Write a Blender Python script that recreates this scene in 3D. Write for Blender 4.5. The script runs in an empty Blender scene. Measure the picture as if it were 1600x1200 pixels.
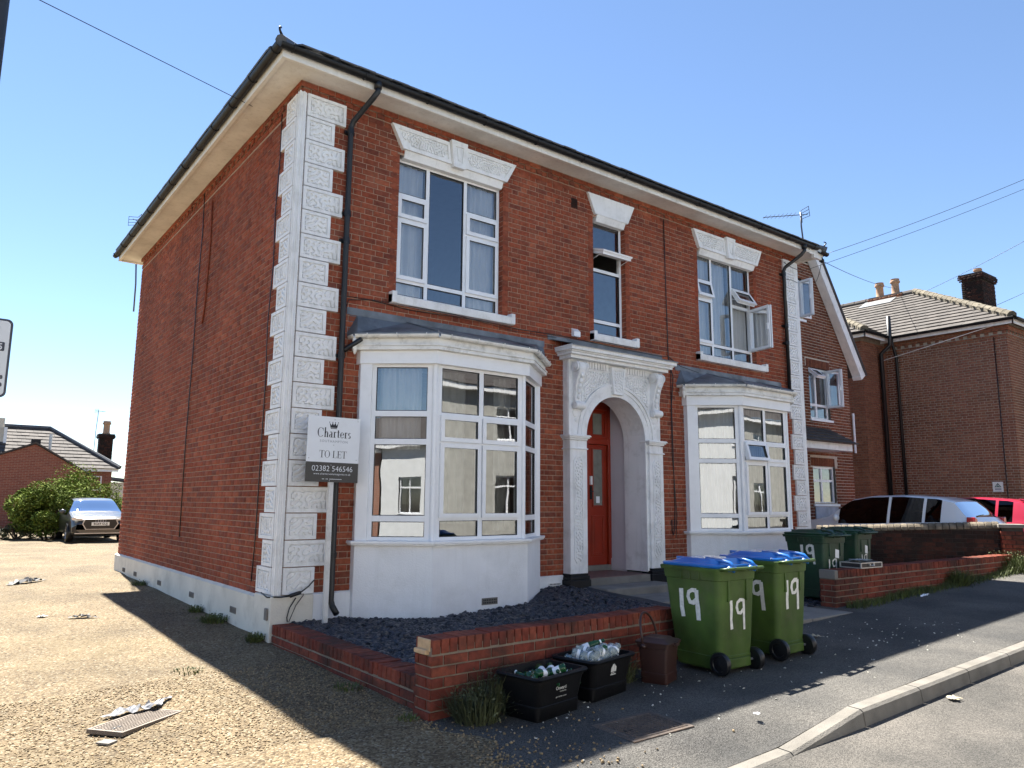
import bpy, math, random
import numpy as np
from mathutils import Vector, Matrix

random.seed(7)
RNG = np.random.default_rng(11)
scene = bpy.context.scene
COL = scene.collection
R = math.radians

# ---------------------------------------------------------------- camera
CAM = np.array([-3.14734, -8.35848, 1.57258])
YAW, PITCH, ROLL, FPX = 0.6555515, 0.1559178, 0.0066744, 1170.217
def _axes():
    cy, sy, cp, sp = math.cos(YAW), math.sin(YAW), math.cos(PITCH), math.sin(PITCH)
    f = np.array([sy*cp, cy*cp, sp]); r = np.array([cy, -sy, 0.0]); u = np.cross(r, f)
    cr, sr = math.cos(ROLL), math.sin(ROLL)
    return r*cr+u*sr, u*cr-r*sr, f
RIGHT, UP, FWD = _axes()
cam = bpy.data.cameras.new('camera')
cam.sensor_fit = 'HORIZONTAL'; cam.sensor_width = 36.0; cam.lens = FPX/1600*36
cam.clip_start = 0.05; cam.clip_end = 3000
camo = bpy.data.objects.new('camera', cam); COL.objects.link(camo)
mw = Matrix.Identity(4)
for i in range(3):
    mw[i][0] = RIGHT[i]; mw[i][1] = UP[i]; mw[i][2] = -FWD[i]; mw[i][3] = CAM[i]
camo.matrix_world = mw
scene.camera = camo
def at(u, v, ax, val):
    """point of the plane axis=val that a photo pixel looks at (used to measure the place)"""
    d = RIGHT*((u-800)/FPX) - UP*((v-600)/FPX) + FWD
    return Vector(CAM + d*((val-CAM[ax])/d[ax]))
def atd(u, v, dist):
    d = RIGHT*((u-800)/FPX) - UP*((v-600)/FPX) + FWD
    return Vector(CAM + d*dist)

# ---------------------------------------------------------------- sky, sun, exposure
SUN_EL, SUN_AZ = 57.95, 4.9
world = bpy.data.worlds.new('World'); scene.world = world; world.use_nodes = True
nt = world.node_tree
sky = nt.nodes.new('ShaderNodeTexSky'); sky.sky_type = 'NISHITA'; sky.sun_disc = False
sky.sun_elevation = R(SUN_EL); sky.sun_rotation = R(SUN_AZ)
sky.altitude = 0; sky.air_density = 0.9; sky.dust_density = 0.0; sky.ozone_density = 3.0
bg = nt.nodes['Background']; bg.inputs['Strength'].default_value = 0.051
nt.links.new(sky.outputs[0], bg.inputs[0])
sun = bpy.data.lights.new('sun', 'SUN'); sun.energy = 4.9; sun.angle = R(0.53); sun.color = (1.0, 0.95, 0.86)
suno = bpy.data.objects.new('sun', sun); COL.objects.link(suno)
sd = Vector((math.sin(R(SUN_AZ))*math.cos(R(SUN_EL)), math.cos(R(SUN_AZ))*math.cos(R(SUN_EL)), math.sin(R(SUN_EL))))
suno.rotation_euler = sd.to_track_quat('Z', 'Y').to_euler()
suno.location = (0, 0, 30)
scene.view_settings.view_transform = 'Standard'
scene.view_settings.look = 'None'
scene.view_settings.gamma = 1.0
scene.view_settings.use_curve_mapping = False
scene.view_settings.exposure = 2.1
scene.cycles.max_bounces = 8; scene.cycles.transparent_max_bounces = 16

# ---------------------------------------------------------------- helpers
V = Vector
class Fr:
    """local frame: origin, right, up, outward"""
    def __init__(s, o, u, v, n):
        s.o = V(o); s.u = V(u).normalized(); s.v = V(v).normalized(); s.n = V(n).normalized()
    def __call__(s, a, b, c=0.0):
        return s.o + s.u*a + s.v*b + s.n*c
    def at(s, a, b, c=0.0):
        return Fr(s(a, b, c), s.u, s.v, s.n)
WORLD = Fr((0, 0, 0), (1, 0, 0), (0, 0, 1), (0, -1, 0))     # facade frame: x, z, towards street

def wloc(o):
    p = V((0, 0, 0))
    while o is not None:
        p = p + V(o.location); o = o.parent
    return p

class MB:
    def __init__(s): s.v = []; s.f = []; s.m = []; s.k = []
    def add(s, vs, fs, m=0):
        b = len(s.v); s.k.append((b, len(s.f))); s.v += [tuple(x) for x in vs]
        s.f += [tuple(b+i for i in f) for f in fs]; s.m += [m]*len(fs)
    def quad(s, a, b, c, d, m=0): s.add([a, b, c, d], [(0, 1, 2, 3)], m)
    def box(s, x0, x1, y0, y1, z0, z1, m=0):
        s.add([(x0,y0,z0),(x1,y0,z0),(x1,y1,z0),(x0,y1,z0),(x0,y0,z1),(x1,y0,z1),(x1,y1,z1),(x0,y1,z1)],
              [(0,3,2,1),(4,5,6,7),(0,1,5,4),(1,2,6,5),(2,3,7,6),(3,0,4,7)], m)
    def fbox(s, F, a0, a1, b0, b1, c0, c1, m=0):
        s.add([F(a0,b0,c0),F(a1,b0,c0),F(a1,b1,c0),F(a0,b1,c0),F(a0,b0,c1),F(a1,b0,c1),F(a1,b1,c1),F(a0,b1,c1)],
              [(0,3,2,1),(4,5,6,7),(0,1,5,4),(1,2,6,5),(2,3,7,6),(3,0,4,7)], m)
    def prism(s, F, pts, c0, c1, m=0):
        n = len(pts)
        s.add([F(a, b, c0) for a, b in pts]+[F(a, b, c1) for a, b in pts],
              [tuple(reversed(range(n))), tuple(range(n, 2*n))]+[(i, (i+1) % n, n+(i+1) % n, n+i) for i in range(n)], m)
    def ring(s, F, outer, inner, c0, c1, m=0):
        n = len(outer)
        vs = [F(a,b,c1) for a,b in outer]+[F(a,b,c1) for a,b in inner]+[F(a,b,c0) for a,b in outer]+[F(a,b,c0) for a,b in inner]
        fs = []
        for i in range(n):
            j = (i+1) % n
            fs += [(i, j, n+j, n+i), (2*n+i, 2*n+j, j, i), (n+i, n+j, 3*n+j, 3*n+i)]
        s.add(vs, fs, m)
    def frame(s, F, a0, a1, b0, b1, w, c0, c1, m=0):
        s.ring(F, [(a0,b0),(a1,b0),(a1,b1),(a0,b1)], [(a0+w,b0+w),(a1-w,b0+w),(a1-w,b1-w),(a0+w,b1-w)], c0, c1, m)
    def tube(s, pts, r, n=8, m=0, cap=True):
        pts = [V(p) for p in pts]; k = len(pts); rings = []
        rr = r if isinstance(r, (list, tuple)) else [r]*k
        prev = None
        for i, p in enumerate(pts):
            d = (pts[min(i+1, k-1)]-pts[max(i-1, 0)]).normalized()
            if prev is None:
                a = d.orthogonal().normalized()
            else:
                a = prev - d*prev.dot(d)
                a = a.normalized() if a.length > 1e-6 else d.orthogonal().normalized()
            prev = a; b = d.cross(a)
            rings.append([p+(a*math.cos(2*math.pi*j/n)+b*math.sin(2*math.pi*j/n))*rr[i] for j in range(n)])
        vs = [q for ri in rings for q in ri]
        fs = [(i*n+j, i*n+(j+1) % n, (i+1)*n+(j+1) % n, (i+1)*n+j) for i in range(k-1) for j in range(n)]
        if cap: fs += [tuple(reversed(range(n))), tuple(range((k-1)*n, k*n))]
        s.add(vs, fs, m)
    def lathe(s, prof, n=16, o=(0, 0, 0), ax=None, m=0):
        o = V(o); z = V(ax or (0, 0, 1)).normalized(); x = z.orthogonal().normalized(); y = z.cross(x)
        vs = [o+z*h+(x*math.cos(2*math.pi*j/n)+y*math.sin(2*math.pi*j/n))*r for r, h in prof for j in range(n)]
        k = len(prof)
        fs = [(i*n+j, i*n+(j+1) % n, (i+1)*n+(j+1) % n, (i+1)*n+j) for i in range(k-1) for j in range(n)]
        s.add(vs, fs, m)
    def sphere(s, c, rx, ry=None, rz=None, n=10, k=6, m=0):
        ry = ry or rx; rz = rz or rx; c = V(c)
        vs = []; fs = []
        for i in range(k+1):
            t = math.pi*i/k
            for j in range(n):
                p = 2*math.pi*j/n
                vs.append(c+V((rx*math.sin(t)*math.cos(p), ry*math.sin(t)*math.sin(p), rz*math.cos(t))))
        for i in range(k):
            for j in range(n): fs.append((i*n+j, (i+1)*n+j, (i+1)*n+(j+1) % n, i*n+(j+1) % n))
        s.add(vs, fs, m)
    def build(s, name, mats, parent=None, smooth=False, bevel=0.0, seg=2, kind=None, world=True, angle=None, split=False):
        if split and len(s.k) > 1:
            ends = s.k[1:]+[(len(s.v), len(s.f))]; out = []
            for (v0, f0), (v1, f1) in zip(s.k, ends):
                q = MB(); q.v = s.v[v0:v1]; q.f = [tuple(i-v0 for i in f) for f in s.f[f0:f1]]; q.m = s.m[f0:f1]; q.k = [(0, 0)]
                out.append(q.build(name, mats, parent, smooth, bevel, seg, kind, world, angle))
            return out[0]
        off = wloc(parent) if (parent is not None and world) else V((0, 0, 0))
        me = bpy.data.meshes.new(name)
        me.from_pydata([(x-off[0], y-off[1], z-off[2]) for x, y, z in s.v], [], s.f)
        if not isinstance(mats, (list, tuple)): mats = [mats]
        for mt in mats: me.materials.append(mt)
        if len(mats) > 1: me.polygons.foreach_set('material_index', s.m)
        if smooth or angle:
            me.polygons.foreach_set('use_smooth', [True]*len(s.f))
            if angle: me.set_sharp_from_angle(angle=R(angle))
        me.validate(); me.update()
        ob = bpy.data.objects.new(name, me); COL.objects.link(ob)
        if parent is not None: ob.parent = parent
        if kind: ob['kind'] = kind
        if bevel:
            bm = ob.modifiers.new('bevel', 'BEVEL'); bm.width = bevel; bm.segments = seg; bm.limit_method = 'ANGLE'; bm.angle_limit = R(40)
        return ob

def npmesh(name, verts, faces, mat, parent=None, kind=None, smooth=False):
    off = wloc(parent) if parent is not None else V((0, 0, 0))
    verts = np.asarray(verts, dtype=np.float32) - np.array(off, dtype=np.float32)
    faces = np.asarray(faces, dtype=np.int32); k = faces.shape[1]
    me = bpy.data.meshes.new(name)
    me.vertices.add(len(verts)); me.vertices.foreach_set('co', verts.ravel())
    me.loops.add(faces.size); me.loops.foreach_set('vertex_index', faces.ravel())
    me.polygons.add(len(faces)); me.polygons.foreach_set('loop_start', np.arange(0, faces.size, k, dtype=np.int32))
    try: me.polygons.foreach_set('loop_total', np.full(len(faces), k, dtype=np.int32))
    except Exception: pass
    if smooth: me.polygons.foreach_set('use_smooth', [True]*len(faces))
    me.materials.append(mat); me.update(calc_edges=True); me.validate()
    ob = bpy.data.objects.new(name, me); COL.objects.link(ob)
    if parent is not None: ob.parent = parent
    if kind: ob['kind'] = kind
    return ob

def thing(name, label, cat, loc=(0, 0, 0), group=None, rz=0.0):
    o = bpy.data.objects.new(name, None); COL.objects.link(o)
    o.empty_display_size = 0.2; o.location = loc; o.rotation_euler = (0, 0, rz)
    return tag(o, label, cat, group)
def tag(o, label, cat, group=None):
    o['label'] = label; o['category'] = cat
    if group: o['group'] = group
    return o
def struct(o): o['kind'] = 'structure'; return o
CHILD = {}
def kids(o):
    return [c for c in ALLOBJ if c.parent is o]
def dup(root, loc, rz=None, label=None, group=None, rot=None):
    src = list(COL.objects)
    r = root.copy(); COL.objects.link(r); r.location = loc
    if rot is not None: r.rotation_euler = rot
    elif rz is not None: r.rotation_euler = (0, 0, rz)
    if label: r['label'] = label
    if group: r['group'] = group
    for ch in root.children:
        c = ch.copy(); COL.objects.link(c); c.parent = r
        for g in ch.children:
            d = g.copy(); COL.objects.link(d); d.parent = c
    return r

# ---------------------------------------------------------------- materials
def M(name, col, rough=0.6, var=0.12, scale=6.0, bump=0.0, bscale=60.0, metal=0.0, spec=0.5, col2=None, dirt=None, coat=0.0, island=0.0, streak=None):
    """procedural principled material: base colour broken up by two noises, fine bump, optional dirt patches (colour, amount, scale)"""
    m = bpy.data.materials.new(name); m.use_nodes = True
    t = m.node_tree; N = t.nodes; L = t.links
    b = N['Principled BSDF']; b.inputs['Roughness'].default_value = rough; b.inputs['Metallic'].default_value = metal
    b.inputs['Specular IOR Level'].default_value = spec
    if coat: b.inputs['Coat Weight'].default_value = coat; b.inputs['Coat Roughness'].default_value = 0.06
    tc = N.new('ShaderNodeTexCoord')
    n1 = N.new('ShaderNodeTexNoise'); n1.inputs['Scale'].default_value = scale; n1.inputs['Detail'].default_value = 6
    L.new(tc.outputs['Object'], n1.inputs['Vector'])
    rmp = N.new('ShaderNodeValToRGB')
    c2 = col2 or tuple(c*(1-var*2) for c in col); c1 = tuple(min(1, c*(1+var)) for c in col)
    rmp.color_ramp.elements[0].position = 0.3; rmp.color_ramp.elements[1].position = 0.7
    rmp.color_ramp.elements[0].color = (*c2, 1); rmp.color_ramp.elements[1].color = (*c1, 1)
    L.new(n1.outputs['Fac'], rmp.inputs['Fac']); out = rmp.outputs['Color']
    if island:
        g = N.new('ShaderNodeNewGeometry'); oi = N.new('ShaderNodeObjectInfo')
        ad = N.new('ShaderNodeMath'); ad.operation = 'ADD'; fr = N.new('ShaderNodeMath'); fr.operation = 'FRACT'
        L.new(g.outputs['Random Per Island'], ad.inputs[0]); L.new(oi.outputs['Random'], ad.inputs[1]); L.new(ad.outputs[0], fr.inputs[0])
        mr = N.new('ShaderNodeMapRange'); mr.inputs['To Min'].default_value = 1-island; mr.inputs['To Max'].default_value = 1+island
        L.new(fr.outputs[0], mr.inputs['Value'])
        mx = N.new('ShaderNodeMix'); mx.data_type = 'RGBA'; mx.blend_type = 'MULTIPLY'; mx.inputs[0].default_value = 1
        L.new(out, mx.inputs[6]); L.new(mr.outputs[0], mx.inputs[7]); out = mx.outputs[2]
    if dirt:
        dc, da, ds = dirt
        n3 = N.new('ShaderNodeTexNoise'); n3.inputs['Scale'].default_value = ds; n3.inputs['Detail'].default_value = 8; n3.inputs['Roughness'].default_value = 0.65
        L.new(tc.outputs['Object'], n3.inputs['Vector'])
        r3 = N.new('ShaderNodeMapRange'); r3.inputs['From Min'].default_value = 0.5; r3.inputs['From Max'].default_value = 0.72; r3.inputs['To Max'].default_value = da
        L.new(n3.outputs['Fac'], r3.inputs['Value'])
        mx = N.new('ShaderNodeMix'); mx.data_type = 'RGBA'; L.new(r3.outputs[0], mx.inputs[0]); L.new(out, mx.inputs[6]); mx.inputs[7].default_value = (*dc, 1); out = mx.outputs[2]
    if streak:
        mp = N.new('ShaderNodeMapping'); mp.inputs['Scale'].default_value = (16, 16, 1.1); L.new(tc.outputs['Object'], mp.inputs[0])
        n4 = N.new('ShaderNodeTexNoise'); n4.inputs['Scale'].default_value = 1; n4.inputs['Detail'].default_value = 7; n4.inputs['Roughness'].default_value = .62; L.new(mp.outputs[0], n4.inputs['Vector'])
        r4 = N.new('ShaderNodeMapRange'); r4.inputs['From Min'].default_value = .52; r4.inputs['From Max'].default_value = .74; r4.inputs['To Max'].default_value = streak[1]; L.new(n4.outputs['Fac'], r4.inputs['Value'])
        mx = N.new('ShaderNodeMix'); mx.data_type = 'RGBA'; L.new(r4.outputs[0], mx.inputs[0]); L.new(out, mx.inputs[6]); mx.inputs[7].default_value = (*streak[0], 1); out = mx.outputs[2]
    L.new(out, b.inputs['Base Color'])
    if bump:
        n2 = N.new('ShaderNodeTexNoise'); n2.inputs['Scale'].default_value = bscale; n2.inputs['Detail'].default_value = 5
        L.new(tc.outputs['Object'], n2.inputs['Vector'])
        bp = N.new('ShaderNodeBump'); bp.inputs['Strength'].default_value = bump; bp.inputs['Distance'].default_value = 0.01
        L.new(n2.outputs['Fac'], bp.inputs['Height']); L.new(bp.outputs[0], b.inputs['Normal'])
    return m

def brick_mat(name, palette, rough=0.85, soot=None):
    m = bpy.data.materials.new(name); m.use_nodes = True
    t = m.node_tree; N = t.nodes; L = t.links; b = N['Principled BSDF']; b.inputs['Roughness'].default_value = rough
    b.inputs['Specular IOR Level'].default_value = 0.12
    g = N.new('ShaderNodeNewGeometry'); oi = N.new('ShaderNodeObjectInfo')
    ad = N.new('ShaderNodeMath'); ad.operation = 'ADD'; fr = N.new('ShaderNodeMath'); fr.operation = 'FRACT'
    L.new(g.outputs['Random Per Island'], ad.inputs[0]); L.new(oi.outputs['Random'], ad.inputs[1]); L.new(ad.outputs[0], fr.inputs[0])
    rp = N.new('ShaderNodeValToRGB'); cr = rp.color_ramp
    for i, c in enumerate(palette):
        e = cr.elements[i] if i < 2 else cr.elements.new(0.5)
        e.color = (*c, 1)
    for i, e in enumerate(sorted(cr.elements, key=lambda q: q.position)): pass
    k = len(palette)
    for i in range(k): cr.elements[i].position = i/(k-1)
    L.new(fr.outputs[0], rp.inputs['Fac'])
    n = N.new('ShaderNodeTexNoise'); n.inputs['Scale'].default_value = 22; n.inputs['Detail'].default_value = 8
    L.new(g.outputs['Position'], n.inputs['Vector'])
    mr = N.new('ShaderNodeMapRange'); mr.inputs['From Min'].default_value = 0.3; mr.inputs['From Max'].default_value = 0.7; mr.inputs['To Min'].default_value = 0.7; mr.inputs['To Max'].default_value = 1.2
    L.new(n.outputs['Fac'], mr.inputs['Value'])
    mx = N.new('ShaderNodeMix'); mx.data_type = 'RGBA'; mx.blend_type = 'MULTIPLY'; mx.inputs[0].default_value = 1
    L.new(rp.outputs[0], mx.inputs[6]); L.new(mr.outputs[0], mx.inputs[7])
    n3 = N.new('ShaderNodeTexNoise'); n3.inputs['Scale'].default_value = 0.7; n3.inputs['Detail'].default_value = 5
    L.new(g.outputs['Position'], n3.inputs['Vector'])
    mr3 = N.new('ShaderNodeMapRange'); mr3.inputs['From Min'].default_value = 0.35; mr3.inputs['From Max'].default_value = 0.68; mr3.inputs['To Min'].default_value = 0.80; mr3.inputs['To Max'].default_value = 1.14
    L.new(n3.outputs['Fac'], mr3.inputs['Value'])
    mx2 = N.new('ShaderNodeMix'); mx2.data_type = 'RGBA'; mx2.blend_type = 'MULTIPLY'; mx2.inputs[0].default_value = 1
    L.new(mx.outputs[2], mx2.inputs[6]); L.new(mr3.outputs[0], mx2.inputs[7]); out = mx2.outputs[2]
    if soot:
        n4 = N.new('ShaderNodeTexNoise'); n4.inputs['Scale'].default_value = soot[2]; n4.inputs['Detail'].default_value = 9; n4.inputs['Roughness'].default_value = 0.7
        L.new(g.outputs['Position'], n4.inputs['Vector'])
        r4 = N.new('ShaderNodeMapRange'); r4.inputs['From Min'].default_value = 0.45; r4.inputs['From Max'].default_value = 0.62; r4.inputs['To Max'].default_value = soot[1]
        L.new(n4.outputs['Fac'], r4.inputs['Value'])
        mx3 = N.new('ShaderNodeMix'); mx3.data_type = 'RGBA'; L.new(r4.outputs[0], mx3.inputs[0]); L.new(out, mx3.inputs[6]); mx3.inputs[7].default_value = (*soot[0], 1); out = mx3.outputs[2]
    L.new(out, b.inputs['Base Color'])
    n2 = N.new('ShaderNodeTexNoise'); n2.inputs['Scale'].default_value = 90; n2.inputs['Detail'].default_value = 4
    L.new(g.outputs['Position'], n2.inputs['Vector'])
    bp = N.new('ShaderNodeBump'); bp.inputs['Strength'].default_value = 0.5; bp.inputs['Distance'].default_value = 0.004
    L.new(n2.outputs['Fac'], bp.inputs['Height']); L.new(bp.outputs[0], b.inputs['Normal'])
    return m

def glass_mat(name, tint=(0.95, 0.97, 0.97), ior=2.7, rough=0.0):
    m = bpy.data.materials.new(name); m.use_nodes = True
    t = m.node_tree; N = t.nodes; L = t.links; N.remove(N['Principled BSDF'])
    tr = N.new('ShaderNodeBsdfTransparent'); tr.inputs[0].default_value = (*tint, 1)
    gl = N.new('ShaderNodeBsdfGlossy'); gl.inputs['Roughness'].default_value = rough; gl.inputs[0].default_value = (0.95, 0.97, 1, 1)
    fz = N.new('ShaderNodeFresnel'); fz.inputs[0].default_value = ior
    nz = N.new('ShaderNodeTexNoise'); nz.inputs['Scale'].default_value = 1.3; nz.inputs['Detail'].default_value = 2
    tc = N.new('ShaderNodeTexCoord'); L.new(tc.outputs['Object'], nz.inputs['Vector'])
    bp = N.new('ShaderNodeBump'); bp.inputs['Strength'].default_value = 0.03; bp.inputs['Distance'].default_value = 0.05
    L.new(nz.outputs['Fac'], bp.inputs['Height']); L.new(bp.outputs[0], gl.inputs['Normal'])
    mx = N.new('ShaderNodeMixShader'); L.new(fz.outputs[0], mx.inputs[0]); L.new(tr.outputs[0], mx.inputs[1]); L.new(gl.outputs[0], mx.inputs[2])
    L.new(mx.outputs[0], N['Material Output'].inputs[0])
    return m

WHITE = M('white_masonry_paint', (0.84, 0.84, 0.83), 0.55, 0.03, 3, 0.25, 80, dirt=((0.40, 0.39, 0.35), 0.45, 3.5), streak=((.42, .41, .38), .26))
STUCCO = M('white_stucco_render', (0.84, 0.845, 0.85), 0.75, 0.035, 2, 0.35, 60, dirt=((0.5, 0.5, 0.47), 0.35, 1.6), streak=((.5, .5, .48), .14))
CREAMP = M('cream_plinth_paint', (0.70, 0.66, 0.57), 0.8, 0.06, 2, 0.4, 50, dirt=((0.35, 0.32, 0.26), 0.45, 2.2))
SOFFIT = M('cream_soffit_paint', (0.80, 0.775, 0.725), 0.7, 0.06, 2.5, 0.2, 30, dirt=((0.45, 0.42, 0.37), 0.45, 2.0), streak=((.4, .37, .33), .3))
UPVC = M('white_upvc', (0.85, 0.86, 0.87), 0.3, 0.015, 3, dirt=((0.62, 0.62, 0.6), 0.25, 5))
UPVCG = M('weathered_white_upvc', (0.80, 0.79, 0.75), 0.4, 0.05, 4, dirt=((0.33, 0.32, 0.28), 0.7, 6))
GASKET = M('black_rubber_gasket', (0.02, 0.02, 0.022), 0.6, 0.1)
BLACKP = M('black_plastic', (0.007, 0.0075, 0.009), 0.42, 0.12, 5, 0.1, 40)
BLACKG = M('black_painted_gutter', (0.007, 0.0075, 0.009), 0.5, 0.2, 4, 0.2, 30, spec=.35)
LEAD = M('weathered_lead_sheet', (0.16, 0.18, 0.20), 0.5, 0.25, 3.5, 0.3, 14, metal=0.35, dirt=((0.33, 0.35, 0.37), 0.6, 2.5))
MORTAR = M('lime_mortar', (0.40, 0.27, 0.19), 0.95, 0.12, 12, 0.6, 120)
MORTARG = M('garden_wall_mortar', (0.23, 0.185, 0.14), 0.95, 0.12, 12, 0.6, 120)
MORTARD = M('sooty_mortar', (0.05, 0.042, 0.036), 0.95, 0.2, 6, 0.6, 120)
BRICK = brick_mat('red_house_brick', [(0.29, 0.069, 0.035), (0.325, 0.083, 0.041), (0.26, 0.063, 0.034), (0.355, 0.10, 0.051), (0.20, 0.056, 0.035), (0.305, 0.073, 0.036), (0.28, 0.077, 0.041), (0.185, 0.053, 0.035)], soot=((0.40, .23, .16), .12, 4.5))
BRICKG = brick_mat('red_garden_wall_brick', [(0.20, 0.048, 0.03), (0.23, 0.058, 0.035), (0.165, 0.042, 0.03), (0.25, 0.07, 0.042), (0.19, 0.046, 0.031)], soot=((0.045, 0.032, 0.027), 0.8, 2.2))
BRICKD = brick_mat('blackened_wall_brick', [(0.035, 0.018, 0.015), (0.05, 0.021, 0.016), (0.026, 0.017, 0.015), (0.075, 0.03, 0.021)], soot=((0.02, 0.018, 0.016), 0.8, 2.2))
BRICKN = brick_mat('brown_gable_brick', [(0.17, 0.062, 0.035), (0.20, 0.075, 0.04), (0.15, 0.055, 0.035), (0.22, 0.08, 0.045)])
BRICKB = brick_mat('dull_brown_brick', [(0.25, 0.11, 0.064), (0.285, 0.13, 0.076), (0.22, 0.098, 0.06), (0.31, 0.145, 0.085)], soot=((0.17, 0.06, 0.042), 0.6, 0.35))
TILE = M('grey_brown_concrete_tile', (0.068, 0.058, 0.051), 0.85, 0.15, 3, 0.5, 60, island=0.18)
TILED = M('dark_roof_tile', (0.07, 0.06, 0.055), 0.85, 0.15, 3, 0.5, 60, island=0.2)
SLATER = M('blue_grey_roof_slate', (0.085, 0.09, 0.10), 0.55, 0.15, 3, 0.4, 40, island=0.2)
GLASS = glass_mat('window_glass')
GLASSD = glass_mat('car_glass', (0.035, 0.038, 0.04), 1.42)
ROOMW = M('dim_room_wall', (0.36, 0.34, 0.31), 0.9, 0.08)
CURT = M('white_curtain_cloth', (0.88, 0.88, 0.88), 0.9, 0.05, 2, 0.2, 200)
CURTG = M('grey_curtain_cloth', (0.42, 0.42, 0.41), 0.9, 0.08, 2, 0.2, 200)
RED = M('red_gloss_door_paint', (0.29, 0.026, 0.008), 0.3, 0.08, 3, 0.05, 20)
STEELM = M('grey_metal', (0.45, 0.45, 0.46), 0.4, 0.1, 6, metal=0.8)
CONC = M('concrete', (0.20, 0.185, 0.165), 0.9, 0.12, 4, 0.5, 90, dirt=((0.16, 0.15, 0.13), 0.5, 2.5))
KERB = M('kerb_concrete', (0.165, 0.152, 0.132), 0.9, 0.15, 5, 0.6, 110, dirt=((0.17, 0.15, 0.12), 0.5, 3))

# ---------------------------------------------------------------- brickwork
def lay(F, U0, U1, V0, V1, holes=(), bond='flemish', course=0.075, L=0.225, W=0.1125, j=0.010, span=None, off=0.0, pat=None):
    """list of (F, u0, u1, v0, v1, kind) bricks of a wall face; kind 'S'/'H' for whole bricks, None for cut ones"""
    out = []; i = 0
    while True:
        v0 = V0+i*course; v1 = v0+course-j
        if v1 > V1+0.012: break
        a, b = (U0, U1) if span is None else span((v0+v1)/2)
        a = max(a, U0); b = min(b, U1)
        if bond == 'flemish':
            u = U0-off-((L+W)/2 if i % 2 else 0); k = 0
            seq = [L, W]; 
        elif bond == 'english':
            u = U0-off-(0.0 if i % 2 else W/2); k = 0
            seq = [L] if (i % 4) else [W]
        else:
            u = U0-off-(L/2 if i % 2 else 0); k = 0; seq = [L]
        while u < b:
            w = seq[k % len(seq)]; k += 1
            segs = [(u, u+w-j)]; u += w
            for (h0, h1, g0, g1) in holes:
                if min(v1, g1)-max(v0, g0) > 0.3*(v1-v0):
                    ns = []
                    for s0, s1 in segs:
                        if s1 <= h0 or s0 >= h1: ns.append((s0, s1)); continue
                        if s0 < h0: ns.append((s0, h0-0.002))
                        if s1 > h1: ns.append((h1+0.002, s1))
                    segs = ns
            for s0, s1 in segs:
                t0, t1 = max(s0, a), min(s1, b)
                if t1-t0 < 0.02: continue
                whole = abs((t1-t0)-(w-j)) < 1e-4
                out.append((F, t0, t1, v0, v1, ('S' if w > 0.15 else 'H') if whole else None))
        i += 1
    return out

_bshape = {}
def brick_shape(w, h, proud, mat, F):
    key = (round(w, 4), round(h, 4), mat.name, tuple(round(x, 3) for x in (*F.u, *F.v, *F.n)), proud)
    if key in _bshape: return _bshape[key]
    mb = MB(); e = min(0.003, proud*0.5)
    G = Fr((0, 0, 0), F.u, F.v, F.n)
    a, b = w/2, h/2
    mb.add([G(-a,-b,-0.002),G(a,-b,-0.002),G(a,b,-0.002),G(-a,b,-0.002),G(-a,-b,proud-e),G(a,-b,proud-e),G(a,b,proud-e),G(-a,b,proud-e),
            G(-a+e,-b+e,proud),G(a-e,-b+e,proud),G(a-e,b-e,proud),G(-a+e,b-e,proud)],
           [(0,1,5,4),(1,2,6,5),(2,3,7,6),(3,0,4,7),(4,5,9,8),(5,6,10,9),(6,7,11,10),(7,4,8,11),(8,9,10,11)])
    me = bpy.data.meshes.new('brick'); me.from_pydata(mb.v, [], mb.f); me.materials.append(mat); me.update()
    _bshape[key] = me
    return me

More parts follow.
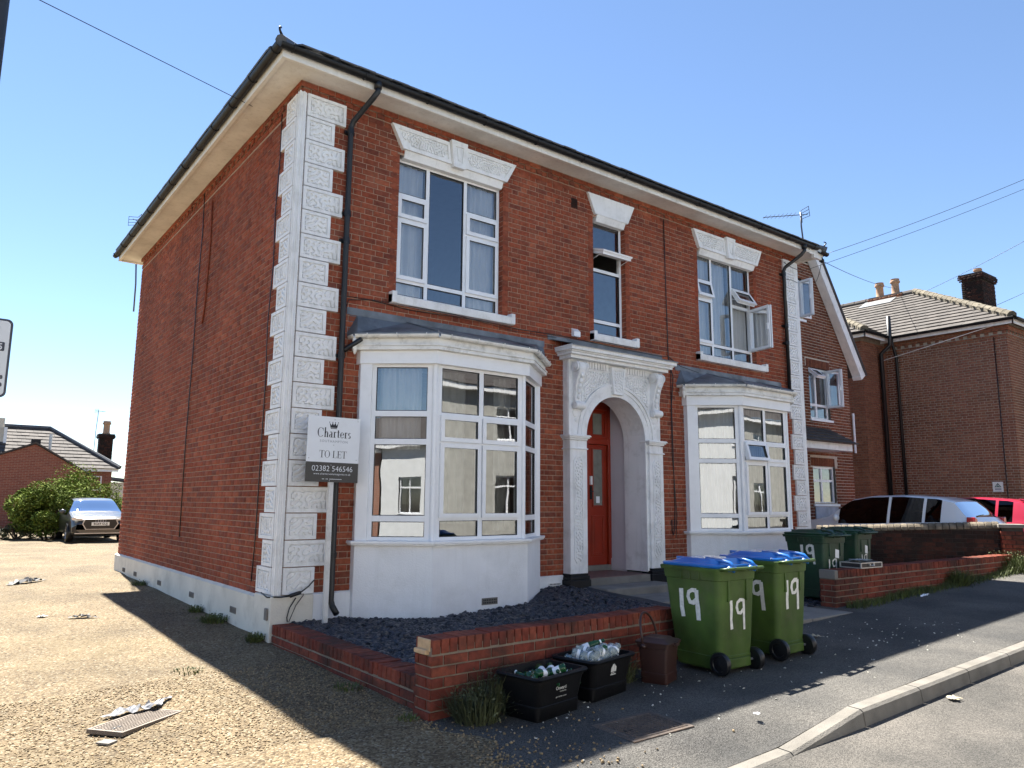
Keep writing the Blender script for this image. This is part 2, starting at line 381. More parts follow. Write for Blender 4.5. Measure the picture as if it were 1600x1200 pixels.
def set_bricks(parent, bricks, mat, nind=0, proud=0.007, stuff='brickwork', jitter=0.0022):
    """the nearest whole bricks become brick objects, the rest one joined part"""
    bricks = list(bricks)
    base = wloc(parent)
    if nind:
        sc = []
        for i, (F, a, b, c, d, k) in enumerate(bricks):
            if k is None: continue
            p = F((a+b)/2, (c+d)/2); dv = V(CAM)-p; dist = dv.length
            cs = dv.normalized().dot(F.n)
            if cs < 0.05: continue
            q = np.array(p)-CAM; zf = q@FWD
            if zf <= 0: continue
            uu = 800+FPX*(q@RIGHT)/zf; vv = 600-FPX*(q@UP)/zf
            if not (-20 < uu < 1620 and -20 < vv < 1220): continue
            sc.append((-(b-a)*cs/dist**2, i))
        sc.sort(); pick = set(i for _, i in sc[:nind])
    else: pick = set()
    vs = []; n = 0; rest = []
    for i, (F, a, b, c, d, k) in enumerate(bricks):
        jit = random.uniform(-jitter, jitter)
        if i in pick:
            me = brick_shape(b-a, d-c, proud, mat, F)
            o = bpy.data.objects.new('brick', me); COL.objects.link(o); o.parent = parent
            o.location = F((a+b)/2, (c+d)/2, jit)-base
        else: rest.append((F, a, b, c, d, jit))
    if rest:
        ver = np.empty((len(rest)*12, 3)); e = min(0.003, proud*0.5)
        for q, (F, a, b, c, d, jit) in enumerate(rest):
            o, u, v, nn = F.o, F.u, F.v, F.n
            P = proud+jit
            pts = [(a,c,-.002),(b,c,-.002),(b,d,-.002),(a,d,-.002),(a,c,P-e),(b,c,P-e),(b,d,P-e),(a,d,P-e),(a+e,c+e,P),(b-e,c+e,P),(b-e,d-e,P),(a+e,d-e,P)]
            for r_, (x, y, z) in enumerate(pts):
                ver[q*12+r_] = (o.x+u.x*x+v.x*y+nn.x*z, o.y+u.y*x+v.y*y+nn.y*z, o.z+u.z*x+v.z*y+nn.z*z)
        fa = np.array([(0,1,5,4),(1,2,6,5),(2,3,7,6),(3,0,4,7),(4,5,9,8),(5,6,10,9),(6,7,11,10),(7,4,8,11),(8,9,10,11)])
        fc = (fa[None]+np.arange(len(rest))[:, None, None]*12).reshape(-1, 4)
        npmesh(stuff, ver, fc, mat, parent, kind='stuff')

def wall_sheet(mb, F, U0, U1, V0, V1, holes=(), c=0.0, m=0):
    us = sorted(set([U0, U1]+[x for h in holes for x in h[:2] if U0 < x < U1])); vs = sorted(set([V0, V1]+[x for h in holes for x in h[2:] if V0 < x < V1]))
    for i in range(len(us)-1):
        for k in range(len(vs)-1):
            cu, cv = (us[i]+us[i+1])/2, (vs[k]+vs[k+1])/2
            if any(h[0] < cu < h[1] and h[2] < cv < h[3] for h in holes): continue
            mb.quad(F(us[i], vs[k], c), F(us[i+1], vs[k], c), F(us[i+1], vs[k+1], c), F(us[i], vs[k+1], c), m)

# vermiculated plaster: one worm field, cut into panels
def worm_field(n=512, lam=0.058, px=0.004, seed=3):
    r = np.random.default_rng(seed); f = np.fft.fft2(r.standard_normal((n, n)))
    k = np.fft.fftfreq(n, px); kk = np.sqrt(k[:, None]**2+k[None]**2); k0 = 1/lam
    f = f*np.exp(-((kk-k0)/(0.17*k0))**2); g = np.real(np.fft.ifft2(f)); g /= g.std()
    for _ in range(3): # sharpen into a labyrinth
        g = np.tanh(1.5*g); f = np.fft.fft2(g)*np.exp(-((kk-k0)/(0.35*k0))**2); g = np.real(np.fft.ifft2(f)); g /= g.std()
    return g
WORM = worm_field(); WORMS = worm_field(512, 0.046, 0.006, 5); WORML = worm_field(512, 0.040, 0.004, 8)
def worm_panel(mb, F, U0, U1, V0, V1, depth=0.010, step=0.007, c=0.0, mask=None, seed=0, field=None, thr=-0.7, px=0.004):
    fld = WORM if field is None else field
    nu = max(2, int((U1-U0)/step)); nv = max(2, int((V1-V0)/step)); n = fld.shape[0]
    r = np.random.default_rng(seed); ou, ov = r.integers(0, n, 2)
    U = np.linspace(U0, U1, nu+1); W = np.linspace(V0, V1, nv+1)
    gu, gv = np.meshgrid(U, W, indexing='ij')
    iu = ((gu-U0)/px+ou).astype(int) % n; iv = ((gv-V0)/px+ov).astype(int) % n
    h = np.clip((fld[iu, iv]-thr)/0.4, 0, 1); h = h*h*(3-2*h)
    edge = np.minimum.reduce([gu-U0, U1-gu, gv-V0, V1-gv])
    ins = edge if mask is None else np.minimum(edge, mask(gu, gv))
    h = np.where(ins < step*1.2, 0, h)*depth+c
    b = len(mb.v)
    o, u, v, nn = (np.array(F.o), np.array(F.u), np.array(F.v), np.array(F.n))
    P = o+gu[..., None]*u+gv[..., None]*v+h[..., None]*nn
    mb.v += [tuple(x) for x in P.reshape(-1, 3)]
    keep = ins > -step*1.5
    cnt = 0
    for i in range(nu):
        for k in range(nv):
            if keep[i, k] and keep[i+1, k] and keep[i, k+1] and keep[i+1, k+1]:
                q = b+i*(nv+1)+k
                mb.f.append((q, q+nv+1, q+nv+2, q+1)); cnt += 1
    mb.m += [0]*cnt

def offset_path(pts, d):
    """offset an open plan polyline to its left/outside by d (mitred)"""
    out = []
    for i, p in enumerate(pts):
        ns = []
        if i > 0: a, b = pts[i-1], p; l = math.hypot(b[0]-a[0], b[1]-a[1]); ns.append(((b[1]-a[1])/l, -(b[0]-a[0])/l))
        if i < len(pts)-1: a, b = p, pts[i+1]; l = math.hypot(b[0]-a[0], b[1]-a[1]); ns.append(((b[1]-a[1])/l, -(b[0]-a[0])/l))
        if len(ns) == 1: out.append((p[0]+ns[0][0]*d, p[1]+ns[0][1]*d)); continue
        mx, my = ns[0][0]+ns[1][0], ns[0][1]+ns[1][1]; q = 1+ns[0][0]*ns[1][0]+ns[0][1]*ns[1][1]
        out.append((p[0]+mx/q*d, p[1]+my/q*d))
    return out

# ---------------------------------------------------------------- lettering
def text_mb(body, size, F, c=0.001, align='CENTER', font=None, sx=1.0, extrude=0.0, spacing=1.0, bold=0.0):
    cu = bpy.data.curves.new('lettering', 'FONT'); cu.body = body; cu.size = size; cu.align_x = align; cu.extrude = extrude
    cu.space_character = spacing; cu.offset = bold; cu.resolution_u = 3
    ob = bpy.data.objects.new('lettering', cu); COL.objects.link(ob)
    dg = bpy.context.evaluated_depsgraph_get(); me = bpy.data.meshes.new_from_object(ob.evaluated_get(dg))
    mb = MB(); mb.v = [tuple(F(v.co.x*sx, v.co.y, c+v.co.z)) for v in me.vertices]; mb.f = [tuple(p.vertices) for p in me.polygons]; mb.m = [0]*len(mb.f)
    COL.objects.unlink(ob); bpy.data.objects.remove(ob); bpy.data.curves.remove(cu); bpy.data.meshes.remove(me)
    return mb

# ---------------------------------------------------------------- the lie of the land
def G(x, y=0):
    """pavement rises gently to the right"""
    return 0.032*min(max(x, -12), 16)
def ZG(x, y):
    """gravel drive: level with the pavement in front, rising to the back"""
    t = min(max((y+3.5)/12.0, 0), 1)
    return 0.032*max(x, -8)*(1-t) + 0.17*t*(1 if y < 9 else 1)
def drop(x, y):
    a = min(max((2.45-x)/0.915, 0), 1); b = min(max((-4.72-y)/.48, 0), 1)
    return 0.10*a*b*(3-2*b)*b if b < 1 else 0.10*a
ASPHALT = bpy.data.materials.new('pavement_asphalt'); ASPHALT.use_nodes = True
def asphalt(m, dark, light, speck):
    t = m.node_tree; N = t.nodes; L = t.links; b = N['Principled BSDF']; b.inputs['Roughness'].default_value = 0.9; b.inputs['Specular IOR Level'].default_value = 0.3
    g = N.new('ShaderNodeNewGeometry')
    v = N.new('ShaderNodeTexVoronoi'); v.inputs['Scale'].default_value = 130; L.new(g.outputs['Position'], v.inputs['Vector'])
    n = N.new('ShaderNodeTexNoise'); n.inputs['Scale'].default_value = 1.2; n.inputs['Detail'].default_value = 8; L.new(g.outputs['Position'], n.inputs['Vector'])
    r = N.new('ShaderNodeValToRGB'); r.color_ramp.elements[0].position = .35; r.color_ramp.elements[1].position = .68
    r.color_ramp.elements[0].color = (*dark, 1); r.color_ramp.elements[1].color = (*light, 1); L.new(n.outputs['Fac'], r.inputs['Fac'])
    bw = N.new('ShaderNodeRGBToBW'); L.new(v.outputs['Color'], bw.inputs[0])
    mr = N.new('ShaderNodeMapRange'); mr.inputs['To Min'].default_value = 1-speck; mr.inputs['To Max'].default_value = 1+speck; L.new(bw.outputs[0], mr.inputs['Value'])
    mx = N.new('ShaderNodeMix'); mx.data_type = 'RGBA'; mx.blend_type = 'MULTIPLY'; mx.inputs[0].default_value = 1
    L.new(r.outputs[0], mx.inputs[6]); L.new(mr.outputs[0], mx.inputs[7]); L.new(mx.outputs[2], b.inputs['Base Color'])
    bp = N.new('ShaderNodeBump'); bp.inputs['Strength'].default_value = 0.9; bp.inputs['Distance'].default_value = 0.006
    L.new(v.outputs['Distance'], bp.inputs['Height']); L.new(bp.outputs[0], b.inputs['Normal'])
asphalt(ASPHALT, (0.05, 0.049, 0.047), (0.098, 0.092, 0.083), 0.65)
ROADM = bpy.data.materials.new('road_asphalt'); ROADM.use_nodes = True
asphalt(ROADM, (0.058, 0.055, 0.05), (0.112, 0.102, 0.09), 0.65)
GRAV = bpy.data.materials.new('buff_pea_gravel'); GRAV.use_nodes = True
def gravelmat(m):
    t = m.node_tree; N = t.nodes; L = t.links; b = N['Principled BSDF']; b.inputs['Roughness'].default_value = 0.85; b.inputs['Specular IOR Level'].default_value = 0.3
    g = N.new('ShaderNodeNewGeometry')
    v = N.new('ShaderNodeTexVoronoi'); v.inputs['Scale'].default_value = 66; L.new(g.outputs['Position'], v.inputs['Vector'])
    bw = N.new('ShaderNodeSeparateColor'); L.new(v.outputs['Color'], bw.inputs[0])
    r = N.new('ShaderNodeValToRGB'); cr = r.color_ramp
    pal = [(0.0, (0.062, 0.040, 0.020)), (0.3, (0.140, 0.097, 0.049)), (0.6, (0.192, 0.140, 0.077)), (0.85, (0.242, 0.19, 0.113)), (1.0, (0.33, 0.288, 0.205))]
    cr.elements[0].color = (*pal[0][1], 1); cr.elements[1].color = (*pal[-1][1], 1)
    for p, c in pal[1:-1]:
        e = cr.elements.new(p); e.color = (*c, 1)
    L.new(bw.outputs[0], r.inputs['Fac'])
    n = N.new('ShaderNodeTexNoise'); n.inputs['Scale'].default_value = 0.9; n.inputs['Detail'].default_value = 7; n.inputs['Roughness'].default_value = 0.6; L.new(g.outputs['Position'], n.inputs['Vector'])
    mr = N.new('ShaderNodeMapRange'); mr.inputs['From Min'].default_value = .35; mr.inputs['From Max'].default_value = .7; mr.inputs['To Min'].default_value = 0.62; mr.inputs['To Max'].default_value = 1.1; L.new(n.outputs['Fac'], mr.inputs['Value'])
    mx = N.new('ShaderNodeMix'); mx.data_type = 'RGBA'; mx.blend_type = 'MULTIPLY'; mx.inputs[0].default_value = 1
    L.new(r.outputs[0], mx.inputs[6]); L.new(mr.outputs[0], mx.inputs[7])
    n5 = N.new('ShaderNodeTexNoise'); n5.inputs['Scale'].default_value = 0.55; n5.inputs['Detail'].default_value = 9; n5.inputs['Roughness'].default_value = .7; L.new(g.outputs['Position'], n5.inputs['Vector'])
    r5 = N.new('ShaderNodeMapRange'); r5.inputs['From Min'].default_value = .52; r5.inputs['From Max'].default_value = .70; r5.inputs['To Max'].default_value = .55; L.new(n5.outputs['Fac'], r5.inputs['Value'])
    mx5 = N.new('ShaderNodeMix'); mx5.data_type = 'RGBA'; L.new(r5.outputs[0], mx5.inputs[0]); L.new(mx.outputs[2], mx5.inputs[6]); mx5.inputs[7].default_value = (.135, .102, .048, 1); L.new(mx5.outputs[2], b.inputs['Base Color'])
    bp = N.new('ShaderNodeBump'); bp.inputs['Strength'].default_value = 1.0; bp.inputs['Distance'].default_value = 0.012; bp.invert = True
    L.new(v.outputs['Distance'], bp.inputs['Height']); L.new(bp.outputs[0], b.inputs['Normal'])
gravelmat(GRAV)
STONE = M('loose_buff_stone', (0.235, 0.168, 0.09), 0.8, 0.1, 30, island=0.45)
SOIL = M('dull_soil_and_grass', (0.12, 0.10, 0.06), 0.95, 0.25, 1.5, 0.5, 20)

def sheet(name, xs, ys, zf, mat):
    X, Y = np.meshgrid(xs, ys, indexing='ij'); Z = np.vectorize(zf)(X, Y)
    n = len(ys); i, k = np.meshgrid(np.arange(len(xs)-1), np.arange(n-1), indexing='ij'); q = (i*n+k).ravel()
    return struct(npmesh(name, np.stack([X, Y, Z], -1).reshape(-1, 3), np.stack([q, q+n, q+n+1, q+1], -1), mat, smooth=True))
KY0, KY1 = -5.22, -5.345           # kerb: pavement edge, road edge
sheet('ground', [-900, -60, 60, 900], [-900, -60, 60, 900], lambda x, y: -0.6, SOIL)
rough = lambda x, y: 0.008*math.sin(2.1*x+0.7*math.sin(3.3*y))*math.sin(1.7*y+1.3)+0.006*math.sin(5.3*x+1)*math.sin(4.1*y+2*x)
def blend(x, y): return .006+.035*max(-1, min(1, (-.20-x+.10*math.sin(3.1*y+1)+.07*math.sin(7.3*y+2*x))/.5))
sheet('gravel_drive', np.concatenate([np.linspace(-14, -7, 15), np.linspace(-6.8, 0.25, 72)]), np.concatenate([np.linspace(KY0, 10, 110), np.linspace(10.6, 30, 34)]),
      lambda x, y: ZG(x, y)+rough(x, y)-drop(x, y)-(0.045*max(0, x+0.02)/0.27 if y > -3.2 else 0)+(blend(x, y) if y < -3.35 else 0), GRAV)
sheet('gravel_yard', np.linspace(0.25, 12, 24), np.linspace(8.6, 30, 40), lambda x, y: ZG(x, y)+rough(x, y)-0.004-(0.04 if x < 0.3 else 0), GRAV)
sheet('pavement', np.concatenate([np.linspace(-0.9, 4, 66), np.linspace(4.2, 30, 30)]), np.linspace(KY0, -2.6, 36),
      lambda x, y: G(x, y)-drop(x, y)+0.003*math.sin(3*x)*math.sin(4*y)+0.004-(.07 if (y > -3.42 and x < -.02) else 0), ASPHALT)
def road_z(x, y): return G(x, y)-0.115
sheet('road', [-60, -20, -12, -4, 0, 4, 8, 12, 16, 30, 60], [-11.2, -8, KY1], road_z, ROADM)
sheet('opposite_pavement', [-60, -12, 0, 16, 60], [-14.2, -11.32], lambda x, y: G(x, y)-0.01, ASPHALT)
sheet('parking_court', [11.0, 12, 14, 18, 24, 30], [-2.7, 0, 4, 12, 20], lambda x, y: .28, ASPHALT)

# kerb: dropped to the left, full height to the right, in stones
bed = MB(); bed.box(-12, 30, KY1+0.02, KY0-0.02, -0.75, -0.5); kerbo = struct(bed.build('kerb', CONC))
def kerb_top(x): return G(x)-drop(x, -9)
x = -12.19; k = 0
while x < 26:
    ln = 0.915; g = 0.006
    xs = np.linspace(x+g, x+ln-g, 5); mb = MB(); P = []
    for xx in xs:
        t = kerb_top(xx)+0.004
        P.append([(xx, KY0+.004, -0.5), (xx, KY0+.004, t-0.006), (xx, KY0-.004, t), (xx, KY1+0.03, t-0.004), (xx, KY1+.008, t-0.022), (xx, KY1-.006, t-0.12), (xx, KY1-.006, -0.5)])
    n = 7; vs = [p for r_ in P for p in r_]
    fs = [(i*n+j, (i+1)*n+j, (i+1)*n+(j+1) % n, i*n+(j+1) % n) for i in range(4) for j in range(n)]+[tuple(range(n)), tuple(reversed(range(4*n, 5*n)))]
    mb.add(vs, fs); mb.build('kerb_stone', KERB, kerbo, angle=30); x += ln
mb = MB(); mb.box(-30, 60, -11.32, -11.2, -0.7, -0.1)
struct(mb.build('opposite_kerb', KERB))

# ================================================================ the main house
HW, HD, ZP, ZS = 10.71, 8.75, 0.53, 6.68
house = thing('brick_house', 'two storey red brick house with white patterned corner blocks and two bay windows', 'house', (0, 0, 0))
FF = Fr((0, 0, 0), (1, 0, 0), (0, 0, 1), (0, -1, 0))
FL = Fr((0, 0, 0), (0, 1, 0), (0, 0, 1), (-1, 0, 0))
FRW = Fr((HW, 0, 0), (0, 1, 0), (0, 0, 1), (1, 0, 0))
W1 = (1.37, 3.09, 4.20, 6.13); W2 = (4.90, 5.63, 4.20, 6.13); W3 = (7.51, 9.21, 4.20, 6.13)
CX1, CX2, CXD = 2.30, 8.41, 5.25
BAY = [(-1.42, 0.0), (-1.42, -0.1), (-0.7125, -0.7), (0.7125, -0.7), (1.42, -0.1), (1.42, 0.0)]
holes = [W1, W2, W3, (CX1-1.38, CX1+1.38, ZP, 3.46), (CX2-1.38, CX2+1.38, ZP, 3.46), (4.32, 6.18, 0.2, 3.62)]
mb = MB()
wall_sheet(mb, FF, 0, HW, 0.0, ZS+0.06, holes)
wall_sheet(mb, FL, 0, HD, 0.0, ZS+0.06)
wall_sheet(mb, FRW, 0, HD, 0.0, ZS+0.06)
mb.quad((0, HD, 0), (0, HD, ZS+.06), (HW, HD, ZS+.06), (HW, HD, 0))
mb.build('wall', MORTAR, house)
bricks = lay(FF, 0.0, HW, ZP+0.005, ZS-0.235, holes)
bricks += lay(FL, 0.0, HD, 0.49, ZS-0.235, (), bond='flemish', off=0.06)
# corbelled courses under the soffit
cb = []
for F, ln in ((FF, HW), (FL, HD), (FRW, HD)):
    cb += lay(F.at(0, 0, 0.022), -0.03, ln+0.03, ZS-0.078, ZS, (), 'stretcher')
    mbx = MB(); mbx.fbox(F, -0.025, ln+0.025, ZS-0.08, ZS+0.01, -0.01, 0.022); mbx.build('corbel_course', MORTAR, house)
    k = 0; u = 0.0
    while u < ln-0.1:
        cb.append((F.at(0, 0, 0.016 if k % 2 else 0.0), u, u+0.1025, ZS-0.153, ZS-0.088, None)); u += 0.1125; k += 1
    cb += lay(F, 0, ln, ZS-0.236, ZS-0.165, (), 'stretcher')
set_bricks(house, bricks, BRICK, 300)
set_bricks(house, cb, BRICK, 0, proud=0.012, stuff='corbel_brickwork')
set_bricks(house, lay(FRW, 0, HD, 0.3, ZS-0.235), BRICK, 0)

# window reveals in brick
def reveal(W, d=0.11):
    mb = MB(); u0, u1, v0, v1 = W
    v = v0
    while v < v1-0.01:
        t = min(v+0.066, v1)
        mb.fbox(FF, u0-0.10, u0, v, t, -d, 0.004); mb.fbox(FF, u1, u1+0.10, v, t, -d, 0.004); v += 0.075
    mb.build('reveal_brickwork', BRICK, house, kind='stuff')
    mb = MB(); mb.fbox(FF, u0-0.095, u0-0.004, v0, v1, -d, 0.001); mb.fbox(FF, u1+0.004, u1+0.095, v0, v1, -d, 0.001); mb.build('window_reveal', MORTAR, house, split=True)
for W in (W1, W2, W3): reveal(W)

# plinths
mb = MB()
for a, b in ((0.33, CX1-1.42), (CX1+1.42, 4.22), (6.28, CX2-1.42), (CX2+1.42, HW)):
    mb.prism(Fr(FF(a, 0, 0), (0, -1, 0), (0, 0, 1), (1, 0, 0)), [(-.05, 0), (.03, 0), (.03, ZP-.03), (0.034, ZP-.03), (0.034, ZP-0.012), (0, ZP+0.004), (-.05, ZP+.004)], 0, b-a)
mb.build('plinth', STUCCO, house, split=True)
mb = MB(); mb.fbox(FL, 0.45, HD+0.05, -0.1, 0.455, -0.05, 0.045)
mb.prism(Fr(FL(0.45, 0, 0), (-1, 0, 0), (0, 0, 1), (0, 1, 0)), [(0, .455), (0.05, .455), (0.05, .47), (0, .50)], 0, HD-0.4); mb.build('plinth', CREAMP, house)
mb = MB(); mb.prism(Fr((0, 0, 0), (1, 0, 0), (0, 1, 0), (0, 0, 1)), [(-.075, -.065), (.42, -.065), (.42, .02), (.02, .02), (.02, .46), (-.075, .46)], -0.1, ZP-.005)
mb.build('plinth', CREAMP, house, bevel=0.01)
for y in (1.15, 3.0, 4.9, 6.7, 7.7):
    mb = MB(); mb.fbox(FL, y, y+0.225, 0.2, 0.275, 0.045, 0.052)
    for i in range(8): mb.fbox(FL, y+0.015+i*0.026, y+0.025+i*0.026, 0.21, 0.265, 0.052, 0.058)
    mb.build('air_brick', CONC, house)
def airbrick(F, a, b, c, mat=WHITE):
    mb = MB(); mb.fbox(F, a, a+0.235, b, b+0.08, c, c+0.008); ob = mb.build('air_brick', mat, house)
    mb = MB()
    for i in range(8):
        for k in range(2): mb.fbox(F, a+0.02+i*0.026, a+0.036+i*0.026, b+0.015+k*0.03, b+0.035+k*0.03, c+0.008, c+0.0095)
    mb.build('vent_hole', BLACKP, ob)
airbrick(FF, 3.93, 0.36, 0.03)

# white patterned corner blocks
def quoin_mesh(w, h, seed, F, fr=0.045):
    mb = MB(); G0 = Fr((0, 0, 0), F.u, F.v, F.n); g = 0.006
    mb.fbox(G0, g, w-g, g, h-g, -0.01, 0.023)
    mb.ring(G0, [(g,g),(w-g,g),(w-g,h-g),(g,h-g)], [(fr,fr),(w-fr,fr),(w-fr,h-fr),(fr,h-fr)], 0.02, 0.045)
    worm_panel(mb, G0, fr, w-fr, fr, h-fr, 0.020, 0.0062, 0.0235, seed=seed)
    me = bpy.data.meshes.new('quoin_block'); me.from_pydata(mb.v, [], mb.f); me.materials.append(WHITE); me.update(); return me
def quoin_set(F, u0, wl, ws, firstlong, flip=False):
    var = {}
    for nm, w in (('L', wl), ('S', ws)): var[nm] = [quoin_mesh(w, 0.3, s+int(w*1000), F) for s in range(7)]
    for i in range(20):
        lng = ((19-i) % 2 == 0) == firstlong
        w = wl if lng else ws
        o = bpy.data.objects.new('quoin_block', var['L' if lng else 'S'][(i*3+i//2) % 7]); COL.objects.link(o); o.parent = house
        o.location = F(u0 if not flip else u0-w, ZP+0.3*i, 0)
quoin_set(FF, 0.055, 0.52, 0.375, True)
quoin_set(FL, 0.055, 0.33, 0.47, True)
FQR = FF
quoin_set(FF, HW-0.075, 0.415, 0.34, True, flip=True)
mb = MB()
mb.box(-0.030, 0.052, -0.030, 0.052, ZP, ZP+6.0)
for px_, py_ in ((-.034, -.034), (.012, -.036), (-.036, .012)): mb.tube([(px_, py_, ZP), (px_, py_, ZP+6.0)], 0.013, 8)
mb.fbox(FF, HW-0.07, HW+0.036, ZP, ZP+6.0, -0.05, 0.036)
mb.build('corner_bead', WHITE, house, bevel=0.006, split=True)

# soffit, fascia, gutter, roof
E0, E1 = 0.36, 0.41
mb = MB()
mb.box(-E0, HW+E0, -E0, HD+E0, ZS, ZS+0.03); mb.build('soffit', SOFFIT, house)
mb = MB()
for (a, b, c, d) in ((-E1, HW+E1, -E1, -E0), (-E1, HW+E1, HD+E0, HD+E1), (-E1, -E0, -E0, HD+E0), (HW+E0, HW+E1, -E0, HD+E0)):
    mb.box(a, b, c, d, ZS-0.035, ZS+0.12)
mb.build('fascia', SOFFIT, house, bevel=0.004)
GY, GZ, GR = E1+0.055, ZS+0.085, 0.054
def gutter(p0, p1, br, mat, r, par, nm='gutter'):
    mb = MB(); p0, p1 = V(p0), V(p1); d = (p1-p0).normalized(); s = d.cross(V((0, 0, 1)))
    pts = []; n = 10
    for p in (p0, p1):
        for q in range(n+1):
            a = math.pi*q/n; pts.append(p+s*(r*math.cos(a))-V((0, 0, r*math.sin(a))))
        for q in range(n+1):
            a = math.pi*(n-q)/n; pts.append(p+s*((r-0.006)*math.cos(a))-V((0, 0, (r-0.006)*math.sin(a))))
    k = 2*(n+1)
    mb.add(pts, [(i, (i+1) % k, k+(i+1) % k, k+i) for i in range(k)]+[tuple(reversed(range(k))), tuple(range(k, 2*k))])
    ob = mb.build(nm, mat, par, angle=40)
    L = (p1-p0).length; m = max(1, int(L/br))
    if br < 50:
        for i in range(m+1):
            p = p0+d*(0.15+(L-0.3)*i/m); mb = MB()
            arc = [p+s*((r+0.004)*math.cos(a))-V((0, 0, (r+0.004)*math.sin(a))) for a in [math.pi*q/8 for q in range(9)]]
            mb.tube([arc[0]+V((0, 0, 0.012))]+arc+[arc[-1]+V((0, 0, 0.012))], 0.008 if r > .05 else 0.006, 6); mb.build('gutter_bracket', mat, ob if par is house else par, smooth=True)
    return ob
gutter((-GY, HD+GY, GZ), (-GY, -GY, GZ), 0.8, BLACKG, GR, house)
gutter((-GY, -GY, GZ), (HW+0.1, -GY, GZ), 0.9, BLACKG, GR, house)
gutter((HW+0.2, -GY, GZ-0.03), (HW+GY, -GY, GZ-0.06), 100, BLACKG, GR, house)
gutter((HW+GY, -GY, GZ-0.03), (HW+GY, HD+GY, GZ), 100, BLACKG, GR, house)
# roof: hipped, with a row of tiles along each eave
tp = math.tan(R(26)); e = E1+0.05; zr = ZS+0.125; hh = (HD+2*e)/2
A = [(-e, -e), (HW+e, -e), (HW+e, HD+e), (-e, HD+e)]; r0 = (-e+hh, HD/2); r1 = (HW+e-hh, HD/2); zt = zr+hh*tp
mb = MB(); vs = [(*p, zr) for p in A]+[(*r0, zt), (*r1, zt)]
mb.add(vs, [(0, 1, 5, 4), (1, 2, 5), (2, 3, 4, 5), (3, 0, 4), (3, 2, 1, 0)]); roof = mb.build('roof', SLATER, house)
tm = MB()
def eave_row(p0, p1, inn, rows=30):
    p0, p1, inn = V(p0), V(p1), V(inn); L = (p1-p0).length; d = (p1-p0)/L; up = (inn+V((0, 0, tp))).normalized(); nn = d.cross(up)
    if nn.z < 0: nn = -nn
    for k in range(rows):
        s0 = k*0.28-0.04; i0 = max(0, (s0+.30)*math.cos(R(26))); i1 = L-i0
        if i1-i0 < 0.4: break
        u = i0+(0.12 if k % 2 else 0); 
        while u < i1-0.05:
            w = min(0.235, i1-u)
            q = p0+d*u+up*s0+nn*(0.03+random.uniform(-.004, .004)); F = Fr(q, d, up, nn)
            tm.fbox(F, 0.002, w-0.004, 0, 0.33, -0.006-0.012*0, 0.012); u += 0.24
eave_row((-e, -e, zr), (HW+e, -e, zr), (0, 1, 0), 2); eave_row((-e, HD+e, zr), (-e, -e, zr), (1, 0, 0), 2); eave_row((HW+e, -e, zr), (HW+e, HD+e, zr), (-1, 0, 0), 2)
o = tm.build('roof_tile', SLATER, roof, kind='stuff')
mb = MB()
for a, b in ((A[0], r0), (A[1], r1)):
    pa, pb = V((*a, zr+0.03)), V((*b, zt+0.03)); mb.tube([pa-V((0, 0, .035)), pb], .07, 8)
mb.tube([(*r0, zt+.03), (*r1, zt+.03)], 0.1, 8); mb.build('ridge_tile', SLATER, roof, smooth=False)
for (cx, s) in ((-e, -1), (HW+e, 1)):
    mb = MB(); pts = [V((cx-0.02*s, -e+0.03, zr+0.08))]
    for k in range(9):
        a = k/8*math.pi*1.5; pts.append(V((cx+s*(0.02+0.045*math.sin(a)*0.6), -e+0.02-(0.03*math.sin(a)), zr+0.14+0.03*k*0.35+0.04*(1-math.cos(a))*0.5)))
    mb.tube([pts[0]+(q-pts[0])*.6 for q in pts], [0.018]+[0.014-0.0006*k for k in range(9)], 6); mb.build('hip_finial', BLACKG, roof, smooth=True)
for px in (1.9, 5.4, 8.5):
    pass

# downpipes
def downpipe(x, shoe=True, zb=0.3):
    mb = MB(); r = 0.036; y = -0.075
    mb.tube([(x+0.16, -GY, GZ-0.05), (x+0.16, -GY, GZ-0.16), (x+0.12, -GY+0.05, GZ-0.24), (x+0.02, y-0.03, ZS-0.36), (x, y, ZS-0.44), (x, y, zb+0.14)]+([(x+0.01, y-0.02, zb+0.08), (x+0.03, y-0.1, zb)] if shoe else []), r, 10)
    ob = mb.build('downpipe', BLACKP, house, smooth=True)
    for z in (ZS-0.5, 5.1, 4.75, 3.3, 2.1, 0.95):
        if z > zb:
            mb = MB(); mb.tube([(x, y, z-0.035), (x, y, z+0.035)], r+0.007, 10); mb.box(x-0.065, x+0.065, -0.045, 0.0, z-0.02, z+0.02); mb.build('pipe_clip', BLACKP, ob)
    mb = MB(); mb.tube([(x+0.16, -GY, GZ-0.02), (x+0.16, -GY, GZ-0.12)], r+0.012, 10); mb.build('gutter_outlet', BLACKP, ob, smooth=True)
downpipe(0.625); downpipe(10.17, False, 3.6)
mb = MB(); mb.tube([(0.8, -0.24, 3.50), (0.72, -0.1, 3.42), (0.65, -0.09, 3.36)], 0.03, 8); mb.build('pipe_branch', BLACKP, house, smooth=True)

